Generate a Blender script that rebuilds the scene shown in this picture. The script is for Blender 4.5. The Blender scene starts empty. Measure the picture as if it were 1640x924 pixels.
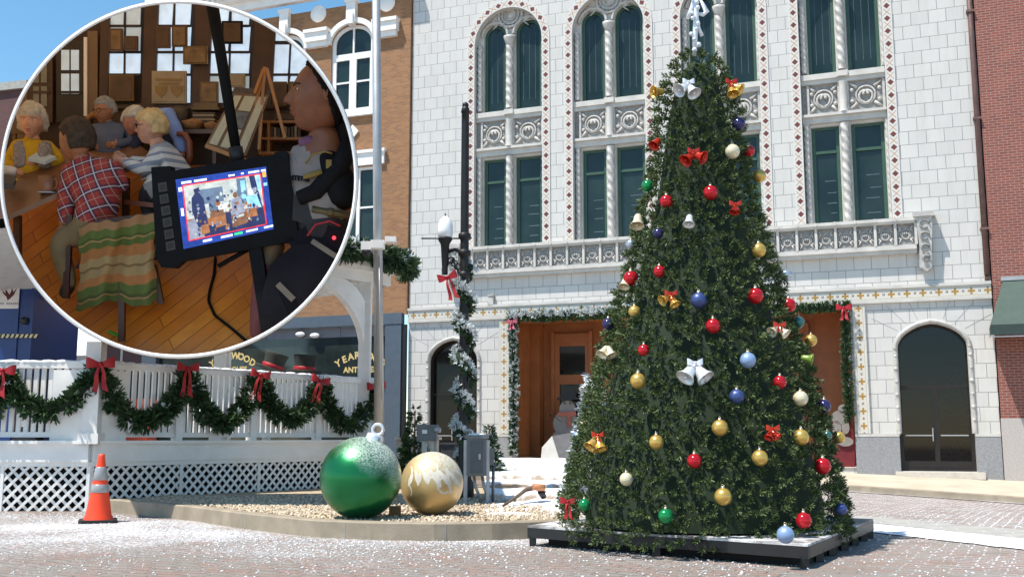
import bpy, bmesh, math, random
from mathutils import Vector, Matrix, noise
from mathutils.geometry import tessellate_polygon
rnd = random.Random(7)
R = math.radians
sc = bpy.context.scene
COL = sc.collection

# ------------------------------------------------------------------ camera, sky, sun, exposure
FPX, PITCH, EYE = 1666.0, R(8.13), 1.1
cd = bpy.data.cameras.new('camera'); cam = bpy.data.objects.new('camera', cd); COL.objects.link(cam)
cam.location = (0, 0, EYE); cam.rotation_euler = (R(90) + PITCH, 0, 0)
cd.sensor_fit = 'HORIZONTAL'; cd.sensor_width = 36; cd.lens = 36 * FPX / 1640; cd.clip_end = 2000; cd.clip_start = .05
sc.camera = cam
SUN = Vector((-.38, -.23, .90)).normalized()
w = bpy.data.worlds.new('World'); sc.world = w; w.use_nodes = True
nt = w.node_tree; bg = nt.nodes['Background']; sky = nt.nodes.new('ShaderNodeTexSky')
sky.sky_type = 'NISHITA'; sky.sun_disc = False; sky.sun_elevation = math.asin(SUN.z); sky.sun_rotation = math.atan2(SUN.x, SUN.y)
sky.air_density = 1.0; sky.dust_density = 0.0; sky.ozone_density = 3.0
hs = nt.nodes.new('ShaderNodeHueSaturation'); hs.inputs['Saturation'].default_value = 1.12; hs.inputs['Hue'].default_value = .485
nt.links.new(sky.outputs[0], hs.inputs['Color']); nt.links.new(hs.outputs[0], bg.inputs[0]); bg.inputs[1].default_value = .115
sl = bpy.data.lights.new('sun', 'SUN'); so = bpy.data.objects.new('sun', sl); COL.objects.link(so)
sl.energy = 4.0; sl.angle = R(.5); sl.color = (1, .94, .85)
so.rotation_euler = SUN.to_track_quat('Z', 'Y').to_euler()
sc.view_settings.view_transform = 'Standard'; sc.view_settings.look = 'None'; sc.view_settings.gamma = 1
sc.view_settings.exposure = .80; sc.view_settings.use_curve_mapping = False
sc.render.engine = 'CYCLES'
sc.cycles.max_bounces = 8; sc.cycles.use_denoising = True

# ------------------------------------------------------------------ pixel helpers (photo pixels 1640 wide)
CP = Vector((0, 0, EYE)); FW = Vector((0, math.cos(PITCH), math.sin(PITCH))); UP = Vector((0, -math.sin(PITCH), math.cos(PITCH))); RT = Vector((1, 0, 0))
def ray(x, y): return FW + RT * ((x - 820) / FPX) + UP * ((462 - y) / FPX)
def P(x, y, Y):
    d = ray(x, y); return CP + d * (Y / d.y)
def I(x, y, D): return CP + ray(x, y) * D
def G(x, y, z=0.0):
    d = ray(x, y); return CP + d * ((z - EYE) / d.z)

# ------------------------------------------------------------------ mesh builder
class MB:
    def __init__(s): s.v = []; s.f = []; s.m = []; s.uv = {}; s.sm = []
    def add(s, vs, fs, m=0, smooth=False):
        b = len(s.v); s.v += [Vector(v) for v in vs]
        for f in fs: s.f.append([b + i for i in f]); s.m.append(m); s.sm.append(smooth)
        return b
    def quad(s, a, b, c, d, m=0): s.add([a, b, c, d], [(0, 1, 2, 3)], m)
    def box(s, a, b, m=0, M=None):
        x0, y0, z0 = a; x1, y1, z1 = b
        vs = [Vector(p) for p in ((x0,y0,z0),(x1,y0,z0),(x1,y1,z0),(x0,y1,z0),(x0,y0,z1),(x1,y0,z1),(x1,y1,z1),(x0,y1,z1))]
        if M: vs = [M @ v for v in vs]
        s.add(vs, [(0,3,2,1),(4,5,6,7),(0,1,5,4),(1,2,6,5),(2,3,7,6),(3,0,4,7)], m)
    def bar(s, a, b, wd, th, up=Vector((0,0,1)), m=0):
        a = Vector(a); b = Vector(b); d = (b - a).normalized(); x = d.cross(up)
        if x.length < 1e-4: x = d.cross(Vector((0, 1, 0)))
        x.normalize(); y = x.cross(d)
        vs = [p + x * (i * wd / 2) + y * (j * th / 2) for p in (a, b) for i, j in ((-1,-1),(1,-1),(1,1),(-1,1))]
        s.add(vs, [(3,2,1,0),(4,5,6,7),(0,1,5,4),(1,2,6,5),(2,3,7,6),(3,0,4,7)], m)
    def tube(s, pts, r, n=10, m=0, caps=True, smooth=True):
        pts = [Vector(p) for p in pts]; rs = r if isinstance(r, (list, tuple)) else [r] * len(pts)
        vs = []; ref = None
        for i, p in enumerate(pts):
            d = (pts[min(i+1, len(pts)-1)] - pts[max(i-1, 0)]).normalized()
            if ref is None: ref = d.orthogonal().normalized()
            ref = (ref - d * ref.dot(d)); ref = ref.normalized() if ref.length > 1e-6 else d.orthogonal().normalized()
            y = d.cross(ref)
            vs += [p + (ref * math.cos(2*math.pi*k/n) + y * math.sin(2*math.pi*k/n)) * rs[i] for k in range(n)]
        fs = [(i*n+k, i*n+(k+1)%n, (i+1)*n+(k+1)%n, (i+1)*n+k) for i in range(len(pts)-1) for k in range(n)]
        s.add(vs, fs, m, smooth)
        if caps:
            b = len(s.v) - len(vs)
            s.f.append([b + k for k in range(n)][::-1]); s.m.append(m); s.sm.append(False)
            s.f.append([b + (len(pts)-1)*n + k for k in range(n)]); s.m.append(m); s.sm.append(False)
    def lathe(s, prof, M=None, n=24, m=0, smooth=True, twist=None):
        M = M or Matrix(); vs = []
        for r, z in prof:
            for k in range(n):
                a = 2*math.pi*k/n; rr = r * (twist(a, z) if twist else 1)
                vs.append(M @ Vector((rr*math.cos(a), rr*math.sin(a), z)))
        fs = [(i*n+k, i*n+(k+1)%n, (i+1)*n+(k+1)%n, (i+1)*n+k) for i in range(len(prof)-1) for k in range(n)]
        s.add(vs, fs, m, smooth)
    def ball(s, c, r, n=20, m=0, M=None, sc3=(1,1,1), fn=None):
        c = Vector(c); h = n // 2; vs = []
        for i in range(h + 1):
            t = math.pi * i / h
            for k in range(n):
                a = 2*math.pi*k/n; q = Vector((math.sin(t)*math.cos(a), math.sin(t)*math.sin(a), math.cos(t)))
                rr = r * (fn(q) if fn else 1)
                q = Vector((q.x*sc3[0], q.y*sc3[1], q.z*sc3[2])) * rr
                vs.append(c + ((M @ q) if M else q))
        fs = [(i*n+k, (i+1)*n+k, (i+1)*n+(k+1)%n, i*n+(k+1)%n) for i in range(h) for k in range(n)]
        s.add(vs, fs, m, True)
    def prism(s, poly, ext, m=0):
        poly = [Vector(p) for p in poly]; ext = Vector(ext); n = len(poly)
        s.add(poly + [p + ext for p in poly], [tuple(range(n))[::-1], tuple(range(n, 2*n))] + [(i, (i+1)%n, n+(i+1)%n, n+i) for i in range(n)], m)
    def build(s, name, mats, parent=None, local=False, label=None):
        me = bpy.data.meshes.new(name); vs = s.v
        if parent is not None and not local:
            iv = ROOTM[parent.name].inverted(); vs = [iv @ v for v in vs]
        me.from_pydata(vs, [], s.f)
        if not isinstance(mats, (list, tuple)): mats = [mats]
        for mm in mats: me.materials.append(mm)
        me.polygons.foreach_set('material_index', s.m); me.polygons.foreach_set('use_smooth', s.sm)
        if s.uv:
            ul = me.uv_layers.new(name='UVMap')
            for fi, uvs in s.uv.items():
                p = me.polygons[fi]
                for li, q in zip(p.loop_indices, uvs): ul.data[li].uv = q
        me.validate(); me.update()
        o = bpy.data.objects.new(name, me); COL.objects.link(o)
        if parent is not None: o.parent = parent; ROOTM[o.name] = ROOTM[parent.name]
        else: ROOTM[o.name] = Matrix()
        if label: o['label'] = label
        return o
ROOTM = {}
def tag(o, label=None, cat=None, group=None, kind=None):
    if label: o['label'] = label
    if cat: o['category'] = cat
    if group: o['group'] = group
    if kind: o['kind'] = kind
    return o
def thing(name, label, cat, loc=(0,0,0), rz=0, group=None):
    o = bpy.data.objects.new(name, None); COL.objects.link(o); o.empty_display_size = .2
    o.location = loc; o.rotation_euler = (0, 0, rz)
    ROOTM[o.name] = Matrix.Translation(Vector(loc)) @ Matrix.Rotation(rz, 4, 'Z')
    return tag(o, label, cat, group)

# ------------------------------------------------------------------ materials
class NT:
    def __init__(s, name):
        s.mat = bpy.data.materials.new(name); s.mat.use_nodes = True; s.t = s.mat.node_tree; s.b = s.t.nodes['Principled BSDF']
    def n(s, t): return s.t.nodes.new('ShaderNode' + t)
    def l(s, a, b): s.t.links.new(a, b)
    def put(s, sock, v):
        if hasattr(v, 'is_output') or isinstance(v, bpy.types.NodeSocket): s.l(v, sock)
        else: sock.default_value = v
    def m(s, op, a, b=0.0, c=None):
        q = s.n('Math'); q.operation = op; s.put(q.inputs[0], a); s.put(q.inputs[1], b)
        if c is not None: s.put(q.inputs[2], c)
        return q.outputs[0]
    def mix(s, f, a, b):
        q = s.n('Mix'); q.data_type = 'RGBA'; s.put(q.inputs[0], f)
        s.put(q.inputs[6], a if isinstance(a, bpy.types.NodeSocket) else (*a, 1)); s.put(q.inputs[7], b if isinstance(b, bpy.types.NodeSocket) else (*b, 1)); return q.outputs[2]
    def co(s, kind='Object'): return s.n('TexCoord').outputs[kind]
    def xyz(s, v):
        q = s.n('SeparateXYZ'); s.l(v, q.inputs[0]); return q.outputs
    def comb(s, x, y, z=0.0):
        q = s.n('CombineXYZ'); s.put(q.inputs[0], x); s.put(q.inputs[1], y); s.put(q.inputs[2], z); return q.outputs[0]
    def noise(s, v, scale, detail=4, rough=.55):
        q = s.n('TexNoise'); s.l(v, q.inputs['Vector']); q.inputs['Scale'].default_value = scale; q.inputs['Detail'].default_value = detail; q.inputs['Roughness'].default_value = rough; return q.outputs[0]
    def ramp(s, f, lo, hi):
        q = s.n('MapRange'); s.l(f, q.inputs[0]); q.inputs[1].default_value = lo; q.inputs[2].default_value = hi; return q.outputs[0]
    def bump(s, h, st=.3, d=.01):
        q = s.n('Bump'); q.inputs['Strength'].default_value = st; q.inputs['Distance'].default_value = d; s.l(h, q.inputs['Height']); s.l(q.outputs[0], s.b.inputs['Normal'])
    def done(s, col, rough=.6, metal=0.0, spec=.5):
        s.put(s.b.inputs['Base Color'], col if isinstance(col, bpy.types.NodeSocket) else (*col, 1))
        s.put(s.b.inputs['Roughness'], rough); s.put(s.b.inputs['Metallic'], metal); s.b.inputs['Specular IOR Level'].default_value = spec
        return s.mat
def mat(name, col, rough=.6, metal=0.0, var=.15, scale=6, spec=.5, bump=0.0):
    t = NT(name); nz = t.noise(t.co(), scale, 5)
    c = t.mix(t.ramp(nz, .3, .7), [max(0, x*(1-var)) for x in col], [min(1, x*(1+var)) for x in col])
    if bump: t.bump(t.noise(t.co(), scale*8, 3), bump)
    return t.done(c, rough, metal, spec)
def emit(name, col, st):
    t = NT(name); t.done(col, .5); t.l(t.mix(t.ramp(t.noise(t.co(), 11 if 'screen' in name else 2.5, 5, .7), .32, .68), [x*(.35 if 'screen' in name else .7) for x in col], [min(1.3, x*1.3) for x in col]), t.b.inputs['Emission Color']); t.b.inputs['Emission Strength'].default_value = st; return t.mat
def brickmat(name, c1, c2, mortar, bw, bh, ms, rough=.7, var=.1, swap=True, bump=.3, off=.5):
    t = NT(name); x = t.xyz(t.co()); v = t.comb(t.m('ADD', x[0], t.m('MULTIPLY', x[1], 1.0)), x[2]) if swap else t.comb(x[0], x[1])
    q = t.n('TexBrick'); t.l(v, q.inputs['Vector']); q.inputs['Color1'].default_value = (*c1, 1); q.inputs['Color2'].default_value = (*c2, 1); q.inputs['Mortar'].default_value = (*mortar, 1)
    q.inputs['Scale'].default_value = 1; q.inputs['Mortar Size'].default_value = ms; q.inputs['Brick Width'].default_value = bw; q.inputs['Row Height'].default_value = bh; q.inputs['Mortar Smooth'].default_value = .1; q.offset = off; q.inputs['Bias'].default_value = 0
    nz = t.ramp(t.noise(t.co(), 1.3, 6, .6), .25, .75)
    c = t.mix(t.m('MULTIPLY', nz, var * 2), q.outputs[0], [x * .45 for x in c1])
    if bump: t.bump(t.m('SUBTRACT', 1.0, q.outputs['Fac']), bump, .01)
    return t.done(c, rough)
def leafmat(name, a, b, rough=.55):
    t = NT(name); g = t.n('NewGeometry'); return t.done(t.mix(g.outputs['Random Per Island'], a, b), rough, 0, .4)

def terramat():
    t = NT('glazed white terracotta blocks'); x = t.xyz(t.co()); v = t.comb(t.m('ADD', x[0], x[1]), x[2]); q = t.n('TexBrick'); t.l(v, q.inputs['Vector'])
    q.inputs['Color1'].default_value = (.60,.578,.545,1); q.inputs['Color2'].default_value = (.545,.527,.50,1); q.inputs['Mortar'].default_value = (.21,.205,.20,1); q.inputs['Scale'].default_value = 1
    q.inputs['Mortar Size'].default_value = .009; q.inputs['Mortar Smooth'].default_value = .35; q.inputs['Brick Width'].default_value = .45; q.inputs['Row Height'].default_value = .375; q.inputs['Bias'].default_value = -.25
    mp = t.n('Mapping'); mp.inputs['Scale'].default_value = (1.6, 1.6, .22); t.l(t.co(), mp.inputs[0])
    streak = t.ramp(t.noise(mp.outputs[0], 2.2, 6, .65), .48, .78); blot = t.ramp(t.noise(t.co(), .7, 5, .6), .4, .75)
    c = t.mix(t.m('MULTIPLY', streak, .30), q.outputs[0], (.36,.33,.28)); c = t.mix(t.m('MULTIPLY', blot, .16), c, (.40,.36,.31))
    hb = t.m('ADD', t.m('MULTIPLY', q.outputs['Fac'], -1.0), t.m('MULTIPLY', t.noise(t.co(), 3.2, 2), .5)); t.bump(hb, .35, .012)
    return t.done(c, .30)
M_terra = terramat()
M_terra_plain = mat('cream glazed terracotta', (.54,.515,.475), .42, 0, .14, 2.5, .5, .2)
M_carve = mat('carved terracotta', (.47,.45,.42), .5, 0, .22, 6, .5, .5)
M_carve_shade = mat('shade toned carved ground', (.28,.272,.26), .7, 0, .25, 9, .5, .4)  # shade behind the raised carving is put into this darker colour
M_granite = mat('grey granite', (.26,.26,.27), .55, 0, .2, 30, .5)
M_pinkgranite = mat('speckled granite', (.42,.38,.36), .6, 0, .3, 40, .5)
M_green_frame = mat('green painted frame', (.035,.085,.055), .45, 0, .1)
M_glass = NT('dark window glass'); M_glass.bump(M_glass.noise(M_glass.co(), .9, 2), .12, .05); M_glass = M_glass.done(M_glass.mix(M_glass.ramp(M_glass.noise(M_glass.co(), .8, 4), .35, .7), (.008,.017,.014), (.022,.038,.034)), .12, 0, .45)
M_glass2 = mat('dark door glass', (.008,.0075,.008), .05, 0, .3, 1.0, .22)
M_blind = mat('pale blind', (.10,.15,.18), .7, 0, .2, 4)
M_ochre = brickmat('ochre brick', (.37,.17,.068), (.24,.11,.048), (.28,.19,.12), .21, .07, .008, .8, .12)
M_redbrick = brickmat('red brick', (.27,.075,.048), (.19,.055,.04), (.32,.22,.19), .21, .072, .009, .8, .12)
M_darkbrick = brickmat('dark red brick', (.13,.05,.045), (.10,.04,.04), (.10,.07,.07), .22, .075, .008, .85, .12)
M_whitepaint = mat('white paint', (.80,.785,.76), .45, 0, .07, 3)
M_greywhite = mat('weathered white paint', (.64,.625,.60), .5, 0, .08, 4)
M_slate = mat('slate blue paint', (.075,.10,.13), .5, 0, .08)
M_copper = mat('brown copper pipe', (.16,.09,.08), .5, .3, .2)
M_joint = mat('joint shadowless grey', (.30,.31,.32), .8)
M_wood_or = mat('orange brown timber', (.30,.096,.026), .5, 0, .15, 3)
M_woodfloor_step = mat('pale stone', (.55,.50,.43), .7, 0, .12, 5, .5, .2)
M_concrete = mat('concrete', (.30,.25,.185), .8, 0, .18, 4, .4, .3)
M_concrete_g = mat('grey concrete', (.36,.35,.32), .8, 0, .18, 4, .4, .3)
M_black = mat('black paint', (.012,.012,.013), .45, 0, .2)
M_blackiron = mat('black iron', (.02,.02,.022), .5, .4, .2)
M_steel = mat('galvanised steel', (.42,.42,.42), .5, .55, .12, 3)
M_box = mat('grey metal box', (.13,.14,.155), .45, .3, .1)
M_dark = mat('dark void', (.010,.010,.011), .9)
M_snow = mat('fake snow', (.88,.89,.92), .6, 0, .05, 10, .4, .6)
M_red = mat('red velvet ribbon', (.36,.006,.014), .55, 0, .15, 9)
M_ndl = leafmat('green needles', (.020,.046,.012), (.145,.195,.070))
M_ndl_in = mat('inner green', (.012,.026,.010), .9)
M_ndl_d = leafmat('dark garland needles', (.014,.045,.016), (.065,.12,.045))
M_ndl_w = leafmat('flocked needles', (.45,.50,.50), (.85,.87,.88))
M_orange = mat('orange cone plastic', (.85,.06,.012), .4, 0, .06)
M_reflect = mat('grey reflective collar', (.34,.34,.34), .35, .2, .06)
M_rubber = mat('black rubber', (.02,.02,.02), .8)
M_awning = mat('dark green canvas', (.055,.085,.07), .8, 0, .1, 5)
M_blue = mat('blue truck paint', (.012,.045,.20), .35, 0, .08)
M_yellow = mat('yellow paint', (.70,.50,.03), .5)
M_gold_txt = mat('gold leaf lettering', (.75,.55,.22), .4, .2, .1)

# ------------------------------------------------------------------ text helper
def text_into(mb, txt, size, M, ext=.004, m=0, bold=0.0):
    cu = bpy.data.curves.new('t', 'FONT'); cu.body = txt; cu.size = size; cu.extrude = ext; cu.align_x = 'CENTER'; cu.offset = bold; cu.resolution_u = 3
    o = bpy.data.objects.new('t', cu); COL.objects.link(o)
    bpy.context.view_layer.update()
    me = bpy.data.meshes.new_from_object(o.evaluated_get(bpy.context.evaluated_depsgraph_get()))
    mb.add([M @ v.co for v in me.vertices], [tuple(p.vertices) for p in me.polygons], m)
    bpy.data.objects.remove(o); bpy.data.curves.remove(cu); bpy.data.meshes.remove(me)

# ------------------------------------------------------------------ GROUND
def sstep(t): t = max(0, min(1, t)); return t*t*(3-2*t)
def gz(x, y): return -.057 * max(0, x - 4.9) * sstep((y - 11) / 11) if x < 14 else -.057 * 9.1 * sstep((y-11)/11)
def road_mat():
    t = NT('brick pavers with scattered snow'); co = t.co(); x = t.xyz(co)
    wob = t.m('MULTIPLY', t.m('SUBTRACT', t.noise(co, .7, 2), .5), .30)
    rt = t.n('VectorRotate'); rt.rotation_type = 'Z_AXIS'; t.l(t.comb(t.m('ADD', x[0], wob), t.m('ADD', x[1], wob)), rt.inputs['Vector']); rt.inputs['Angle'].default_value = R(28)
    q = t.n('TexBrick'); t.l(rt.outputs[0], q.inputs['Vector']); q.inputs['Color1'].default_value = (.27,.155,.118,1); q.inputs['Color2'].default_value = (.235,.208,.18,1); q.inputs['Mortar'].default_value = (.085,.075,.068,1)
    q.inputs['Scale'].default_value = 1; q.inputs['Mortar Size'].default_value = .011; q.inputs['Brick Width'].default_value = .27; q.inputs['Row Height'].default_value = .135; q.inputs['Bias'].default_value = .12; q.inputs['Mortar Smooth'].default_value = .3
    big = t.noise(co, .55, 4)
    c = t.mix(t.m('MULTIPLY', t.ramp(t.noise(co, 1.6, 6, .65), .38, .66), .75), q.outputs[0], (.215,.185,.158))
    # snow: fine flakes and drifts; more of it near the kerbs, joints fill first
    drift = t.ramp(big, .40, .62)
    near = t.ramp(x[1], 7.8, 12.5); right = t.ramp(x[0], 2.0, 6.5)
    near = t.m('MULTIPLY', t.m('MULTIPLY', near, t.ramp(x[1], 16.5, 14.0)), t.ramp(x[0], 3.6, 2.0)); amt = t.m('MINIMUM', t.m('ADD', t.m('MULTIPLY', near, .34), t.m('ADD', t.m('MULTIPLY', drift, .16), t.m('MULTIPLY', right, .05))), .5)
    fl = t.noise(co, 38, 4, .8)
    fl2 = t.noise(co, 16, 6, .72)
    f1 = t.ramp(t.m('ADD', fl, t.m('MULTIPLY', amt, .30)), .63, .69)
    f2 = t.m('MULTIPLY', t.ramp(t.m('ADD', fl2, t.m('MULTIPLY', amt, .46)), .655, .79), .85)
    jt = t.m('MULTIPLY', q.outputs['Fac'], t.m('MULTIPLY', right, t.ramp(t.noise(co, 2.2, 3), .30, .50)))
    sn = t.m('MAXIMUM', t.m('MAXIMUM', f1, f2), jt)
    c = t.mix(sn, c, (.86,.86,.88))
    t.bump(t.m('ADD', t.m('SUBTRACT', t.m('MULTIPLY', fl2, .6), q.outputs['Fac']), t.m('MULTIPLY', sn, .8)), .55, .02)
    return t.done(c, .75)
mb = MB(); xs = [-300,-60,-30,-20] + [i*.8 for i in range(-15, 21)] + [20,30,60,300]; ys = [-60,-20,0,3] + [5+i*.75 for i in range(0, 32)] + [32,40,60,150,500]
for y in ys:
    for x in xs: mb.v.append(Vector((x, y, gz(x, y))))
nx = len(xs)
for j in range(len(ys)-1):
    for i in range(nx-1): mb.f.append([j*nx+i, j*nx+i+1, (j+1)*nx+i+1, (j+1)*nx+i]); mb.m.append(0); mb.sm.append(True)
tag(mb.build('road', road_mat()), kind='structure')

# sidewalk in front of the white building, kerb falling to the right
FO = Vector((-3.276, 32.85, 0)); FT = Vector((.93694, -.34948, 0)); FN = Vector((-.34948, -.93694, 0)); FROT = math.atan2(FT.y, FT.x)
FM = Matrix.Translation(FO) @ Matrix.Rotation(FROT, 4, 'Z')
def F(s, z, off=0.0): return FO + FT * s + FN * off + Vector((0, 0, z))
def FAC(x, y, off=0.0):
    d = ray(x, y); k = (FO.dot(FN) + off) / d.dot(FN) if True else 0
    p = CP + d * k; return ((p - FO).dot(FT), p.z)
kb = [G(1180, 775, -.03), G(1290, 780.5, -.12)]
kerb_line = [Vector((-1, 27.6, 0)), Vector((3.5, 26.3, 0)), Vector((8.25, 25.0, -.19)), Vector((11.6, 23.6, -.385)), Vector((16, 21.9, -.5)), Vector((26, 18.1, -.7))]
wall_line = [F(.3, .36), F(6, .30), F(13.3, .17), F(16.8, .06), F(21, -.1), F(32, -.3)]
mb = MB()
for i in range(len(kerb_line)-1):
    a, b = kerb_line[i], kerb_line[i+1]; h = Vector((0,0,.16)); c, d = wall_line[i+1] - FN*.5, wall_line[i] - FN*.5
    mb.quad(a + h, b + h, c, d)
tag(mb.build('sidewalk', mat('tan sidewalk concrete', (.50,.43,.33), .8, 0, .14, 1.2, .4, .2)), kind='structure')
mb = MB()
for i in range(len(kerb_line)-1):
    a, b = kerb_line[i], kerb_line[i+1]; o = FN * .16
    mb.add([a+o-Vector((0,0,.2)), b+o-Vector((0,0,.2)), b-Vector((0,0,.2)), a-Vector((0,0,.2)), a+o+Vector((0,0,.145)), b+o+Vector((0,0,.145)), b+Vector((0,0,.164)), a+Vector((0,0,.164))], [(4,5,6,7),(0,1,5,4),(2,3,7,6)])
tag(mb.build('kerb', M_concrete), kind='structure')
# thin snow lying along the foot of the kerb and a concrete gutter strip with a snow drift in the road
def strip(name, pts_a, pts_b, dz, m, kind='structure', n=1):
    mb = MB(); va = []
    for a, b in zip(pts_a, pts_b):
        for p in (a, b): va.append(Vector((p.x, p.y, gz(p.x, p.y) + dz)))
    mb.add(va, [(2*i, 2*i+1, 2*i+3, 2*i+2) for i in range(len(pts_a)-1)])
    return tag(mb.build(name, m), kind=kind)
def resample(pts, n):
    out = []
    for i in range(n):
        t = i/(n-1)*(len(pts)-1); k = min(int(t), len(pts)-2); out.append(pts[k].lerp(pts[k+1], t-k))
    return out
ga = resample([G(1250, 833), G(1400, 838), G(1640, 863), G(1900, 890)], 24); gb = resample([G(1250, 822), G(1400, 827), G(1640, 848), G(1900, 872)], 24)
strip('gutter_strip', ga, gb, .006, M_concrete_g)
sa = [p + Vector((0, -.02 - .30*abs(noise.noise(p*2.7)) , 0)) for p in resample([G(1330, 849), G(1400, 853), G(1640, 880), G(1900, 906)], 40)]
sb = resample([G(1330, 835), G(1400, 839.5), G(1640, 864), G(1900, 890)], 40)
strip('snow_drift', sa, sb, .012, M_snow)
M_thin = NT('thin snow film'); M_thin = mat('thin snow film', (.80,.79,.79), .7, 0, .08, 12, .4, .5)
ka = [p + FN*(.22 + .5*abs(noise.noise(p*1.3))) for p in resample(kerb_line[1:], 50)]; kb2 = [p + FN*.14 for p in resample(kerb_line[1:], 50)]
strip('snow_edge', [Vector((p.x, p.y, 0)) for p in ka], [Vector((p.x, p.y, 0)) for p in kb2], .018, M_thin)

# ------------------------------------------------------------------ WALL WITH HOLES
def wall_with_holes(mb, outline, holes, y, depths, m=0, mrev=0):
    polys = [[Vector((p[0], p[1], 0)) for p in outline]] + [[Vector((p[0], p[1], 0)) for p in h] for h in holes]
    flat = [p for pl in polys for p in pl]
    tris = tessellate_polygon(polys)
    b = len(mb.v); mb.v += [Vector((p.x, y, p.y)) for p in flat]
    for t in tris:
        a, c, d = [flat[i] for i in t]
        if (c - a).cross(d - a).z < 0: t = t[::-1]
        mb.f.append([b + i for i in t]); mb.m.append(m); mb.sm.append(False)
    for h, dp in zip(holes, depths):
        n = len(h)
        for i in range(n):
            p, q = h[i], h[(i+1) % n]
            mb.quad((p[0], y, p[1]), (p[0], y+dp, p[1]), (q[0], y+dp, q[1]), (q[0], y, q[1]), mrev)
def arch_poly(x0, x1, z0, zs, n=14, rise=None, point=0.0):
    r = (x1-x0)/2; cx = (x0+x1)/2; rise = rise or r
    pts = [(x0, z0), (x1, z0)]
    for i in range(n+1):
        a = math.pi*i/n; pts.append((cx + r*math.cos(a), zs + rise*math.sin(a) + point*(1-abs(math.cos(a)))*math.sin(a)))
    return pts
def border(mb, path, wd, y0, y1, m=0, closed=False):
    """tile band of width wd outside the path (path = list of (s,z)), front at y0, back at y1, with uv along it"""
    n = len(path); nor = []
    for i in range(n):
        a = Vector(path[max(i-1, 0)]); b = Vector(path[min(i+1, n-1)]); d = (b-a).normalized(); nor.append(Vector((d.y, -d.x)))
    L = 0
    for i in range(n-1):
        p, q = Vector(path[i]), Vector(path[i+1]); l = (q-p).length; P2, Q2 = p + nor[i]*wd, q + nor[i+1]*wd
        fi = len(mb.f)
        mb.quad((p.x,y0,p.y), (q.x,y0,q.y), (Q2.x,y0,Q2.y), (P2.x,y0,P2.y), m); mb.uv[fi] = [(L,0),(L+l,0),(L+l,1),(L,1)]
        for (A, B) in ((q, p), (P2, Q2)):
            fi = len(mb.f); mb.quad((A.x,y0,A.y), (B.x,y0,B.y), (B.x,y1,B.y), (A.x,y1,A.y), m); mb.uv[fi] = [(.1,.0)]*4
        L += l
def tile_mat(name, per, wd, shape, colA, colB):
    t = NT(name); x = t.xyz(t.co('UV'))
    fx = t.m('MULTIPLY', t.m('ABSOLUTE', t.m('SUBTRACT', t.m('FRACT', t.m('DIVIDE', x[0], per)), .5)), per)
    gx = t.m('SUBTRACT', per/2, fx); vy = t.m('MULTIPLY', t.m('ABSOLUTE', t.m('SUBTRACT', x[1], .5)), wd)
    if shape == 'diamond':
        dia = t.m('LESS_THAN', t.m('ADD', fx, t.m('MULTIPLY', vy, 1.0)), .088)
        xs_ = t.m('LESS_THAN', t.m('ABSOLUTE', t.m('SUBTRACT', gx, vy)), .013)
        inb = t.m('LESS_THAN', vy, wd*.38)
        c = t.mix(t.m('MULTIPLY', xs_, inb), (.58,.56,.52), colB); c = t.mix(dia, c, colA)
        edge = t.m('GREATER_THAN', vy, wd*.40); c = t.mix(edge, c, (.60,.585,.56))
    else:
        k = wd*.30
        c1 = t.m('MULTIPLY', t.m('LESS_THAN', fx, k*.30), t.m('LESS_THAN', vy, k)); c2 = t.m('MULTIPLY', t.m('LESS_THAN', fx, k), t.m('LESS_THAN', vy, k*.30))
        dot = t.m('LESS_THAN', t.m('ADD', t.m('MULTIPLY', gx, 1.6), vy), k*.62)
        c = t.mix(dot, (.58,.55,.49), colB); c = t.mix(t.m('MAXIMUM', c1, c2), c, colA)
        fr = t.m('MAXIMUM', t.m('GREATER_THAN', vy, wd*.43), t.m('GREATER_THAN', fx, per*.485)); c = t.mix(fr, c, (.64,.61,.55))
        ln = t.m('LESS_THAN', t.m('ABSOLUTE', t.m('SUBTRACT', vy, wd*.385)), wd*.022); c = t.mix(ln, c, (.40,.33,.22))
    return t.done(c, .4)
M_dia = tile_mat('red diamond tile border', .37, .255, 'diamond', (.14,.032,.022), (.42,.22,.10))
M_cross = tile_mat('gold cross tile band', .395, .30, 'cross', (.34,.19,.035), (.06,.05,.05))

# ------------------------------------------------------------------ WHITE TERRACOTTA BUILDING (local: x along facade, y into the building)
BAYS = [1.97, 5.24, 8.62, 12.03]; BW = 2.78; SPR = 13.55
wb = thing('terracotta_building', 'white glazed terracotta building with green framed arched windows and tile borders', 'building', FO, FROT)
H = 18.0; SE = 16.88
mb = MB(); holes = []; dps = []
for b in BAYS: holes.append(arch_poly(b+.25, b+BW-.25, 6.93, SPR)); dps.append(.34)
DOOR = [(.68, 2.42, .30), (14.44, 16.28, .22)]
for a, c, z0 in DOOR: holes.append(arch_poly(a, c, z0, 3.45, 12, .62, .08)); dps.append(.30)
OPN = (3.52, 13.33, .30, 4.66); holes.append([(OPN[0], OPN[2]), (OPN[1], OPN[2]), (OPN[1], OPN[3]), (OPN[0], OPN[3])]); dps.append(.4)
wall_with_holes(mb, [(0, -.5), (SE, -.5), (SE, H), (0, H)], holes, 0, dps, 0, 1)
mb.quad((0, 0, -.5), (0, 9, -.5), (0, 9, H), (0, 0, H)); mb.quad((SE, 0, -.5), (SE, 0, H), (SE, 9, H), (SE, 9, -.5)); mb.quad((0, 0, H), (SE, 0, H), (SE, 9, H), (0, 9, H))
mb.build('wall', [M_terra, M_terra_plain], wb, True)
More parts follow.
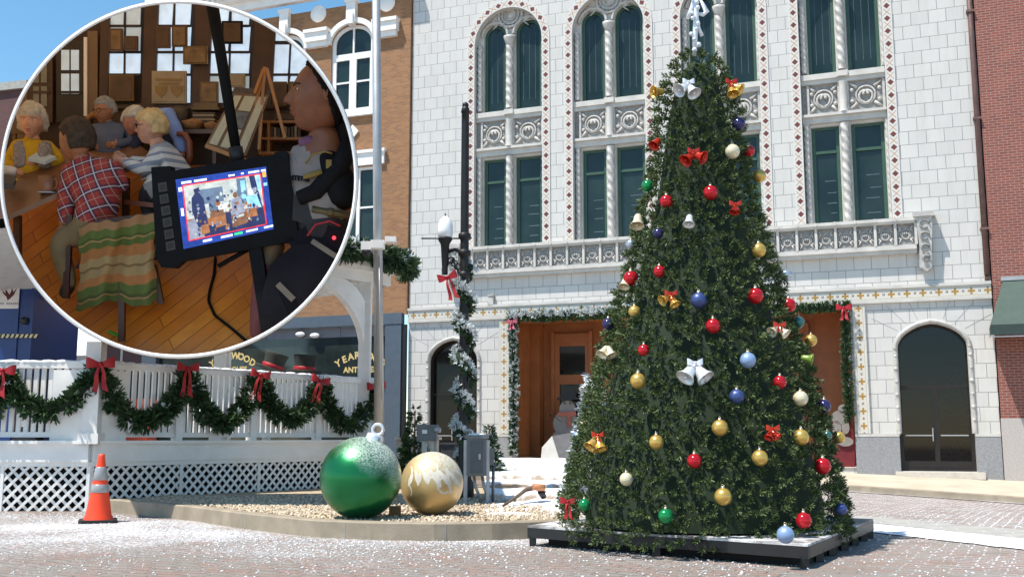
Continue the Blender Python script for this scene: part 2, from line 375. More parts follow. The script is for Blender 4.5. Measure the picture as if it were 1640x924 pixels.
def twistcol(mb, x, y, z0, z1, r, k=22, m=0):
    n = max(24, int((z1-z0)/.03)); prof = [(r, z0 + (z1-z0)*i/n) for i in range(n+1)]
    mb.lathe(prof, Matrix.Translation((x, y, 0)), 16, m, True, lambda a, z: 1 + .17*math.sin(2*a + k*z))
def scroll_relief(mb, x0, x1, z0, z1, y, m=0):
    """a carved panel: ring, spiral leaves and corner ribs standing proud of the ground"""
    cx, cz = (x0+x1)/2, (z0+z1)/2; w2, h2 = (x1-x0)/2, (z1-z0)/2; r = min(w2, h2)
    mb.tube([(cx + r*.62*math.cos(a*math.pi/10), y, cz + r*.62*math.sin(a*math.pi/10)) for a in range(21)], r*.07, 6, m, False)
    for sgn in (-1, 1):
        mb.tube([(cx + sgn*(.12+.5*t)*r*math.cos(t*5), y-.01, cz + (.12+.5*t)*r*math.sin(t*5)) for t in [i/10 for i in range(11)]], [r*(.13-.06*i/10) for i in range(11)], 6, m)
    for sx in (-1, 1):
        for sz in (-1, 1):
            mb.tube([(cx + sx*r*.55, y, cz + sz*r*.55), (cx + sx*w2*.92, y, cz + sz*h2*.92)], [r*.12, r*.07], 6, m)
            mb.ball((cx + sx*w2*.78, y, cz + sz*h2*.4), r*.15, 8, m)
tb = MB()
for bi, b in enumerate(BAYS):
    x0, x1 = b+.25, b+BW-.25; mid = (x0+x1)/2
    path = [(x0, 6.93), (x0, SPR)] + [(mid - (x1-x0)/2*math.cos(math.pi*i/18), SPR + (x1-x0)/2*math.sin(math.pi*i/18)) for i in range(1, 18)] + [(x1, SPR), (x1, 6.93)]
    t2 = MB(); border(t2, path[::-1], .255, -.03, .0)
    t2.build('tile_border', M_dia, wb, True)
    # recessed bay panel with four window openings
    p = MB(); wx = [(x0+.22, mid-.16), (mid+.16, x1-.10)]
    hs = []
    for a, c in wx:
        hs.append([(a, 6.95), (c, 6.95), (c, 9.82), (a, 9.82)]); hs.append(arch_poly(a, c, 11.36, 13.9, 12))
    wall_with_holes(p, arch_poly(x0, x1, 6.93, SPR, 18), hs, .26, [.14]*4)
    p.build('bay_panel', M_terra_plain, wb, True)
    for a, c in wx:
        for arch in (False, True):
            out = arch_poly(a, c, 11.36, 13.9, 12) if arch else [(a, 6.95), (c, 6.95), (c, 9.82), (a, 9.82)]
            cx, cz = (a+c)/2, 12.6 if arch else 8.4
            f = MB(); inn = arch_poly(a+.10, c-.10, 11.44, 13.9, 12) if arch else [(a+.10, 7.03), (c-.10, 7.03), (c-.10, 9.74), (a+.10, 9.74)]
            wall_with_holes(f, out, [inn], .37, [.05])
            if not arch: f.box((a+.10, .35, 9.05), (c-.10, .40, 9.13))
            fr = f.build('window', M_green_frame, wb, True)
            g = MB(); g.box((a+.03, .405, out[0][1]), (c-.03, .43, (14.3 if arch else 9.8)))
            g.build('pane', M_glass, fr, True)
            v = MB()
            if arch:
                for k in range(3): v.box((a+.22+k*.2, .398, 11.7), (a+.228+k*.2, .403, 13.9))
            else:
                for k in range(4):
                    zz = 7.25 + k*.33 + rnd.random()*.12; xa = a+.3+rnd.random()*.15; v.box((xa, .398, zz), (min(c-.15, xa+.25+rnd.random()*.25), .403, zz+.018))
            v.build('blind', M_blind, fr, True)
    q = MB(); twistcol(q, mid, .16, 6.98, 9.85, .11); q.build('colonnette', M_carve, wb, True); q = MB(); twistcol(q, mid, .16, 11.40, 13.55, .11)
    q.lathe([(.11,13.5),(.14,13.56),(.19,13.7),(.20,13.78),(.12,13.8)], Matrix.Translation((mid, .16, 0)), 12)
    q.build('colonnette', M_carve, wb, True)
    for xx, rr in ((x0+.10, .08), (x1-.03, .05)):
        for za, zb_ in ((6.95, 9.9), (11.4, 13.6)): q = MB(); twistcol(q, xx, .2, za, zb_, rr, 30); q.build('jamb_column', M_carve, wb, True)
    # spandrel: sill, ribbons and carved ground
    q = MB()
    q.box((x0+.01, .08, 11.17), (x1-.01, .255, 11.33)); q.box((x0+.01, .13, 11.05), (x1-.01, .256, 11.17)); q.box((x0+.01, .05, 10.08), (x1-.01, .257, 10.16)); q.box((x0+.01, .14, 9.9), (x1-.01, .2575, 10.08))
    for xx in (mid,): q.box((xx-.15, .03, 11.19), (xx+.15, .26, 11.35)); q.lathe([(.13,10.16),(.10,10.3),(.12,10.6),(.10,10.9),(.13,11.05)], Matrix.Translation((xx, .14, 0)), 10)
    q.build('spandrel_sill', M_terra_plain, wb, True)
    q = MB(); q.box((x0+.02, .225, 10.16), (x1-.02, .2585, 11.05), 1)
    for a, c in wx: scroll_relief(q, a-.03, c+.03, 10.2, 11.02, .20)
    for a, c in wx:
        for xx in (a-.04, c+.04): q.box((xx-.035, .17, 10.17), (xx+.035, .24, 11.04))
    q.build('carved_panel', [M_carve, M_carve_shade], wb, True)
    # roundel and window hood mouldings
    q = MB(); zc = SPR + .98
    for r_, t_ in ((.40, .05), (.29, .03), (.16, .03)):
        q.tube([(mid + r_*math.cos(k*math.pi/14), .22, zc + r_*math.sin(k*math.pi/14)) for k in range(29)], t_, 6, 0, False)
    for k in range(14): q.ball((mid + .35*math.cos(k*math.pi/7), .22, zc + .35*math.sin(k*math.pi/7)), .035, 6)
    q.ball((mid, .25, zc), .15, 10, 0, None, (1, .4, 1))
    for sg in (-1, 1):
        for k in range(5): q.tube([(mid + sg*.42, .24, zc-.25), (mid + sg*(.62+.08*k), .23, zc-.42+.16*k - .3*(k>3))], [.03, .015], 5)
    for a, c in wx:
        r_ = (c-a)/2 + .06; q.tube([((a+c)/2 + r_*math.cos(math.pi*k/14), .235, 13.9 + r_*math.sin(math.pi*k/14)) for k in range(15)], .05, 6, 0, False)
    q.build('roundel', M_carve, wb, True)
# balcony band
q = MB(); bs0, bs1 = 1.75, 15.12; npan = 26; pw = (bs1-bs0)/npan
q.box((bs0, -.30, 6.78), (bs1, -.001, 6.93)); q.box((bs0, -.34, 6.84), (bs1, -.302, 6.93)); q.box((bs0, -.26, 6.08), (bs1, -.002, 6.2)); q.box((bs0, -.20, 5.98), (bs1, -.003, 6.08))
for k in range(npan+1): q.box((bs0+k*pw-.035, -.27, 6.2), (bs0+k*pw+.035, -.12, 6.78)); q.tube([(bs0+k*pw, -.36, 6.885), (bs0+k*pw, -.24, 6.885)], .055, 8)
q.build('balcony_band', M_terra_plain, wb, True)
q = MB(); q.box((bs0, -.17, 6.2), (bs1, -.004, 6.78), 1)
for k in range(npan): scroll_relief(q, bs0+k*pw+.05, bs0+(k+1)*pw-.05, 6.22, 6.76, -.19)
q.build('carved_panel', [M_carve, M_carve_shade], wb, True, 'long row of square scroll panels on the balcony band')
for s0 in (15.12, 1.42):
    q = MB(); s1 = s0+.44; c = (s0+s1)/2
    q.prism([(s0+.02, -.36, 6.92), (s1-.02, -.36, 6.92), (s1-.1, -.30, 5.55), (c, -.28, 5.45), (s0+.1, -.30, 5.55)], (0, .28, 0)); q.box((s0-.05, -.42, 6.92), (s1+.05, -.001, 7.05))
    q.prism([(s1-.02, -.35, 6.9), (s1-.02, -.002, 6.9), (s1-.1, -.002, 5.75), (s1-.1, -.28, 5.55)], (-.3, 0, 0))
    for zz, ss in ((6.72, .12), (6.4, .11), (6.08, .10), (5.8, .08)):
        q.tube([(c + ss*math.cos(a*.9), -.375+.03*(6.9-zz), zz + ss*math.sin(a*.9)) for a in range(7)], .028, 5, 1)
    q.build('balcony_bracket', [M_carve, M_carve_shade], wb, True)
# entablature with gold crosses, pilasters
q = MB(); q.box((0, -.12, 5.06), (SE, -.001, 5.14)); q.box((0, -.10, 4.68), (SE, -.002, 4.74)); q.box((0, -.075, 4.74), (SE, -.003, 5.06)); q.build('cornice_moulding', M_terra_plain, wb, True)
q = MB(); border(q, [(0.005, 5.058), (SE-.005, 5.058)], .31, -.082, -.076); q.build('cross_tile_band', M_cross, wb, True)
for s0, s1 in ((3.10, 3.42), (13.40, 13.73)):
    q = MB(); q.box((s0, -.06, 1.18), (s1, -.001, 4.68)); q.box((s0, -.07, 1.18), (s0+.03, -.0015, 4.68)); q.box((s1-.03, -.07, 1.18), (s1, -.0015, 4.68))
    pl = q.build('pilaster', M_terra_plain, wb, True)
    q = MB(); border(q, [(s0+.03, 4.66), (s0+.03, 1.2)], -.26 if s0 else 0, -.067, -.061); q2 = MB()
    border(q2, [(s0+.03, 1.2), (s0+.03, 4.66)], s1-s0-.06, -.067, -.061); q2.build('cross_tile_band', M_cross, pl, True)
# plinth
q = MB(); zt = 1.17
for a, c in ((-.0, .68), (2.42, 3.52), (13.33, 14.44), (16.28, SE)):
    q = MB(); q.box((a, -.05, -.5), (c, -.001, zt-.05), 0); q.box((a, -.06, zt-.05), (c, -.002, zt+.02), 1)
    if c-a > .9: q.box(((a+c)/2-.006, -.053, -.4), ((a+c)/2+.006, -.04, zt-.06), 2)
    q.build('plinth', [M_granite, M_terra_plain, M_joint], wb, True)
M_bronze = mat('bronze door frame', (.018,.013,.011), .45, .2)
tg_ = NT('clear dark glass'); tr_ = tg_.n('BsdfTransparent'); tr_.inputs[0].default_value = (.34,.34,.36,1); gl_ = tg_.n('BsdfGlossy'); gl_.inputs['Roughness'].default_value = .04; fr_ = tg_.n('Fresnel'); fr_.inputs[0].default_value = 1.45; mx_ = tg_.n('MixShader')
tg_.l(fr_.outputs[0], mx_.inputs[0]); tg_.l(tr_.outputs[0], mx_.inputs[1]); tg_.l(gl_.outputs[0], mx_.inputs[2]); tg_.l(mx_.outputs[0], tg_.t.nodes['Material Output'].inputs[0]); M_clear = tg_.mat
# arched doors: rope moulding, voussoir joints, glass doors
for a, c, z0 in DOOR:
    ap = arch_poly(a, c, z0, 3.45, 16, .62, .08); q = MB()
    pts = [(a, -.03, 1.2)] + [(p_[0], -.03, p_[1]) for p_ in ap[2:][::-1]] + [(c, -.03, 1.2)]
    pts = resample([Vector(p_) for p_ in pts], 120)
    for i in range(len(pts)-1): q.ball(pts[i], .062 if i % 2 else .05, 8)
    q.tube([p_ + Vector((0, .04, 0)) for p_ in pts], .075, 6, 0, False)
    q.build('rope_moulding', M_carve, wb, True)
    q = MB(); cx = (a+c)/2
    for k in range(7):
        an = R(35 + k*110/6); d0 = (.92*math.cos(an)*1.02, .70*math.sin(an)); z1 = 4.66; t_ = (z1 - 3.45)/max(.3, math.sin(an)); t_ = min(t_, 1.45)
        e = (t_*math.cos(an)*1.0, t_*math.sin(an))
        q.bar((cx+d0[0]*1.08, -.002, 3.45+d0[1]*1.08+.04), (cx+e[0]*1.25 if abs(e[0]) > .3 else cx+e[0], -.002, min(4.66, 3.45+e[1])), .014, .004, Vector((0, 1, 0)))
    q.build('voussoir_joint', M_joint, wb, True)
    dr = MB(); ins = arch_poly(a+.10, c-.10, z0+.12, 3.40, 14, .56, .06)
    wall_with_holes(dr, arch_poly(a-.02, c+.02, z0, 3.47, 14, .64, .08), [ins], .22, [.06])
    dr.box((cx-.06, .20, z0+.1), (cx+.06, .27, 2.4)); dr.box((a+.1, .205, 2.38), (c-.1, .268, 2.46)); dr.box((a+.1, .207, z0+.1), (c-.1, .267, z0+.26))
    d_ = dr.build('door', M_bronze, wb, True)
    g = MB(); g.box((a+.05, .262, z0+.05), (c-.05, .285, 4.05)); g.build('glass', M_clear if a > 9 else M_glass2, d_, True)
    if a > 9:
        g = MB(); g.quad((a-.3, .35, z0), (a-.3, 2.6, z0), (a-.3, 2.6, 4.2), (a-.3, .35, 4.2)); g.quad((c+.3, .35, z0), (c+.3, .35, 4.2), (c+.3, 2.6, 4.2), (c+.3, 2.6, z0)); g.quad((a-.3, 2.6, z0), (c+.3, 2.6, z0), (c+.3, 2.6, 4.2), (a-.3, 2.6, 4.2)); g.quad((a-.3, .35, z0+.02), (c+.3, .35, z0+.02), (c+.3, 2.6, z0+.02), (a-.3, 2.6, z0+.02)); g.quad((a-.3, .35, 4.2), (a-.3, 2.6, 4.2), (c+.3, 2.6, 4.2), (c+.3, .35, 4.2)); g.build('hallway', M_bronze, wb, True)
    g = MB(); g.bar((a+.15, .16, 1.15), (cx-.1, .16, 1.15), .03, .03); g.bar((cx+.1, .16, 1.15), (c-.15, .16, 1.15), .03, .03)
    for xx in (a+.18, cx-.13, cx+.13, c-.18): g.bar((xx, .16, 1.15), (xx, .22, 1.15), .03, .03)
    g.bar((cx-.09, .15, 1.0), (cx-.09, .15, 1.35), .025, .025)
    g.build('handle', M_steel, d_, True)
q = MB(); q.box((14.30, -.35, .04), (16.45, -.002, .21)); q.build('door_step', M_woodfloor_step, wb, True)
# recessed entrance lined with timber
q = MB(); a, c, z0, z1 = OPN; dpt = 1.9
q.quad((a, .4, z0), (a, dpt, z0), (a, dpt, z1), (a, .4, z1)); q.quad((c, .4, z0), (c, .4, z1), (c, dpt, z1), (c, dpt, z0)); q.quad((a, .4, z1), (a, dpt, z1), (c, dpt, z1), (c, .4, z1)); q.quad((a, dpt, z0), (c, dpt, z0), (c, dpt, z1), (a, dpt, z1))
q.box((a+.001, .9, z0), (a+.12, 1.2, z1-.002)); q.box((a+.0015, 1.5, z0), (a+.35, 1.898, z1-.003))
q.build('entrance_lining', M_wood_or, wb, True)
q = MB(); q.quad((a-.02, -.04, .302), (c+.02, -.04, .302), (c, dpt, .302), (a, dpt, .302)); q.build('entrance_floor', M_woodfloor_step, wb, True)
for k in range(5):
    x0 = FAC(896, 600, -1.78)[0] - .2 + k*1.64; dr = MB()
    wall_with_holes(dr, [(x0, z0), (x0+1.25, z0), (x0+1.25, 4.35), (x0, 4.35)], [[(x0+.2, .6), (x0+1.05, .6), (x0+1.05, 2.75), (x0+.2, 2.75)], [(x0+.2, 3.05), (x0+1.05, 3.05), (x0+1.05, 3.95), (x0+.2, 3.95)]], dpt-.12, [.1, .1])
    for xx in (x0, x0+1.25): dr.box((xx-.05, dpt-.2, z0), (xx+.05, dpt-.05, 4.4))
    d_ = dr.build('timber_door', M_wood_or, wb, True)
    g = MB(); g.box((x0+.18, dpt-.06, .58), (x0+1.07, dpt-.03, 4.0)); g.build('glass', M_glass2, d_, True)
q = MB()
for k in range(3): q.box((a+.9+k*3, .2, z1-.06), (a+1.2+k*3, .35, z1-.002))
q.box((a, .02, z1-.10), (c, .34, z1-.003)); q.build('lintel', M_wood_or, wb, True)
# little lamp box on the wall
q = MB(); s_, z_ = FAC(788, 482); q.box((s_-.08, -.12, z_-.17), (s_+.08, -.001, z_+.14)); q.box((s_-.1, -.14, z_+.14), (s_+.1, -.002, z_+.18)); q.build('wall_fixture', M_carve, wb, True)
# copper pipe at the right edge
q = MB(); q.tube([(16.80, -.07, 5.3), (16.80, -.07, 17.5)], .07, 10); q.bar((16.80, -.07, 5.3), (16.80, .02, 5.2), .12, .12); 
for zz in (6.5, 9.5, 12.5): q.box((16.70, -.16, zz), (16.90, -.001, zz+.06))
q.build('rain_pipe', M_copper, wb, True)

# ------------------------------------------------------------------ RED BRICK BUILDING right, with awning
rb = thing('brick_building', 'plain red brick building with grey granite base at the right edge', 'building', F(SE+.03, 0), FROT)
q = MB(); q.box((0, -.06, 1.58), (9, 9, 17.6)); q.build('wall', M_redbrick, rb, True)
q = MB(); q.box((-.01, -.10, -1), (9, 8.9, 1.58)); q.build('plinth', M_pinkgranite, rb, True)
q = MB(); q.box((1.3, -.09, 2.2), (3.6, -.062, 3.55)); f_ = q.build('window', M_black, rb, True)
q = MB(); q.box((1.4, -.10, 2.3), (3.5, -.092, 3.45)); q.build('pane', M_glass, f_, True)
aw = thing('awning', 'dark green canvas awning projecting from the red brick wall', 'awning', F(SE+.03, 0), FROT)
s_, z_ = FAC(1586, 520, 1.15); s_ -= SE+.03; st_, zt_ = FAC(1641, 447, .1); st_ -= SE+.03
zt_ = max(zt_, z_+1)
q = MB()
a0, a1 = Vector((s_, -1.15, z_)), Vector((s_+5, -1.15, z_)); b0, b1 = Vector((s_+.45, -.1, zt_)), Vector((s_+5, -.1, zt_)); c0 = Vector((s_+.05, -.1, z_))
q.quad(a0, a1, b1, b0); q.add([a0, b0, c0], [(0, 1, 2)]); q.add([a0+Vector((.02,.02,-.02)), b0+Vector((.02,0,-.02)), b1-Vector((0,0,.02)), a1+Vector((0,.02,-.02))], [(0,1,2,3)])
q.build('canvas', M_awning, aw, True)
q = MB(); v = Vector((0, 0, -.26)); q.quad(a0+v, a1+v, a1, a0); q.quad(c0+v, a0+v, a0, c0); q.build('valance', mat('darker green valance', (.025,.045,.04), .8), aw, True)
q = MB(); q.bar(a0+Vector((.1,.1,-.1)), c0+Vector((.1,0,-.3)), .03, .03); q.bar(a0+Vector((.03,.03,-.30)), a1+Vector((0,.03,-.30)), .03, .03); q.bar(b0+Vector((-.05,0,.03)), b1+Vector((0,0,.03)), .1, .1); q.build('frame', M_steel, aw, True)

# ------------------------------------------------------------------ OCHRE BRICK BUILDING left
ob = thing('ochre_building', 'ochre brick building with white arched windows behind the gazebo', 'building', FO, FROT)
def oc(x, y): return FAC(x, y, 0)
q = MB(); OL = -10.2
w0, w1 = oc(533, 110)[0], oc(600, 110)[0]; wc = (w0+w1)/2; ww = w1-w0
zsill = oc(560, 181)[1]; zarch = oc(566, 42)[1]
wins = [wc - 2.62*k for k in range(4)]
zsp = zarch - .62
holes = [arch_poly(c-ww/2, c+ww/2, zsill, zsp, 12, .62) for c in wins]
zl1, zl0 = oc(586, 268)[1], oc(586, 398)[1]
holes += [[(c-.75, zl0), (c+.75, zl0), (c+.75, zl1), (c-.75, zl1)] for c in [w_ + .30 for w_ in wins]]
SF = 4.95
wall_with_holes(q, [(OL, SF), (-.03, SF), (-.03, 15.6), (OL, 15.6)], holes, -.10, [.25]*8)
q.quad((OL, -.1, 0), (OL, -.1, 15.6), (OL, 8, 15.6), (OL, 8, 0)); q.quad((-.03, -.1, SF), (-.03, 8, SF), (-.03, 8, 15.6), (-.03, -.1, 15.6)); q.quad((OL, -.1, 15.6), (-.03, -.1, 15.6), (-.03, 8, 15.6), (OL, 8, 15.6))
q.build('wall', M_ochre, ob, True)
for c in wins:
    f = MB(); out = arch_poly(c-ww/2, c+ww/2, zsill, zsp, 12, .62); zm = oc(566, 92)[1]; zl = oc(566, 132)[1]
    inn = [arch_poly(c-ww/2+.13, c+ww/2-.13, zm+.12, zsp, 12, .5), [(c-ww/2+.16, zsill+.12), (c-.13, zsill+.12), (c-.13, zm-.1), (c-ww/2+.16, zm-.1)], [(c+.13, zsill+.12), (c+ww/2-.16, zsill+.12), (c+ww/2-.16, zm-.1), (c+.13, zm-.1)]]
    wall_with_holes(f, out, inn, -.04, [.06]*3)
    f.box((c-.03, -.03, zm), (c+.03, .02, zsp+.5)); f.box((c-ww/2+.1, -.02, zl-.03), (c+ww/2-.1, .02, zl+.03))
    f.box((c-ww/2-.15, -.22, zsill-.2), (c+ww/2+.15, -.02, zsill-.002))
    fr = f.build('window', M_whitepaint, ob, True); g = MB(); g.box((c-ww/2+.02, .03, zsill), (c+ww/2-.02, .06, zarch-.05)); g.build('pane', M_glass, fr, True)
    a_ = MB(); pts = [(c - (ww/2+.09)*math.cos(math.pi*k/18), -.14, zsp + .74*math.sin(math.pi*k/18)) for k in range(19)]
    for k in range(18): a_.bar(pts[k], pts[k+1], .18, .14, Vector((0, 1, 0)))
    a_.box((c-.17, -.30, zarch+.02), (c+.17, -.101, zarch+.85)); a_.box((c-.22, -.34, zarch+.72), (c+.22, -.102, zarch+.85)); a_.box((c-.12, -.36, zarch-.05), (c+.12, -.12, zarch+.3))
    a_.build('window_arch', M_whitepaint, ob, True)
    c2 = c + .30; f = MB(); wall_with_holes(f, [(c2-.75, zl0), (c2+.75, zl0), (c2+.75, zl1), (c2-.75, zl1)], [[(c2-.65, zl0+.1), (c2-.06, zl0+.1), (c2-.06, zl1-.1), (c2-.65, zl1-.1)], [(c2+.06, zl0+.1), (c2+.65, zl0+.1), (c2+.65, zl1-.1), (c2+.06, zl1-.1)]], -.04, [.06]*2)
    f.box((c2-.7, -.03, (zl0+zl1)/2-.03), (c2+.7, .02, (zl0+zl1)/2+.03)); f.box((c2-1.0, -.2, zl1+.02), (c2+1.0, -.101, zl1+.42)); f.box((c2-1.05, -.26, zl1+.42), (c2+1.05, -.1015, zl1+.52)); f.box((c2-1.0, -.24, zl0-.2), (c2+1.0, -.05, zl0-.002))
    fr = f.build('window', M_whitepaint, ob, True); g = MB(); g.box((c2-.72, .03, zl0), (c2+.72, .06, zl1)); g.build('pane', M_glass, fr, True)
q = MB(); sp_, zp_ = oc(632, 62); zq_ = oc(632, 42)[1]
for k in range(5):
    s0 = wc + ww/2 + .08 - 2.62*k; s1 = s0 + 2.62 - ww - .16
    q.box((s0, -.34, zp_+.18), (min(s1, -.05), -.101, zq_+.05)); q.box((s0+.05, -.26, zp_), (min(s1-.05, -.1), -.102, zp_+.18)); q.box((s0-.03, -.4, zq_+.05), (min(s1+.03, -.04), -.103, zq_+.17)); q.build('pilaster_cap', M_whitepaint, ob, True); q = MB()
q = MB()
for k in range(4):
    c = oc(513, 25)[0] + 1.31*2 - 2.62*k; zc = oc(627, 14)[1]
    for xx in (c,):
        q = MB()
        if xx < -.3: q.lathe([(.0,.0),(.24,.0),(.27,.03),(.30,.03),(.30,.08)], Matrix.Translation((xx, -.18, oc(513, 25)[1])) @ Matrix.Rotation(R(-90), 4, 'X'), 20); q.build('roundel', M_whitepaint, ob, True)
q = MB(); s_, z_ = oc(568, 213)
q.prism([(s_, -.16, z_+.24), (s_+.22, -.16, z_), (s_, -.16, z_-.24), (s_-.22, -.16, z_)][::-1], (0, .055, 0)); q.build('diamond_ornament', M_whitepaint, ob, True)
q = MB(); zc_ = oc(400, 9)[1]
q.box((OL-.2, -.75, zc_+.25), (.02, -.1005, zc_+.5)); q.box((OL-.1, -.5, zc_), (-.04, -.102, zc_+.25)); q.box((OL, -.3, zc_-.3), (-.05, -.103, zc_))
for k in range(44): q.box((OL+.05+k*.23, -.62, zc_+.06), (OL+.17+k*.23, -.1035, zc_+.249))
q.build('cornice', M_whitepaint, ob, True)
q = MB(); s0, s1 = oc(622, 520)[0], -.16; q.box((s0, -.22, -.3), (s1, -.05, SF)); q.box((-10.2, -.2, -.3), (-9.6, -.05, SF)); q.box((OL, -.24, SF-.3), (s1+.02, -.03, SF+.05)); q.box((s1, -.17, -.3), (-.02, -.05, SF-.32), 1)
q.box((-9.6, -.12, -.3), (s0, -.04, .75))
q.build('shopfront', [M_slate, M_black], ob, True)
q = MB(); z0t, z1t = oc(520, 541)[1], SF-.3
q.box((-9.6, -.02, z0t), (s0-.02, .02, z1t)); 
for k in range(7): q.box((-9.6+k*1.42, -.05, z0t), (-9.54+k*1.42, -.022, z1t))
q.build('transom_panel', mat('grey lilac transom', (.20,.185,.20), .5, 0, .15, 2), ob, True)
q = MB(); q.box((-9.6, -.01, .75), (s0-.02, .02, z0t)); gl = q.build('shop_window', mat('shop glass', (.022,.03,.026), .08, 0, .6, .9, .6), ob, True)
for cx_, cy_, zz in ((oc(577, 585)[0], 0, oc(577, 588)[1]), (oc(372, 585)[0], 0, oc(372, 588)[1])):
    q = MB(); word = 'YEARWOOD'; n = len(word)
    for i, ch in enumerate(word):
        u = (i-(n-1)/2)/((n-1)/2); M_ = Matrix.Translation((cx_ + u*.76, -.013, zz + .24*(1-u*u) + .05)) @ Matrix.Rotation(R(90), 4, 'X') @ Matrix.Rotation(-u*.48, 4, 'Z'); text_into(q, ch, .31, M_, .002, 0, .010)
    text_into(q, 'ANTIQUES', .25, Matrix.Translation((cx_, -.013, zz - .16)) @ Matrix.Rotation(R(90), 4, 'X'), .002, 0, .008)
    q.build('lettering', M_gold_txt, gl, True, 'gold arched lettering YEARWOOD ANTIQUES')
q = MB()
for x_, y_ in ((485, 536), (508, 538)): s_, z_ = oc(x_, y_); q.ball((s_, -.16, z_), .12, 10, 0, None, (1.6, .7, .7))
q.build('shop_lamp', M_whitepaint, ob, True)

# far left dark brick building, beside it lower grey house
db = thing('dark_brick_building', 'dark red brick building at the far left under the sky', 'building', (0, 0, 0))
q = MB(); a_ = P(-160, 141, 46); b_ = P(38, 141, 44); q.prism([Vector((a_.x, a_.y, 0)), Vector((b_.x, b_.y, 0)), Vector((b_.x+2, b_.y+14, 0)), Vector((a_.x, a_.y+14, 0))][::-1], (0, 0, b_.z)); q.build('wall', M_darkbrick, db)
q = MB(); q.prism([Vector((a_.x, a_.y-.2, b_.z-.05)), Vector((b_.x+.2, b_.y-.2, b_.z-.05)), Vector((b_.x+2.3, b_.y+14, b_.z-.05)), Vector((a_.x, a_.y+14, b_.z-.05))][::-1], (0, 0, .35)); q.build('coping', M_concrete_g, db)

# ------------------------------------------------------------------ GAZEBO (deck on a lattice skirt, rails, posts, roof)
gzb = thing('gazebo', 'white bandstand gazebo with picket rails and lattice skirt, hung with garlands', 'gazebo', (0, 0, 0))
A = Vector((-6.40, 16.0, 0)); B = Vector((-2.72, 20.9, 0)); ab = (B-A).normalized(); nrm = Vector((ab.y, -ab.x, 0))
A0 = Vector((-12.5, 16.0, 0)); C_ = B + Vector((-4.2, 4.2, 0)); D_ = Vector((-12.5, 22.5, 0))
ZD0, ZD, ZR = .73, 1.0, 2.24
q = MB(); q.prism([A0, A, B, C_, D_][::-1], (0, 0, ZD-.02)); 
for v in q.v[:5]: v.z = ZD - .16
q.build('deck', M_greywhite, gzb)
def wallbox(mb, a, b, z0, z1, t0, t1, m=0):
    d = (b-a).normalized(); n = Vector((d.y, -d.x, 0)); mb.prism([a+n*t0, b+n*t0, b+n*t1, a+n*t1], (0, 0, z1-z0), m)
    for v in mb.v[-8:]: v.z += z0
faces = [(A0, A), (A, B)]
q = MB()
for a, b in faces: wallbox(q, a, b, ZD0, ZD, .002, .10); wallbox(q, a, b, ZD, ZD+.05, -.02, .16)
q.build('fascia', M_whitepaint, gzb)
def clipseg(p, d, W, Hh):
    t0, t1 = -1e9, 1e9
    for pp, dd, lo, hi in ((p[0], d[0], 0, W), (p[1], d[1], 0, Hh)):
        a, b = (lo-pp)/dd, (hi-pp)/dd
        if a > b: a, b = b, a
        t0 = max(t0, a); t1 = min(t1, b)
    return (t0, t1) if t1 - t0 > .03 else None
for a, b in faces:
    q = MB(); W = (b-a).length; d = (b-a).normalized(); n = Vector((d.y, -d.x, 0)); per = .168; Hh = ZD0 - .0
    for sg in (1, -1):
        k = -int(Hh/per) - 2
        while k*per < W + Hh + .5:
            p = (k*per, 0) ; dd = (sg, 1.0); r_ = clipseg(p, dd, W, Hh)
            if r_:
                pa, pb = [a + d*(p[0]+dd[0]*t) + Vector((0, 0, p[1]+dd[1]*t)) + n*(.03 + .012*sg) for t in r_]
                q.bar(pa, pb, .042, .010, n)
            k += 1
    wallbox(q, a, b, ZD0-.07, ZD0, .02, .07)
    for k in range(int(W/1.6)+2): c = a + d*min(W, k*1.6); q.bar(c + n*.045, c + n*.045 + Vector((0, 0, ZD0)), .05, .02, n)
    q.build('lattice_panel', M_whitepaint, gzb)
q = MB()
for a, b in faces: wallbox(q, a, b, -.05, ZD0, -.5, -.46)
q.build('shade_backing', M_dark, gzb)  # added near-black sheet stands in for the shade under the deck
# rails
def railing(a, b, nseg, group):
    d = (b-a).normalized(); n = Vector((d.y, -d.x, 0)); W = (b-a).length
    for k in range(nseg):
        p0 = a + d*(W*k/nseg); p1 = a + d*(W*(k+1)/nseg); q = MB()
        wallbox(q, p0+d*.05, p1-d*.05, ZR-.09, ZR, -.09, .03); wallbox(q, p0+d*.05, p1-d*.05, ZD+.10, ZD+.18, -.07, .0)
        L = (p1-p0).length; nb = int(L/.112)
        for i in range(1, nb): c = p0 + d*(L*i/nb) - n*.035; q.bar(c + Vector((0, 0, ZD+.17)), c + Vector((0, 0, ZR-.08)), .062, .04, n)
        q.build('railing_panel', M_whitepaint, gzb)
        q = MB()
        for i in range(14):
            c = p0 + d*(L*(i+.5)/14) - n*.03; 
            q.ball(c + Vector((0, 0, ZR+.005)), 1, 8, 0, None, (.10+.05*rnd.random(), .07+.02*rnd.random(), .02+.025*rnd.random()))
        q.build('snow_cap', M_snow, gzb)
        q = MB(); q.bar(p1-n*.03 + Vector((0, 0, ZD)), p1-n*.03 + Vector((0, 0, ZR+.02)), .13, .13, n); q.build('rail_post', M_whitepaint, gzb)
railing(Vector((-11.2, 16, 0)) , A, 3, ''); railing(A, B, 4, '')
railing(B, C_, 3, '')
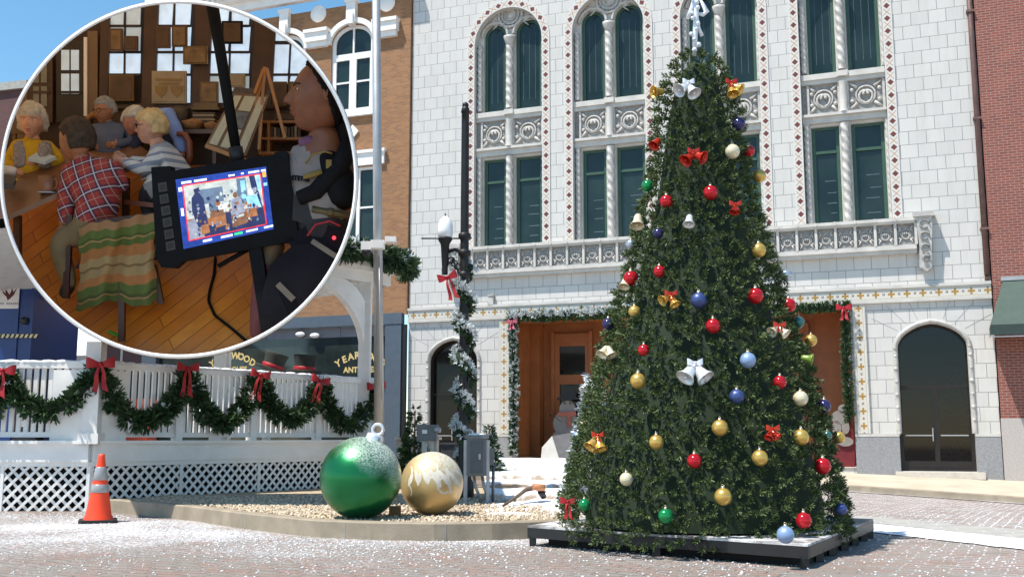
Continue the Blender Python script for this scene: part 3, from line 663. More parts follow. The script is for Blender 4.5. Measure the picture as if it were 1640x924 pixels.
# wide corner boards beside the corner post
q = MB(); wallbox(q, A - Vector((.62, 0, 0)), A - Vector((.1, 0, 0)), ZD+.05, ZR-.12, -.0, .05); wallbox(q, A + ab*.12, A + ab*.55, ZD+.05, ZR-.12, 0, .05); q.build('corner_board', M_whitepaint, gzb)
def post(p, z1, wd=.23):
    q = MB(); q.box((p.x-wd/2, p.y-wd/2, ZD), (p.x+wd/2, p.y+wd/2, z1)); q.box((p.x-wd/2-.04, p.y-wd/2-.04, ZD), (p.x+wd/2+.04, p.y+wd/2+.04, ZD+.16)); return q.build('post', M_whitepaint, gzb)
ZB = P(560, 452, 20.5).z; ZT = P(560, 428, 20.5).z
post(A, 2.55); post(B - ab*.34, ZB); post(Vector((-6.9, 24.6, 0)), ZB); post(C_, ZB); post(Vector((-12.2, 19.6, 0)), ZB)
bp = P(365, 575, 24.6)
# beams (they start behind the added inset drum)
M1 = A.lerp(B, .55); q = MB(); wallbox(q, M1, B + ab*.25, ZB, ZT, -.16, .12); q.build('beam', M_whitepaint, gzb); q = MB(); wallbox(q, B + Vector((.12,.12,0)), C_, ZB, ZT, -.12, .12); q.build('beam', M_whitepaint, gzb); q = MB(); wallbox(q, Vector((-12.6, 19.8, 0)), Vector((-9.6, 17.9, 0)), ZB, ZT, -.12, .12)
q.build('beam', M_whitepaint, gzb); q = MB(); wallbox(q, M1, B + ab*.30, ZT-.09, ZT, .12, .2); q.build('beam_cornice', M_whitepaint, gzb)
# arched bracket with pierced spandrel
q = MB(); pb = B - ab*.34; Rb = 1.95; hgt = 1.35
outer = [Vector((0, ZB)), Vector((-Rb-.3, ZB))]
arc = [(-Rb + Rb*math.sin(t*math.pi/2/14)*1.0, ZB - hgt + hgt*math.cos(t*math.pi/2/14)) for t in range(15)]
def ABp(s, z, off): return pb + ab*(s-.10) + nrm*off + Vector((0, 0, z))
for i in range(14):
    (s0, z0), (s1, z1) = arc[i], arc[i+1]
    dd = Vector((s1-s0, z1-z0)).normalized(); nn = Vector((-dd.y, dd.x)); th = .26 - .10*i/14
    o0 = (s0 + abs(nn.x)*th*0 , z0); 
    c0, c1 = Vector((s0, z0)), Vector((s1, z1)); e0, e1 = c0 + Vector((.34, .24)), c1 + Vector((.34, .24))
    e0 = Vector((min(e0.x, 0), min(e0.y, ZB))); e1 = Vector((min(e1.x, 0), min(e1.y, ZB)))
    q.prism([ABp(c0.x, c0.y, -.07), ABp(c1.x, c1.y, -.07), ABp(e1.x, e1.y, -.07), ABp(e0.x, e0.y, -.07)], nrm*.15)
q.build('arch_bracket', M_whitepaint, gzb)
q = MB()
for i in range(7):
    for j in range(7):
        s_, z_ = -.12 - i*.075, ZB - .05 - j*.06
        if i + j < 7 and rnd.random() < .8: q.box((0, 0, 0), (1, 1, 1)); 
        else: continue
        for v in q.v[-8:]: 
            x_, y_, w_ = v; pt_ = ABp(s_ - x_*.05, z_ - w_*.045, -.03 + y_*.05); v.x, v.y, v.z = pt_
for i in range(7): q.bar(ABp(-.05, ZB-.04-i*.07, 0), ABp(-.05-(.62-i*.08), ZB-.04-i*.07, 0), .02, .02); q.bar(ABp(-.1-i*.08, ZB, 0), ABp(-.1-i*.08, ZB-(.5-i*.065), 0), .02, .02)
q.build('pierced_spandrel', M_greywhite, gzb)
q = MB(); q.prism([Vector((-9.75, 17.95, ZB)), Vector((-9.1, 17.5, ZB)), Vector((-9.75, 17.95, ZB-.6))], (.1, .15, 0)); q.build('arch_bracket', M_whitepaint, gzb)
# roof
AP = Vector((-7.0, 20.2, 5.9)); EV = [M1 + nrm*.5, B + ab*.25 + nrm*.5, C_ + Vector((.9, .9, 0)), Vector((-12.5, 25, 0)), Vector((-13.2, 19.4, 0)), Vector((-9.5, 17.2, 0))]
q = MB(); ez = ZT + .02
for i in range(len(EV)):
    a, b = EV[i].copy(), EV[(i+1) % len(EV)].copy()
    if i == len(EV)-1: continue
    a.z = b.z = ez + .12; q.add([a, b, AP], [(0, 1, 2)]); a2, b2 = a - Vector((0,0,.14)), b - Vector((0,0,.14)); q.quad(a2, b2, b, a); q.add([a2, b2, AP - Vector((0,0,.3))], [(2, 1, 0)])
q.build('roof', M_greywhite, gzb)

# ------------------------------------------------------------------ needle greenery
def tuft(mb, c, d, n, ln, wd, spread, m=0):
    d = d.normalized(); x = d.orthogonal().normalized(); y = d.cross(x); vs = []; fs = []
    for k in range(n):
        a = rnd.random()*6.283; s = spread*math.sqrt(rnd.random()); q = (d + (x*math.cos(a) + y*math.sin(a))*s).normalized()
        l = ln*(.65 + .5*rnd.random()); b = c + q*l*.08; t = q.cross(Vector((rnd.random()-.5, rnd.random()-.5, rnd.random()-.5))).normalized()*wd*.5
        i = len(vs); vs += [b - t*.7, b + t*.7, c + q*l*.75 + t, c + q*l, c + q*l*.75 - t]; fs.append((i, i+1, i+2, i+3, i+4))
    mb.add(vs, fs, m)
def garland_mesh(pts, rad, per_m, ln, wd, mats, snow=0.0, n=9):
    mb = MB(); L = 0
    for i in range(len(pts)-1):
        a, b = pts[i], pts[i+1]; l = (b-a).length; L += l
        for k in range(max(1, int(per_m*l + rnd.random()))):
            p = a.lerp(b, rnd.random()); d = Vector((rnd.gauss(0,1), rnd.gauss(0,1), rnd.gauss(0,1))).normalized(); ax = (b-a).normalized(); d = (d - ax*d.dot(ax)*.7).normalized()
            mm = 1 if (rnd.random() < snow and (d.z > -.3)) else 0
            tuft(mb, p + d*rad*(.25+.75*rnd.random()), d + Vector((0,0,.1)), n, ln, wd, .9, mm)
    mb.tube(pts, rad*.55, 6, 2, True)
    return mb
def bow_mesh(c, sz, facing, tails=1.0, tilt=0.0):
    """red ribbon bow: two loops, knot and two tails"""
    f = Vector(facing).normalized(); r = Vector((0, 0, 1)).cross(f).normalized(); u = f.cross(r)
    Mx = Matrix((r, u, f)).transposed() @ Matrix.Rotation(tilt, 3, 'Z')
    q = MB(); T = lambda x, y, z: Vector(c) + Mx @ Vector((x*sz, y*sz, z*sz))
    for sg in (-1, 1):
        vs = []
        for k in range(17):
            t = k/16*2*math.pi; x = .03 + .27*(1-math.cos(t)); hw_ = .07 + .16*min(1, x/.45); z = .03 + .13*math.sin(t)*(.4+x)
            yc = .10*x/.5; vs += [T(sg*x, yc-hw_, z), T(sg*x, yc+hw_, z)]
        q.add(vs, [(2*k, 2*k+1, 2*k+3, 2*k+2) for k in range(16)], 0, True)
        vs = []; 
        for k in range(8):
            t = k/7; x = sg*(.04 + .20*t + .04*math.sin(t*6)); y = -.05 - tails*.85*t; z = .10 + .05*math.sin(t*7+sg)
            wdt = .05 + .07*t; vs += [T(x-wdt, y + .06*(k == 7), z), T(x+wdt, y - .05*(k == 7), z+.03)]
        q.add(vs, [(2*k, 2*k+1, 2*k+3, 2*k+2) for k in range(7)], 0, True)
    q.ball(T(0, .03, .08), .10*sz, 10)
    return q
def catenary(a, b, sag, n=16): return [a.lerp(b, i/n) - Vector((0, 0, sag*4*(i/n)*(1-i/n))) for i in range(n+1)]
def railpt(x, y, off=.13):
    o = (A + nrm*off) if x > 152 else (A + Vector((0, -off, 0))); n_ = nrm if x > 152 else Vector((0, -1, 0)); d = ray(x, y); return CP + d*((o - CP).dot(n_)/d.dot(n_))
# swags along the rail: photo points of the hanging points
HP = [(-40, 600, 15.85), (6, 600, 15.85), (158, 592, 15.75), (302, 602, 17.45), (414, 609, 18.9), (513, 618, 20.1), (603, 618, 20.85)]
dips = [655, 655, 675, 675, 668, 680]
sw = ['at the left end of the gazebo rail, cut off by the photo edge', 'on the left face of the gazebo rail', 'long garland swag just right of the gazebo corner post', 'garland swag below the second bow from the corner', 'garland swag in front of the two top hats', 'last garland swag ending at the grey steel pole']
for i in range(6):
    a, b = railpt(*HP[i][:2]), railpt(*HP[i+1][:2]); mid = a.lerp(b, .5); zz = P((HP[i][0]+HP[i+1][0])/2, dips[i], mid.y).z
    pts = catenary(a, b, mid.z - zz + .02); pts = [p + nrm*.0 for p in pts]
    lab = sw[i] if 'swag' in sw[i] else 'green garland ' + sw[i]
    o = garland_mesh(pts, .115, 120 if i < 5 else 90, .15, .030, None, .02, 10).build('garland', [M_ndl_d, M_ndl_w, M_ndl_in]); tag(o, lab, 'garland', 'garland swags on the gazebo rail')
bl = ['red bow on the left part of the gazebo rail at the photo edge', 'big red bow on the white corner post of the gazebo', 'red bow on the rail, first to the right of the corner post', 'red bow on the rail, left of the two top hats', 'red bow on the rail, right of the two top hats', 'red bow at the right end of the rail, half behind the steel pole']
for i, (x, y, Y, s_) in enumerate([(4, 594, 15.6, .33), (161, 584, 15.55, .36), (301, 590, 17.2, .31), (417, 601, 18.6, .30), (513, 610, 19.85, .31), (603, 620, 20.7, .33)]):
    o = bow_mesh(railpt(x, y, .30), s_, nrm*.6 + Vector((0, -1, 0)) if i else (0.2, -1, 0), rnd.uniform(1.2, 1.7), rnd.uniform(-.3, .3)).build('bow', M_red); tag(o, bl[i], 'bow', 'red bows on the gazebo rail')
# eave garlands
e1 = [M1 + nrm*.55, B + ab*.25 + nrm*.55, B + ab*.4 + nrm*.3 + Vector((0, .9, 0))]
pts = resample([Vector((p.x, p.y, ez + .1 + .05)) for p in e1], 22)
for p in pts: p.z += .05*math.sin(p.x*6)
tag(garland_mesh(pts, .16, 150, .18, .034, None, .18, 9).build('garland', [M_ndl_d, M_ndl_w, M_ndl_in]), 'green garland along the right eave of the gazebo roof', 'garland')
pts = resample([Vector((-13.2, 19.35, ez+.12)), Vector((-9.5, 17.15, ez+.12))], 14)
tag(garland_mesh(pts, .15, 150, .17, .034, None, .3, 9).build('garland', [M_ndl_d, M_ndl_w, M_ndl_in]), 'snowy green garland along the left eave of the gazebo roof', 'garland')

# top hats on the rail
M_hat = mat('dark felt', (.03,.034,.03), .9, 0, .2, 12)
def hat(px, py, Y, s, tl, lab):
    p = P(px, py, Y); p.z = ZR + .03 + .10*abs(math.sin(tl)); Mx = Matrix.Translation(p) @ Matrix.Rotation(tl, 4, 'Y') @ Matrix.Scale(s, 4)
    t = thing('top_hat', lab, 'hat', p, 0, 'top hats on the gazebo rail')
    q = MB(); q.lathe([(.0,.02),(.30,.02),(.33,.06),(.31,.07),(.185,.05),(.18,.12),(.20,.28),(.215,.33),(.20,.35),(0,.36)], Mx, 24); q.build('crown', M_hat, t)
    q = MB(); q.lathe([(.188,.05),(.196,.06),(.196,.13),(.186,.14)], Mx, 24); q.build('hat_band', M_red, t)
hat(434, 597, 19.2, 1.02, .32, 'dark top hat tilted to the right, with red band, on the white rail')
hat(487, 600, 19.75, 1.05, .06, 'dark top hat standing upright with red band, on the white rail')

# things seen through the gazebo on the left
tk = thing('delivery_truck', 'blue box truck with white bird emblem panel and hazard stripe behind the gazebo', 'truck', P(20, 700, 24.5))
Yt = 24.5
def pr(x0, y0, x1, y1, Y, dp, m, name, par, mm):
    q = MB(); a, b = P(x0, y1, Y), P(x1, y0, Y); q.box((a.x, Y, a.z), (b.x, Y+dp, b.z)); return q.build(name, mm, par)
q = MB(); a, b = P(-260, 700, Yt), P(60, 402, Yt); q.box((a.x, Yt, .55), (b.x, Yt+2.6, b.z)); 
for x_ in (29, 52): c = P(x_, 500, Yt); q.box((c.x-.03, Yt-.04, .6), (c.x+.03, Yt-.001, b.z-.1))
q.build('box_body', M_blue, tk)
sgn_ = pr(-10, 452, 32, 494, Yt-.05, .04, 0, 'sign_panel', tk, M_whitepaint)
q = MB(); T_ = lambda x, y: P(x, y, Yt-.06)
q.prism([T_(x, y) for x, y in ((2,461),(6,468),(9,470),(8,462),(11,466),(15,472),(18,466),(19,460),(21,468),(27,461),(22,472),(16,478),(12,481),(10,475),(5,470))], (0, .012, 0))
q.build('emblem', mat('dark red emblem', (.10,.015,.02), .5), sgn_)
q = MB()
for i in range(10): 
    if i != 3: q.box((T_(-3+i*3.3, 486).x, Yt-.06, T_(0, 487.5).z), (T_(-1+i*3.3, 486).x, Yt-.052, T_(0, 484.5).z))
q.build('emblem_text', mat('grey print', (.35,.33,.35), .6), sgn_)
q = MB(); hz = pr(-10, 535, 60, 541, Yt-.06, .05, 0, 'hazard_stripe', tk, M_black)
for i in range(9): x_ = -6 + i*7.5; q.prism([T_(x_, 541)-Vector((0,.012,0)), T_(x_+4, 541)-Vector((0,.012,0)), T_(x_+7, 535)-Vector((0,.012,0)), T_(x_+3, 535)-Vector((0,.012,0))], (0, .01, 0))
q.build('stripe_mark', mat('cream reflective', (.75,.66,.40), .5), hz)
q = MB(); c = P(41, 514, Yt); q.lathe([(0,0),(.09,0),(.09,.05),(0,.05)], Matrix.Translation((c.x, Yt-.05, c.z)) @ Matrix.Rotation(R(90), 4, 'X'), 14); q.build('latch', M_black, tk)
q = MB()
for x_ in (-170, -60, 30):
    c = P(x_, 690, Yt+.3); q.tube([(c.x, Yt+.2, .5), (c.x, Yt+.55, .5)], .5, 20)
q.build('wheel', M_rubber, tk)
wp = thing('white_panel', 'bright white fabric panel standing beside the blue truck', 'panel', P(97, 700, 30))
q = MB(); a, b = P(50, 568, 30), P(146, 503, 30); 
nx_, nz_ = 10, 6
for j in range(nz_+1):
    for i in range(nx_+1): q.v.append(Vector((a.x + (b.x-a.x)*i/nx_, 30 - .5*(j/nz_) *0 + 2.6*(j/nz_), a.z + (b.z-a.z)*j/nz_ + .03*math.sin(i*1.3)*(j == 0))))
for j in range(nz_):
    for i in range(nx_): q.f.append([j*11+i, j*11+i+1, (j+1)*11+i+1, (j+1)*11+i]); q.m.append(0); q.sm.append(True)
b_ = len(q.v); q.quad(Vector((a.x, 30.02, a.z)), Vector((b.x, 30.02, a.z)), Vector((b.x, 32.62, b.z)), Vector((a.x, 32.62, b.z)))
q.build('fabric', mat('white sheet', (.88,.88,.88), .7, 0, .03), wp)
q = MB()
for x_ in (a.x+.05, b.x-.05): q.bar((x_, 30.0, 0), (x_, 30.05, a.z+.1), .05, .05); q.bar((x_, 32.65, 0), (x_, 32.65, b.z), .05, .05)
q.build('stand', M_greywhite, wp)
q = MB(); a, b = P(56, 502, 33), P(125, 466, 33); q.box((a.x, 33, 0), (b.x, 35, b.z)); q.box((a.x-.1, 32.9, b.z), (b.x+.1, 35.1, b.z+.12)); tag(q.build('booth', M_greywhite), 'pale grey booth behind the white fabric panel', 'booth')
# clutter behind the rail
M_cl = [mat('clutter navy', (.02,.025,.07), .6), mat('clutter dark', (.03,.03,.035), .6), mat('clutter orange', (.55,.06,.02), .5), mat('clutter yellow', (.6,.5,.02), .5), mat('clutter white', (.6,.6,.6), .5)]
def crate(x0, y0, x1, y1, Y, m, lab, name='crate', base=ZD):
    a, b = P(x0, y1, Y), P(x1, y0, Y); q = MB(); w_ = b.x-a.x
    t = thing(name, lab, name.replace('_', ' '), ((a.x+b.x)/2, Y, base)); q.box((a.x, Y, base), (b.x, Y+.6, b.z)); 
    q.box((a.x-.02, Y-.02, b.z-.08), (b.x+.02, Y+.62, b.z+.02)); q.build('body', m, t)
    q = MB(); q.box((a.x+w_*.3, Y-.025, base+.25*(b.z-base)), (b.x-w_*.3, Y-.001, base+.6*(b.z-base))); q.build('label_patch', M_cl[4], t)
crate(20, 606, 62, 690, 18.2, M_cl[1], 'dark equipment case behind the left picket rail', 'equipment_case'); crate(70, 600, 112, 690, 18.4, M_cl[0], 'navy equipment case behind the left picket rail', 'equipment_case')
crate(185, 640, 236, 690, 19.5, M_cl[2], 'orange crate seen through the pickets right of the corner post'); crate(190, 600, 236, 640, 20.2, M_cl[1], 'dark crate with white patch seen through the pickets', 'crate')

# ------------------------------------------------------------------ GRAVEL BED, KERB, SNOW STEPS
KZ = .19
kpx = [(170, 820), (240, 826), (310, 834), (400, 848), (503, 860), (600, 864.5), (700, 866), (790, 864.5), (860, 862)]
kp = [G(x, y) for x, y in kpx]; kp = resample(kp, 40)
kp += [kp[-1] + Vector((.35*i, .10*i*i*.3 + .08*i, 0)) for i in range(1, 8)]
inn = []
for i, p in enumerate(kp):
    d = (kp[min(i+1, len(kp)-1)] - kp[max(i-1, 0)]).normalized(); inn.append(p + Vector((-d.y, d.x, 0))*.17)
q = MB(); n = len(kp); up_ = Vector((0, 0, KZ))
q.add([p + Vector((0,0,-.05)) for p in kp] + [p + Vector((0,0,KZ-.015)) for p in kp] + [p + (inn[i]-p)*.09 + up_ for i, p in enumerate(kp)] + [p + up_ for p in inn] + [p for p in inn], [(r_*n+i, r_*n+i+1, (r_+1)*n+i+1, (r_+1)*n+i) for r_ in range(4) for i in range(n-1)], 0, False)
for i in (7, 14, 22, 30, 38):
    d = (kp[i+1]-kp[i]).normalized(); nn = Vector((d.y, -d.x, 0)); q.bar(kp[i] + nn*.0015 + Vector((0,0,-.02)), kp[i] + nn*.0015 + Vector((0,0,KZ-.02)), .008, .003, nn, 1)
tag(q.build('bed_kerb', [M_concrete, M_joint]), kind='structure')
tg = NT('tan gravel'); co = tg.co(); vv = tg.n('TexVoronoi'); tg.l(co, vv.inputs['Vector']); vv.inputs['Scale'].default_value = 26
gc = tg.mix(tg.ramp(tg.noise(co, 30, 3), .3, .7), (.30,.23,.15), (.55,.45,.32)); tg.bump(vv.outputs['Distance'], .8, .02); M_gravel = tg.done(gc, .85)
q = MB(); back = [Vector((3.6, 14.5, 0)), Vector((3.2, 17, 0)), Vector((1.5, 21.5, 0)), Vector((-2.6, 21.2, 0)), Vector((-6.3, 16.3, 0))]
ring = inn + back; c0 = Vector((-.8, 14.5, KZ-.02)); q.v = [c0] + [Vector((p.x, p.y, KZ-.03)) for p in ring]
for i in range(len(ring)): q.f.append([0, 1+i, 1+(i+1) % len(ring)]); q.m.append(0); q.sm.append(False)
tag(q.build('gravel_bed', M_gravel), kind='structure')
q = MB(); M_peb = leafmat('pebbles', (.28,.21,.14), (.66,.56,.42), .8); cnt = 0
oc8 = [Vector(v) for v in ((1,0,0),(-1,0,0),(0,1,0),(0,-1,0),(0,0,1),(0,0,-1))]; of8 = [(0,2,4),(2,1,4),(1,3,4),(3,0,4),(2,0,5),(1,2,5),(3,1,5),(0,3,5)]
kx = [p.x for p in inn]
while cnt < 9000:
    x = rnd.uniform(-5.6, 2.2); y = rnd.uniform(11.3, 17)
    i = min(range(len(inn)), key=lambda i: abs(inn[i].x - x))
    if y < inn[i].y + .05 or y > 11.6 + 5.5*rnd.random()**1.2 + max(0, -x-1)*1.1: continue
    s_ = rnd.uniform(.012, .028); Mr = Matrix.Rotation(rnd.random()*6, 3, Vector((rnd.random(), rnd.random(), rnd.random()+.1)).normalized())
    q.add([Vector((x, y, KZ-.02+s_*.4)) + (Mr @ v)*s_ for v in oc8], of8, 0, True); cnt += 1
tag(q.build('gravel', M_peb), kind='stuff')
# snow-covered steps up to the entrance, and soft snow over the end of the bed
def snowmat_brown():
    t = NT('snow over brown stone'); co = t.co(); g = t.n('NewGeometry'); nz = t.xyz(g.outputs['Normal'])[2]
    f = t.ramp(t.m('ADD', t.m('MULTIPLY', nz, .55), t.noise(co, 5, 4)), .66, .86); t.bump(t.noise(co, 14, 4), .5, .03); return t.done(t.mix(f, (.42,.33,.26), (.88,.88,.90)), .7)
M_snowstep = snowmat_brown()
q = MB()
steps = [(15.6, 787, 16.6), (17.4, 772, 18.6), (19.4, 757, 20.9), (21.8, 742, 27.5)]
for k, (Yf, yp, Yb) in enumerate(steps):
    zt_ = P(850, yp, Yf).z; x0, x1 = P(778 - k*2, 700, Yf).x, P(1010, 700, Yf).x
    n_ = 36; rows = [(0, -.6), (0, -.06), (.05, 0), (.4, .01), (1.0, 0)]
    vs = []
    for r_, (fy, dz) in enumerate(rows):
        for i in range(n_+1):
            x = x0 + (x1-x0)*i/n_; jit = noise.noise(Vector((x*2.1, k*5.3, r_*.7)))
            vs.append(Vector((x, Yf + fy*(Yb-Yf) + (.10*jit if r_ < 3 else 0), zt_ + dz + (.035*jit if r_ > 0 else 0))))
    q.add(vs, [(r_*(n_+1)+i, r_*(n_+1)+i+1, (r_+1)*(n_+1)+i+1, (r_+1)*(n_+1)+i) for r_ in range(4) for i in range(n_)], 0, True)
tag(q.build('steps', M_snowstep), kind='structure')
q = MB(); n_ = 30; vs = []
for j in range(n_+1):
    for i in range(n_+1):
        x = -.7 + 3.4*i/n_; y = 12.1 + 3.8*j/n_ + .5*max(0, 1-(x+.7)/1.8)*(1-j/n_)
        e = min(1, 3*min(i, n_-i, j, n_-j)/n_); vs.append(Vector((x, y, KZ - .045 + .11*e*(.55 + 1.1*noise.noise(Vector((x*1.6, y*1.6, 3)))) + .025*noise.noise(Vector((x*7, y*7, 1)))*e)))
q.add(vs, [(j*(n_+1)+i, j*(n_+1)+i+1, (j+1)*(n_+1)+i+1, (j+1)*(n_+1)+i) for j in range(n_) for i in range(n_)], 0, True)
tag(q.build('snow', M_snow), kind='structure')
# broken branch lying in the snow, with a cut stump end
br = thing('broken_branch', 'bent brown branch lying in the snow left of the big tree', 'branch', P(850, 800, 14.6))
q = MB(); q.tube([P(805, 810, 14.3), P(825, 797, 14.4), P(842, 784, 14.5), P(858, 780, 14.55), P(872, 789, 14.6)], [.018, .022, .03, .04, .035], 8); q.build('stem', mat('brown bark', (.12,.085,.06), .9, 0, .3, 20), br)
q = MB(); q.tube([P(853, 779, 14.5), P(872, 781, 14.55)], [.045, .05], 8); q.tube([P(866, 786, 14.55), P(871, 796, 14.6)], [.05, .04], 8, 1); q.build('cut_end', [mat('orange wood', (.50,.22,.10), .8), M_black], br)

# loose flakes of fake snow lying on the pavers
q = MB(); cnt = 0
while cnt < 8000:
    y = 7.4 + 8.2*rnd.random()**.9; x = rnd.uniform(-.52*y - .3, .52*y + .3); dk = 1.0
    for p in kp[::4]: dk = min(dk, max(.0, ((p.x-x)**2 + (p.y-y)**2)**.5/3.6))
    if x > 2.2 and y > 9: dk = max(dk, .65)
    if y > 10.6 and any(abs(p.x-x) < .4 and y > p.y - .03 for p in kp): continue
    if rnd.random() > (1-dk)**3*1.1 + .05 + .45*max(0, noise.noise(Vector((x*.9, y*.9, 2)))-.1) + .3*max(0, noise.noise(Vector((x*4, y*4, 5)))-.15): continue
    s_ = rnd.choice((.004, .005, .006, .007, .009, .014)); Mr = Matrix.Rotation(rnd.random()*6, 3, 'Z')
    q.add([Vector((x, y, gz(x, y) + .003)) + (Mr @ Vector((v.x*s_*rnd.uniform(.7, 1.6), v.y*s_, v.z*s_*.5))) for v in oc8], of8, 0, True); cnt += 1
tag(q.build('snow_flakes', M_snow), kind='stuff')

# ------------------------------------------------------------------ GIANT ORNAMENTS
def frost(name, base, r, metal, seed, thr0):
    t = NT(name); co = t.co(); x = t.xyz(co)
    h = t.m('ADD', t.m('MULTIPLY', x[2], 1.0), t.m('MULTIPLY', x[0], .55))
    f = t.m('MULTIPLY', t.ramp(t.m('ADD', h, t.m('MULTIPLY', t.noise(co, 3, 3), .35)), thr0, thr0+.35), t.ramp(t.noise(co, 60, 3, .7), .36, .60))
    c = t.mix(f, base, (.62,.66,.62)); t.put(t.b.inputs['Metallic'], t.m('MULTIPLY', t.m('SUBTRACT', 1.0, f), metal)); m_ = t.done(c, .3, 0)
    t.l(t.m('MULTIPLY', t.m('SUBTRACT', 1.0, f), metal), t.b.inputs['Metallic']); t.put(t.b.inputs['Roughness'], t.m('ADD', r, t.m('MULTIPLY', f, .4))); t.b.inputs['Coat Weight'].default_value = .35; t.b.inputs['Coat Roughness'].default_value = .16
    return m_
def ornament_big(px, py, rpx, Y, label, m, capm, swirl=None, tilt=0):
    c = P(px, py, Y); r = rpx/FPX*(c-CP).dot(FW); c.z = KZ - .01 + r*.985
    t = thing('giant_ornament', label, 'ornament', c, 0, 'giant ball ornaments on the gravel bed')
    q = MB(); Mx = Matrix.Translation(c) @ Matrix.Rotation(tilt, 4, 'Y')
    q.ball(c, r, 64); q.build('ball', m, t)
    if swirl: Mx = Matrix.Translation(c) @ Matrix.Rotation(R(-62), 4, 'X') @ Matrix.Rotation(R(25), 4, 'Y')
    q = MB(); q.lathe([(r*.22, r*.95), (r*.22, r*1.08), (r*.19, r*1.11), (0, r*1.12)], Mx, 24); q.build('cap', capm, t)
    q = MB(); q.tube([Mx @ Vector((r*.13*math.cos(a*math.pi/9), 0, r*1.24 + r*.13*math.sin(a*math.pi/9))) for a in range(19)], r*.042, 8); q.build('ring', capm, t)
    if swirl:
        q = MB()
        for pts in swirl:
            vv = []
            for (u, v, wd) in pts:
                d = Vector((u, -math.sqrt(max(.02, 1-u*u-v*v)), v)); vv.append((d.normalized(), wd))
            for k in range(len(vv)-1):
                pass
            L_ = []
            for k, (d, wd) in enumerate(vv):
                tn = (vv[min(k+1, len(vv)-1)][0] - vv[max(k-1, 0)][0]).normalized(); s_ = d.cross(tn).normalized()
                L_ += [c + (d + s_*wd).normalized()*r*1.003, c + (d - s_*wd).normalized()*r*1.003]
            q.add(L_, [(2*k, 2*k+1, 2*k+3, 2*k+2) for k in range(len(vv)-1)], 0, True)
        q.build('swirl_pattern', mat('pale swirl paint', (.66,.62,.54), .5), t)
    return t, c, r
ornament_big(578, 752, 65, 12.15, 'giant metallic green ball ornament with frosted top and silver loop on the gravel', frost('frosted green metallic', (.008,.17,.05), .36, .8, 1, .30), mat('silver cap', (.75,.76,.78), .3, .5), None, .33)
def leafstroke(u0, v0, ang, ln, wd): return [(u0 + math.cos(ang)*ln*t, v0 + math.sin(ang)*ln*t, wd*math.sin(math.pi*min(1, .08+t*.9))) for t in [i/8 for i in range(9)]]
swr = []
for k in range(6): u = -.55 + k*.24; swr += [leafstroke(u, .42 - .05*abs(k-2), R(250 + k*12), .42, .085), leafstroke(u+.08, .45, R(285 + k*8), .5, .07)]
swr += [[(-.62 + .05*math.sin(t*.9), .55 - t*.09, .022) for t in range(11)], [(-.1 + t*.07, .30 - .05*math.sin(t)*2, .03) for t in range(9)], [(.45 + .2*math.cos(t*.6), -.02 + .25*math.sin(t*.6), .04) for t in range(10)], [(.2+.02*t, .62-.1*t, .035) for t in range(8)], [(.5+.02*t, .50-.1*t, .05) for t in range(9)]]
ornament_big(692, 762, 50, 12.75, 'giant matte gold ball ornament painted with pale leaf swirls on the gravel', frost('pale gold metallic', (.60,.43,.19), .42, .5, 2, .22), mat('gold cap', (.55,.40,.16), .35, .6), swr, 0)
q = MB(); a, b = P(624, 800, 12.6), P(641, 812, 12.6); q.box((a.x, 12.55, KZ-.02), (b.x, 12.7, KZ+.10)); tag(q.build('wood_block', mat('brown wood block', (.28,.16,.07), .8)), 'small brown wood block between the two giant ornaments', 'block')

# ------------------------------------------------------------------ TRAFFIC CONE
cp = G(157, 836); ch = .88
tc = thing('traffic_cone', 'orange traffic cone with two grey reflective collars on the brick road', 'cone', cp)
Mx = Matrix.Translation(cp)
def cr(z): return .145*(1-z/.90)+.032
q = MB(); q.lathe([(.19,.035),(.182,.06)] + [(cr(z), z) for z in (.10,.3,.5,.7,.82)] + [(.042,.84),(.038,ch),(.026,ch+.003),(.03,.8)], Mx, 32); q.build('cone_body', M_orange, tc)
for z0, z1 in ((.385, .49), (.545, .715)):
    q = MB(); q.lathe([(cr(z0)+.001, z0), (cr(z0)+.005, z0+.004), (cr(z1)+.005, z1-.004), (cr(z1)+.001, z1)], Mx, 32); q.build('collar', M_reflect, tc)
q = MB()
pts = [(s1*.235, s2*.235) for s1, s2 in ((-1,-1),(1,-1),(1,1),(-1,1))]
def rrect(h, rr, n=5):
    o = []
    for cx, cy, a0 in ((h-rr, h-rr, 0), (-h+rr, h-rr, 90), (-h+rr, -h+rr, 180), (h-rr, -h+rr, 270)):
        for k in range(n+1): a = R(a0 + 90*k/n); o.append((cx + rr*math.cos(a), cy + rr*math.sin(a)))
    return o
Mz = Mx @ Matrix.Rotation(R(20), 4, 'Z'); q.prism([Mz @ Vector((x, y, 0)) for x, y in rrect(.235, .05)], (0, 0, .04)); q.build('base', M_rubber, tc)

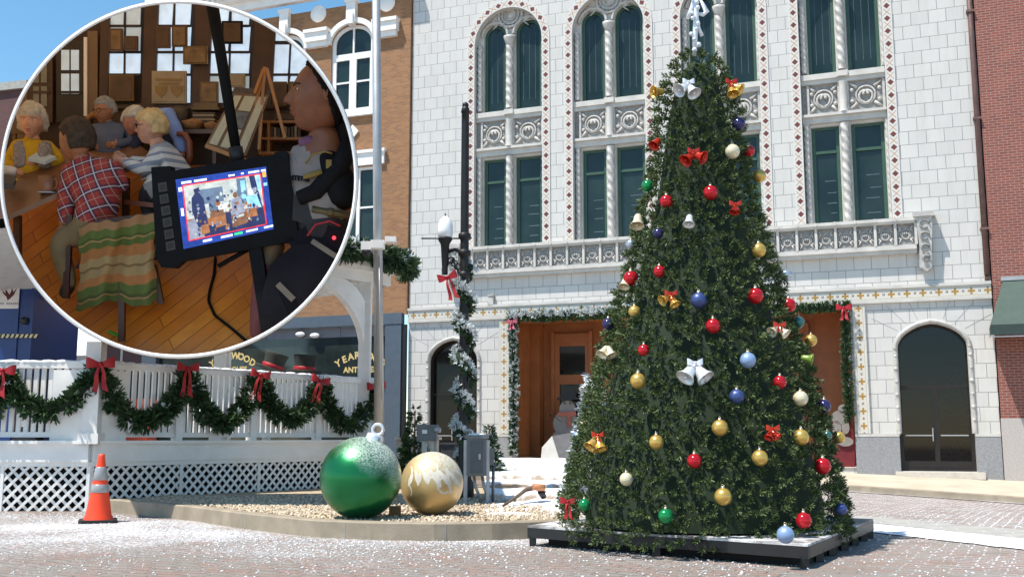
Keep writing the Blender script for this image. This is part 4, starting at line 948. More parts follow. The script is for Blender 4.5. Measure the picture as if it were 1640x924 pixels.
# ------------------------------------------------------------------ POLES, LAMP, CABINETS
gp = P(610, 700, 19.2); up0 = thing('utility_pole', 'tall grey steel utility pole in front of the gazebo right end', 'pole', Vector((gp.x, gp.y, 0)))
tp = P(603, 0, 19.2); dirp = (tp - Vector((gp.x, gp.y, P(610, 700, 19.2).z)))
base = Vector((gp.x, gp.y, 0)); top = gp + dirp*1.35
q = MB(); q.tube([base, base + (top-base)*.5, top], [.092, .084, .076], 18); q.lathe([(.17,0),(.17,.04),(.10,.07),(.095,.2)], Matrix.Translation(base + Vector((0,0,.0))), 18); q.build('shaft', M_steel, up0)
q = MB(); c = P(605, 397, 19.0); q.box((c.x-.12, c.y-.12, c.z-.02), (c.x+.12, c.y+.12, c.z+.13)); q.bar(c + Vector((-.3, 0, .1)), c + Vector((.35, 0, .1)), .05, .04); q.box((c.x-.30, c.y-.1, c.z-.05), (c.x-.12, c.y+.1, c.z+.10)); q.box((c.x+.14, c.y-.1, c.z+.1), (c.x+.34, c.y+.1, c.z+.2)); q.build('camera_bracket', M_whitepaint, up0)
q = MB(); q.ball(c + Vector((-.2, -.02, -.09)), .09, 14); q.build('dome_camera', M_black, up0)
q = MB(); q.tube([P(611, 640, 19.0), P(611, 600, 19.0), P(609, 520, 19.0), P(607, 410, 19.0)], .012, 6); q.build('cable', M_reflect, up0)

LY = 16.3; lb = P(742, 700, LY); lp = thing('street_lamp', 'black iron street lamp post with one white globe and tall bare finial', 'lamp', Vector((lb.x, LY, KZ)))
q = MB(); tz = P(743, 172, LY).z; xb = lb.x
q.lathe([(.17,KZ),(.17,.4),(.11,.5),(.075,.7),(.07,3.4),(.068,4.2),(.062,tz-.3),(.062,tz-.1),(.075,tz-.09),(.06,tz-.02),(.05,tz)], Matrix.Translation((xb, LY, 0)), 16)
for yy in (405, 378, 440): zz = P(743, yy, LY).z; q.lathe([(.07,zz-.06),(.10,zz-.04),(.10,zz+.03),(.07,zz+.05)], Matrix.Translation((xb, LY, 0)), 16)
q.ball((xb, LY, tz+.03), .055, 12); q.build('post', M_blackiron, lp)
q = MB(); gx = P(713, 380, LY).x; z1 = P(713, 382, LY).z; z2 = P(713, 425, LY).z
q.lathe([(.045,z2-.15),(.05,z2),(.07,z1-.1),(.115,z1-.02),(.12,z1),(.09,z1+.02)], Matrix.Translation((gx, LY, 0)), 14)
zc = P(713, 405, LY).z; q.tube([(gx, LY, zc), (gx+.15, LY, zc+.05), (xb, LY, zc)], .028, 8); q.tube([(gx, LY, zc-.25), (gx+.12, LY, zc-.10), (xb-.05, LY, zc-.4)], .02, 8)
for k in range(3): q.tube([(gx+.10+.05*k + .05*math.cos(a*.8), LY, zc-.12-.05*k + .05*math.sin(a*.8)) for a in range(9)], .012, 6)
q.tube([(gx-.38, LY, z1+.0), (xb, LY, z1+.0)], .012, 6); q.build('lamp_arm', M_blackiron, lp)
q = MB(); zg = P(713, 352, LY).z; q.lathe([(.08,z1),(.115,z1+.03),(.125,z1+.12),(.115,z1+.24),(.085,z1+.30),(.03,z1+.36),(.025,zg)], Matrix.Translation((gx, LY, 0)), 20); q.build('globe', mat('white glass globe', (.85,.87,.9), .15, 0, .02), lp)
q = MB(); q.lathe([(.03,zg-.02),(.02,zg+.05),(.0,zg+.12)], Matrix.Translation((gx, LY, 0)), 8); q.build('finial', M_black, lp)
pts = []
for i in range(60):
    t = i/59; yy = 425 + (735-425)*t; a = t*34; p = P(742, yy, LY); pts.append(Vector((xb + .10*math.cos(a), LY + .10*math.sin(a), p.z)))
tag(garland_mesh(pts, .085, 165, .090, .017, None, .95, 11).build('garland', [M_ndl_d, M_ndl_w, M_ndl_in]), 'snowy garland spiralling down the black street lamp post', 'garland')
tag(bow_mesh(P(717, 445, LY-.15), .27, (0, -1, 0), 1.5, .3).build('bow', M_red), 'bright red bow tied under the lamp globe on the street lamp', 'bow')
cb = thing('electrical_cabinet', 'grey electrical cabinet on metal legs beside the street lamp', 'cabinet', P(763, 790, 15.0))
q = MB(); a, b = P(747, 762, 15.0), P(779, 702, 15.0); q.box((a.x, 15, a.z), (b.x, 15.35, b.z)); q.box((a.x-.03, 14.97, b.z), (b.x+.03, 15.38, b.z+.05)); q.build('cabinet_box', M_box, cb)
q = MB(); q.box((a.x+.05, 14.985, a.z+.04), (b.x-.05, 14.999, b.z-.04)); d_ = q.build('cabinet_door', mat('grey door', (.085,.095,.105), .45, .3), cb); q = MB(); q.box((b.x-.11, 14.97, (a.z+b.z)/2-.03), (b.x-.08, 14.984, (a.z+b.z)/2+.05)); q.build('handle', M_steel, d_)
q = MB()
for x_ in (a.x-.02, b.x+.02): q.bar((x_, 15.05, KZ-.05), (x_, 15.05, b.z-.02), .045, .045); q.bar((x_, 15.3, KZ-.05), (x_, 15.3, b.z-.02), .045, .045)
for x_ in (a.x+.1, a.x+.22): q.tube([(x_, 15.15, a.z), (x_+.02, 15.15, a.z-.15), (x_+.12, 15.1, KZ)], .022, 8)
q.build('leg', M_steel, cb)
q = MB(); c1 = P(785, 720, 15); q.box((b.x+.03, 15.1, P(785, 745, 15).z), (P(791, 720, 15).x, 15.25, P(785, 718, 15).z)); q.tube([(b.x+.10, 15.15, P(785, 745, 15).z), (b.x+.09, 15.15, KZ)], .022, 8); q.build('conduit_box', M_box, cb)
q = MB(); q.ball(((a.x+b.x)/2, 15.17, b.z+.055), 1, 10, 0, None, ((b.x-a.x)*.5, .18, .022)); q.build('snow_cap', M_snow, cb)
mbx = thing('meter_box', 'grey meter box on a post behind the giant gold ornament', 'box', P(685, 790, 16.8))
q = MB(); a, b = P(667, 706, 16.8), P(699, 681, 16.8); q.box((a.x, 16.8, a.z), (b.x, 17.05, b.z)); q.box((a.x-.02, 16.78, b.z-.03), (b.x+.02, 17.07, b.z+.012)); q.build('meter_case', M_box, mbx)
q = MB(); q.box((a.x+.09, 16.785, b.z-.13), (a.x+.17, 16.799, b.z-.07)); q.build('sticker', M_whitepaint, mbx)
q = MB(); p_ = P(701, 686, 16.8); q.lathe([(0,0),(.055,0),(.055,.09),(0,.09)], Matrix.Translation((p_.x, 16.85, p_.z-.02)) @ Matrix.Rotation(R(90), 4, 'X'), 14); q.box((b.x, 16.84, p_.z-.06), (b.x+.06, 16.95, p_.z)); q.build('meter', M_steel, mbx)
q = MB(); q.bar((a.x+.12, 16.9, KZ-.1), (a.x+.12, 16.9, a.z), .08, .08); q.bar((b.x-.08, 16.9, KZ-.1), (b.x-.08, 16.9, a.z), .05, .05); q.build('post', M_steel, mbx)
q = MB(); a, b = P(634, 760, 21.5), P(668, 704, 21.5); q.box((a.x, 21.5, 0), (b.x+.4, 22.2, b.z)); q.box((a.x-.05, 21.42, b.z), (b.x+.45, 22.28, b.z+.06)); tag(q.build('low_wall', M_woodfloor_step), 'low pale stone wall between gazebo and building', 'wall')
q = MB(); a, b = P(706, 740, 24), P(735, 712, 24); q.box((a.x, 24, .1), (b.x, 24.4, b.z)); q.box((a.x-.03, 23.97, b.z), (b.x+.03, 24.43, b.z+.05)); tag(q.build('planter_box', mat('dark planter', (.05,.05,.055), .6)), 'dark planter box behind the giant gold ornament', 'planter')

# ------------------------------------------------------------------ TREES
def conifer(name, label, cx, cy, z0, z1, rad, ntuft, mats, snow=0.0, ln=.14, wd=.02, nn=9, trunk=True):
    t = thing(name, label, 'tree', (cx, cy, z0)); q = MB()
    for k in range(ntuft):
        h = 1 - math.sqrt(rnd.random()); h = min(h, .97); a = rnd.random()*6.283; layer = .78 + .22*math.sin(h*38)
        r = rad*(1-h)*layer*(.55 + .5*rnd.random()) + .02
        p = Vector((cx + r*math.cos(a), cy + r*math.sin(a), z0 + .10*(z1-z0) + h*.9*(z1-z0))); d = Vector((math.cos(a), math.sin(a), .25))
        tuft(q, p, d, nn, ln, wd, .7, 1 if rnd.random() < snow else 0)
    q.build('crown', mats, t)
    q = MB(); q.tube([(cx, cy, z0-.05), (cx, cy, z0+(z1-z0)*.95)], [.035, .01], 8); q.build('trunk', mat('bark', (.10,.06,.035), .9), t)
    return t
p = P(664, 718, 19.8); zt = P(664, 650, 19.8).z; conifer('pine_tree', 'small dark young pine standing left of the meter box', p.x, p.y, .2, zt, .38, 420, [M_ndl_d, M_ndl_w], .06, .12, .022)
p = P(783, 735, 20.6); zt = P(783, 680, 20.6).z; conifer('pine_tree', 'small thin pine to the right of the grey electrical cabinet', p.x, p.y, .3, zt, .30, 260, [M_ndl_d, M_ndl_w], .12, .12, .022)
pd = F(15.85, .24, -.95); conifer('flocked_tree', 'frosted tall tree inside the right arched glass door', pd.x, pd.y, .25, 3.2, .62, 520, [M_ndl_w, M_ndl_d], .5, .14, .022)
p = P(945, 740, 13.4); zt = P(943, 596, 13.4).z; ft = conifer('flocked_tree', 'white flocked little christmas tree peeking from behind the big tree left side', p.x+.04, p.y, .2, zt, .36, 620, [leafmat('dusted blue green needles', (.16,.20,.20), (.62,.66,.70)), M_ndl_w], 0, .12, .022)

# big christmas tree on its platform
TC = Vector((1.94, 10.95, 0)); PZ = .205
pc, pl_, pr_ = G(1295, 911), G(845, 874), G(1400, 861)
pbk = pl_ + pr_ - pc
def M_deck():
    t = NT('dark deck dusted white'); f = t.ramp(t.noise(t.co(), 2.6, 6, .65), .42, .60); return t.done(t.mix(f, (.17,.155,.145), (.74,.74,.75)), .6)
plat = thing('platform', 'low black framed stage platform with pale top under the christmas tree', 'platform', (TC.x, TC.y, 0))
q = MB(); corners = [pc, pr_, pbk, pl_]; q.prism([Vector((c.x, c.y, PZ-.02)) for c in corners], (0, 0, .02)); q.build('deck', M_deck(), plat)
q = MB()
for i in range(4):
    a, b = corners[i], corners[(i+1) % 4]; d = (b-a).normalized(); n_ = Vector((d.y, -d.x, 0)); q.prism([a + n_*.002, b + n_*.002, b - n_*.05, a - n_*.05], (0, 0, .10))
    for v in q.v[-8:]: v.z += PZ - .121
q.build('frame', M_black, plat)
for i in range(4):
    a, b = corners[i], corners[(i+1) % 4]
    for t in ((0, .18, .36, .54, .72, .88) if i == 0 else (0, .5)):
        c = a.lerp(b, t); c = c.lerp(TC, .03); q = MB(); q.box((c.x-.035, c.y-.035, 0), (c.x+.035, c.y+.035, PZ-.1)); q.build('leg', M_black, plat)
q = MB(); cc = [c.lerp(TC, .12) for c in corners]; q.prism([Vector((c.x, c.y, .01)) for c in cc], (0, 0, PZ-.13)); q.build('under_fill', M_dark, plat)  # near-black block filling the hollow under the deck

ztop = P(1118, 88, TC.y).z; zbot = PZ + .02
prof_px = [(866, 231), (850, 232), (800, 231), (700, 206), (600, 180), (500, 146), (400, 119), (300, 92), (230, 81), (150, 66), (115, 54), (98, 45), (88, 26), (84, 6)]
PROF = []
for y, hw in prof_px:
    pz = P(1125, y, TC.y); PROF.append((pz.z, max(.02, hw/FPX*(pz-CP).dot(FW) - .062)))
PROF[0] = (zbot, PROF[0][1])
def trad(z):
    if z <= PROF[0][0]: return PROF[0][1]
    for i in range(len(PROF)-1):
        if PROF[i][0] <= z <= PROF[i+1][0]: t = (z-PROF[i][0])/(PROF[i+1][0]-PROF[i][0]); return PROF[i][1]*(1-t) + PROF[i+1][1]*t
    return 0
def tcen(z): t = (z-zbot)/(ztop-zbot); return Vector((TC.x + .02 + .07*t, TC.y, z))
xt = thing('christmas_tree', 'huge green artificial christmas tree covered with ball and bell ornaments', 'tree', (TC.x, TC.y, PZ))
q = MB(); K = 0
z = zbot - .09; row = 0
while z < ztop - .01:
    r0 = trad(z); nA = max(6, int(2*math.pi*r0/.092))
    for i in range(nA):
        a = 2*math.pi*(i + .5*(row % 2) + rnd.uniform(-.38, .38))/nA
        if math.sin(a) > .55 and rnd.random() < .5: continue
        zz = z + rnd.uniform(-.055, .055); r = trad(zz)*(1 + .02*noise.noise(Vector((a*2.2, zz*2.6, 0)))) + .045*noise.noise(Vector((math.cos(a)*trad(zz)*5.2, math.sin(a)*trad(zz)*5.2, zz*5.2))) - .02 - .085*rnd.random()**1.7
        c = tcen(zz) + Vector((r*math.cos(a), r*math.sin(a), 0)); d = Vector((math.cos(a), math.sin(a), rnd.uniform(-.25, .5))) + Vector((rnd.gauss(0,.2), rnd.gauss(0,.2), 0)); d.normalize()
        # a branch tip: a short twig bristling with needles
        sz = rnd.uniform(.85, 1.2)
        for j, (nn_, sp_) in enumerate(((15, 2.2), (17, 1.5), (12, .9))): tuft(q, c + d*(.028*j*sz), d, nn_, .052*sz, .0080, sp_)
    z += .075; row += 1
q.build('crown', M_ndl, xt)
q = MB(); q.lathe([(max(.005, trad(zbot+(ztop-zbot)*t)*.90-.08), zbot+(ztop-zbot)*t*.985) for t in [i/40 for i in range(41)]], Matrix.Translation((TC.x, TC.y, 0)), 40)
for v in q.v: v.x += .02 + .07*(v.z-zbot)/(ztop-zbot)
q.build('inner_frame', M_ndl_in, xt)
# tree topper: curled silver ribbon figure
tp_ = thing('tree_topper', 'silver white curled ribbon topper at the tip of the christmas tree', 'topper', P(1113, 84, TC.y-.05))
M_sil = mat('silver white plastic', (.74,.76,.80), .3, .25, .1, 8)
Yq = TC.y - .05; q = MB()
q.tube([P(1112, 90, Yq), P(1113, 60, Yq), P(1115, 30, Yq), P(1114, -5, Yq), P(1113, -40, Yq)], [.02, .03, .028, .035, .02], 8)
q.tube([P(1101, 30, Yq), P(1106, 18, Yq), P(1112, 2, Yq), P(1108, -30, Yq)], [.022, .022, .028, .02], 8); q.tube([P(1121, 0, Yq), P(1132, 20, Yq), P(1126, 24, Yq), P(1117, 22, Yq)], [.02, .03, .025, .015], 8)
q.tube([P(1116, 30, Yq), P(1119, 45, Yq), P(1124, 58, Yq)], [.022, .02, .022], 8); q.tube([P(1118, -10, Yq), P(1124, -25, Yq), P(1122, -45, Yq)], .02, 8)
q.build('ribbon', M_sil, tp_)
q = MB()
for i in range(14): y_ = -30 + i*8.5; q.ball(P(1113 + 6*math.sin(i*1.7), y_, Yq-.04), rnd.uniform(.018, .03), 8)
q.build('bead', M_sil, tp_)
def on_tree(px, py):
    d = ray(px, py); t = 9.0; best = (1e9, None)
    while t < 13.5:
        p = CP + d*t; r = trad(p.z)
        if p.z > ztop: r = .02
        h = (Vector((p.x, p.y, 0)) - Vector((tcen(p.z).x, tcen(p.z).y, 0))).length - r*1.02
        if h < best[0]: best = (h, p)
        if h < .035: return p
        t += .02
    return best[1]
BM = {'red': mat('red gloss ball', (.52,.012,.02), .14, .35, .03), 'gold': mat('gold satin ball', (.62,.40,.10), .30, .55, .04), 'cream': mat('pearl cream ball', (.70,.62,.42), .3, .2, .04),
      'blue': mat('blue glitter ball', (.055,.085,.24), .4, .4, .2, 60), 'light blue': mat('pale blue satin ball', (.25,.36,.56), .4, .3, .08), 'navy': mat('navy gloss ball', (.035,.03,.11), .15, .3, .05),
      'green': mat('green gloss ball', (.01,.24,.07), .15, .35, .04), 'silver': mat('silver pale ball', (.42,.47,.54), .25, .6, .05), 'teal': mat('teal ball', (.05,.16,.14), .2, .4, .05)}
M_cap = mat('ornament cap', (.5,.45,.35), .3, .7)
BELL = {'silver': mat('white silver bell', (.70,.71,.72), .3, .35, .05), 'gold': mat('gold bell', (.66,.42,.10), .25, .55, .05), 'red': mat('red bell', (.50,.03,.012), .2, .35, .05), 'cream': mat('cream bell', (.74,.66,.48), .3, .3, .05), 'green': mat('lime bell', (.20,.30,.05), .3, .3, .05)}
balls = [
 (1067,323,10,'red','glossy red ball in the upper tree, nearer its left edge under the green ball'),(1138,309,11,'red','glossy red ball high in the middle of the tree below the red bells'),
 (1056,435,9,'red','small red ball above the gold bells with red bow, tree left side'),(1010,446,11,'red','red ball on the left edge of the tree beside a pale gold bell'),
 (1210,474,12,'red','red ball right of the dark blue glitter ball in mid tree'),(1263,489,11,'red','red ball on the right edge of the tree at mid height'),
 (1142,522,11,'red','red ball below the dark blue glitter ball in the middle of the tree'),(1031,561,9,'red','red ball between the cream bells and the silver bells, left side'),
 (1249,612,10,'red','red ball right of and below the pale blue ball in lower tree'),(1112,738,11,'red','dark red ball low in the tree below the two big gold ones'),
 (1318,746,12,'red','red ball near the lower right edge of the tree'),(1287,833,12,'red','red ball near the foot of the tree above the pale blue ball on the platform'),
 (1199,242,9,'red','red and navy ball on the upper right edge beside the cream ball'),
 (1215,401,11,'gold','gold ball in the upper right of the tree, alone above the mid height'),(1016,499,9,'gold','dull gold ball left of the gold bells with red bow'),
 (1299,545,9,'gold','gold ball sticking out on the right edge in front of the timber entrance'),(1022,610,12,'gold','gold ball left of the big silver bells'),
 (1282,638,11,'cream','shiny champagne ball right of the ridged blue ball'),(1153,685,12,'gold','gold ball in the middle of the lower tree below the ridged blue ball'),
 (1051,708,11,'gold','copper gold ball in the lower left of the tree right of the gold bells'),(1283,700,12,'gold','gold ball right of the pair of small red bells'),
 (1217,733,12,'gold','gold ball just below the pair of small red bells'),(1003,767,10,'cream','pale gold ball low on the left side of the tree'),
 (1158,795,13,'gold','largest and lowest gold ball near the foot of the tree'),(1216,282,10,'gold','gold and blue glass ball on the upper right edge of the tree'),
 (1344,700,9,'gold','gold ball on the far right edge of the lower tree'),(934,681,7,'cream','tiny cream ball on the lower left edge by the flocked tree'),
 (1173,243,11,'cream','pearl cream ball in the upper right of the tree'),(1119,481,12,'blue','dark blue glitter ball in the middle of the tree'),
 (1198,577,12,'light blue','pale blue frosted ball in the right middle of the tree'),(1180,635,11,'blue','ridged blue ball with pale lines right of the big silver bells'),
 (1258,856,13,'light blue','pale blue ball resting at the foot of the tree on the platform edge'),(1347,815,9,'blue','dark blue ball at the lower right edge near the platform'),
 (1183,199,10,'navy','purple navy ball high on the right edge of the tree'),(1259,441,9,'silver','silvery blue ball on the right edge above the red ball'),
 (1054,374,8,'navy','small purple ball right of the silver bell on the upper left'),(974,519,9,'navy','navy and pink ball on the left edge beside the snowy garland'),
 (1320,650,10,'navy','navy ball on the right edge in front of the holiday cutout'),(1037,298,9,'green','green ball on the upper left edge of the tree'),
 (936,808,9,'green','green ball beside the small red bow at the lower left'),(1066,826,11,'green','dark green ridged ball at the foot of the tree'),
 (1279,516,9,'teal','dull teal ball on the right edge below the red ball'),(1325,697,7,'teal','small teal ball beside the gold ball on the lower right edge'),
 (1010,392,8,'silver','pale silver ball on the upper left edge below the silver bell'),(926,700,9,'light blue','pale blue ball at the lower left edge on the flocked tree'),
 (941,650,7,'blue','small blue ball on the white flocked tree')]
for x, y, rp, colr, lab in balls:
    p = on_tree(x, y); fl_ = 'flocked tree' in lab
    if fl_: p = P(x, y, 12.95)
    if y > 850: p = G(x, y, PZ + .085)
    rr = 1.08*rp/FPX*(p-CP).dot(FW); t = thing('ball_ornament', lab, 'ornament', p, 0, 'ball ornaments on the christmas tree')
    q = MB(); fn = (lambda d: 1 + .03*math.sin(14*math.atan2(d.y, d.x))) if 'ridged' in lab else None; q.ball(p, rr, 20, 0, None, (1,1,1), fn); q.build('ball', BM[colr], t)
    q = MB(); q.lathe([(rr*.22, rr*.93), (rr*.22, rr*1.15), (0, rr*1.17)], Matrix.Translation(p), 10); q.tube([p + Vector((rr*.13*math.cos(k*.7), 0, rr*1.25 + rr*.13*math.sin(k*.7))) for k in range(10)], rr*.04, 5); q.build('cap', M_cap, t)
def bell(mb, top, d, h, m=0):
    Mx = Matrix.Translation(top) @ Vector((0, 0, -1)).rotation_difference(Vector(d).normalized()).to_matrix().to_4x4()
    mb.lathe([(0,0),(.18*h,-.02*h),(.27*h,-.18*h),(.30*h,-.45*h),(.36*h,-.72*h),(.50*h,-.93*h),(.53*h,-1.0*h),(.47*h,-.97*h),(.33*h,-.70*h),(.24*h,-.3*h)], Mx, 18, m); mb.ball(Mx @ Vector((0, 0, -.92*h)), .11*h, 8, m)
bells = [
 (1100,140,'silver',[(-.75,-.55),(.35,-.75)],.24,'silver','pair of silver bells with silver bow near the top of the tree'),(1168,140,'gold',[(.1,-1),(.9,-.6)],.21,'red','pair of gold bells with red bow at the top right of the tree'),
 (1062,150,'gold',[(-1,-.2)],.17,None,'single gold bell at the top left edge of the tree'),(1108,250,'red',[(-.75,-.7),(.6,-.35)],.22,'red','pair of orange red bells in the upper tree'),
 (1054,226,'red',[(-.6,-.8)],.15,None,'red and green bell on the upper left edge'),(1021,346,'cream',[(-.15,-1)],.19,None,'silver gold bell hanging off the upper left edge'),
 (1072,476,'gold',[(-.9,-.5),(.4,-.9)],.18,'red','pair of gold bells with red bow on the left side at mid height'),(1103,347,'silver',[(-.2,-1)],.15,None,'thin silver bell high in the middle left of the tree'),
 (972,556,'cream',[(-.6,-.8),(.35,-.9)],.19,None,'pair of cream bells on the left edge at mid height'),(1110,586,'silver',[(-.65,-.8),(.6,-.8)],.28,'silver','big pair of silver bells in the middle of the lower tree'),
 (1244,526,'cream',[(-.8,-.5),(.7,-.7)],.17,'red','pair of champagne bells with pink bow at the right middle'),(1280,573,'green',[(1,-.25)],.14,None,'lime green bell sticking out on the right edge'),
 (956,700,'gold',[(-.6,-.8),(.2,-1)],.22,'red','pair of gold bells with red ribbon at the lower left edge'),(1174,334,'red',[(.2,-1),(-.3,-.8)],.12,'red','small red bells with red bow high on the right'),
 (1233,690,'red',[(-.5,-.8),(.6,-.7)],.14,'red','pair of small red bells above the gold ball in the lower right'),(1002,446,'cream',[(-.3,-1)],.15,None,'pale gold bell on the left edge half behind the red ball'),
 (942,612,'silver',[(-.5,-.9),(.5,-.8)],.22,'silver','white silver bells at the top of the flocked tree')]
for x, y, colr, dirs, h, bowc, lab in bells:
    p = on_tree(x, y) if 'flocked' not in lab else P(x, y, 12.95)
    p = p + Vector((0, -.06, 0)); t = thing('bell_ornament', lab, 'ornament', p, 0, 'bell ornaments on the christmas tree')
    h *= .62 if len(dirs) > 1 else .8
    for dx, dz in dirs: q = MB(); bell(q, p, (dx, -.45, dz), h); q.build('bell', BELL[colr], t)
    if bowc: bow_mesh(p + Vector((0, -.05, .02)), .11 if h < .16 else .13, (0, -1, 0), .6).build('bow', BELL['red'] if bowc == 'red' else M_sil, t)
p = on_tree(913, 806); tag(bow_mesh(p + Vector((-.02, -.05, .02)), .14, (-.3, -1, 0), 1.3).build('bow', M_red), 'small red bow at the lower left edge of the tree', 'bow')

# doorway garlands and cut-outs
def fpts(l): return [F(s, z, off) for s, z, off in l]
s0, s1 = FAC(826, 520, .15)[0], FAC(985, 500, .15)[0]
tag(garland_mesh(resample([F(3.45, 4.74, .18), F(5.5, 4.70, .2), F(7.6, 4.76, .2), F(9.5, 4.72, .2)], 24), .13, 150, .14, .024, None, .85, 9).build('garland', [M_ndl_d, M_ndl_w, M_ndl_in]), 'snow flocked garland over the left half of the entrance', 'garland')
tag(garland_mesh(resample([F(9.5, 4.60, .16), F(11.5, 4.58, .16), F(13.35, 4.64, .16)], 18), .10, 130, .12, .026, None, .02, 8).build('garland', [M_ndl_d, M_ndl_w, M_ndl_in]), 'green garland over the right half of the entrance', 'garland')
tag(garland_mesh(resample([F(3.58, 4.6, .12), F(3.62, 2.6, .14), F(3.58, .6, .12)], 24), .10, 130, .12, .024, None, .45, 9).build('garland', [M_ndl_d, M_ndl_w, M_ndl_in]), 'snowy garland hanging down the left jamb of the entrance', 'garland')
tag(garland_mesh(resample([F(13.22, 4.5, .12), F(13.18, 2.8, .14), F(13.2, 1.5, .12)], 20), .09, 110, .12, .024, None, .02, 8).build('garland', [M_ndl_d, M_ndl_w, M_ndl_in]), 'green garland hanging down the right jamb of the entrance', 'garland')
tag(bow_mesh(F(13.2, 4.55, .35), .36, FN, 1.0).build('bow', M_red), 'red bow at the top right corner of the entrance', 'bow')
tag(bow_mesh(F(3.62, 4.55, .32), .32, FN, .8).build('bow', mat('faded pink ribbon', (.45,.10,.14), .6)), 'faded pink bow at the top left corner of the entrance', 'bow')
def disc(mb, c, r, th, sx=1, sz=1, m=0, n=24): mb.prism([c + FT*(r*sx*math.cos(2*math.pi*k/n)) + Vector((0, 0, r*sz*math.sin(2*math.pi*k/n))) for k in range(n)], -FN*th, m)
sn = thing('snowman_cutout', 'flat painted snowman cutout in the left of the entrance', 'cutout', F(5.9, .32, -.6))
M_sw = mat('cutout white', (.24,.215,.20), .6, 0, .06)
def atF(x, y, off=-1.1): s, z = FAC(x, y, off); return F(s, z, off)
q = MB(); disc(q, atF(912, 712), .62, .05, 1, .95); disc(q, atF(906, 678) + FN*.02, .40, .05); disc(q, atF(909, 655)+FN*.03, .26, .05); q.build('board', M_sw, sn)
q = MB(); c = atF(911, 640)+FN*.09; q.prism([c + FT*a + Vector((0,0,b)) for a, b in ((-.36,0),(.36,0),(.36,.07),(.24,.08),(.22,.30),(-.22,.30),(-.24,.08),(-.36,.07))], -FN*.03); q.build('hat', M_black, sn)
q = MB(); c = atF(909, 661)+FN*.09; q.prism([c + FT*a + Vector((0,0,b)) for a, b in ((-.28,.02),(.28,.05),(.30,-.08),(.12,-.1),(.14,-.4),(0,-.42),(0,-.1),(-.28,-.1))], -FN*.03); q.build('scarf', mat('rust scarf', (.40,.12,.08), .7), sn)
q = MB(); 
for dx, dz in ((-.09,.05),(.09,.05)): disc(q, atF(910, 648)+FN*.10+FT*dx+Vector((0,0,dz)), .03, .03)
q.tube([atF(880, 664), atF(890, 668), atF(900, 676)], .025, 6); q.tube([atF(884, 672), atF(890, 668)], .02, 6); q.build('twig_arm', mat('twig brown', (.10,.06,.04), .8), sn)
q = MB(); q.prism([atF(866, 736, -.2), atF(896, 736, -.2), atF(884, 698, -.2), atF(868, 716, -.2)], -FN*.05); q.prism([atF(896, 736, -.25), atF(930, 736, -.25), atF(930, 690, -.25), atF(884, 698, -.25)], -FN*.05, 1)
tag(q.build('folded_board', [M_greywhite, mat('grey card', (.16,.16,.17), .7)]), 'folded grey board standing in front of the snowman cutout', 'board')
hc = thing('holiday_cutout', 'flat red and white holiday figure cutout at the right of the entrance', 'cutout', F(12.6, .3, -.5))
q = MB(); q.prism([atF(x, y, -.5) for x, y in ((1322,748),(1370,750),(1368,700),(1362,672),(1335,676),(1326,704))], -FN*.05); q.build('coat', mat('cutout red', (.13,.006,.012), .6), hc)
q = MB(); disc(q, atF(1347, 668, -.44), .24, .05, 1.1, .8); disc(q, atF(1340, 685, -.44), .17, .05, .7, 1.2); disc(q, atF(1354, 684, -.44), .15, .05, .7, 1.2); disc(q, atF(1350, 655, -.44), .13, .05); disc(q, atF(1354, 707, -.44), .16, .05, 1.3, .8); q.build('white_trim', M_sw, hc)

# ------------------------------------------------------------------ ROUND INSET: an overlaid picture, built as an added drum with a modelled indoor scene
DF, DB = 14.05, 16.62
CX, CY, CR = 286.5, 287.0, 284.5
disp = thing('round_inset_drum', 'big round white rimmed inset picture of an indoor meeting, built as an added drum', 'display', I(CX, CY, DF))
M_mblack = mat('matt black', (.007,.007,.008), .7, 0, .2, 6, .12)
def kpx(D): return D/FPX
q = MB(); prof = [(-3.2, .0), (-3.0, -.05), (-1.5, -.075), (0, -.082), (1.5, -.075), (2.9, -.05), (3.2, .0), (3.2, .12), (-3.2, .12)]; n = 120
vs = [I(CX + (CR - .6 + r)*math.cos(2*math.pi*k/n), CY + (CR - .6 + r)*math.sin(2*math.pi*k/n), DF + d) for r, d in prof for k in range(n)]
q.add(vs, [(i*n+k, i*n+(k+1)%n, (i+1)*n+(k+1)%n, (i+1)*n+k) for i in range(len(prof)-1) for k in range(n)], 0, True)
q.build('rim', mat('bright white rim paint', (.90,.90,.90), .5, 0, .01), disp)
q = MB(); rows = [(CR+1.2, DF+.06), (CR+3.5, DB+.06)]
vs = [I(CX + r*math.cos(2*math.pi*k/n), CY + r*math.sin(2*math.pi*k/n), d) for r, d in rows for k in range(n)]
q.add(vs, [(k, (k+1)%n, n+(k+1)%n, n+k) for k in range(n)], 0, True)
tsh = NT('added translucent skin'); tb_ = tsh.n('BsdfTranslucent'); tb_.inputs[0].default_value = (.60,.38,.20,1); df_ = tsh.n('BsdfDiffuse'); df_.inputs[0].default_value = (.5,.45,.4,1); mx_ = tsh.n('MixShader'); mx_.inputs[0].default_value = .5
tsh.l(df_.outputs[0], mx_.inputs[1]); tsh.l(tb_.outputs[0], mx_.inputs[2]); tsh.l(mx_.outputs[0], tsh.t.nodes['Material Output'].inputs[0]); q.build('light_drum_shell', tsh.mat, disp)  # added translucent shell, lets warm sunlight through to brighten the inset scene
INSET0 = set(o.name for o in COL.objects)
M_iwall = mat('dark brown panelling', (.040,.018,.010), .6, 0, .3, 1.5); M_ipost = mat('dark timber post', (.060,.028,.015), .5, 0, .3, 3)
M_pane = emit('lit window pane', (.52,.68,.86), .46); M_paneg = emit('dim window pane', (.42,.50,.55), .30)
M_tan = mat('tan wall', (.17,.11,.06), .7, 0, .15, 2)
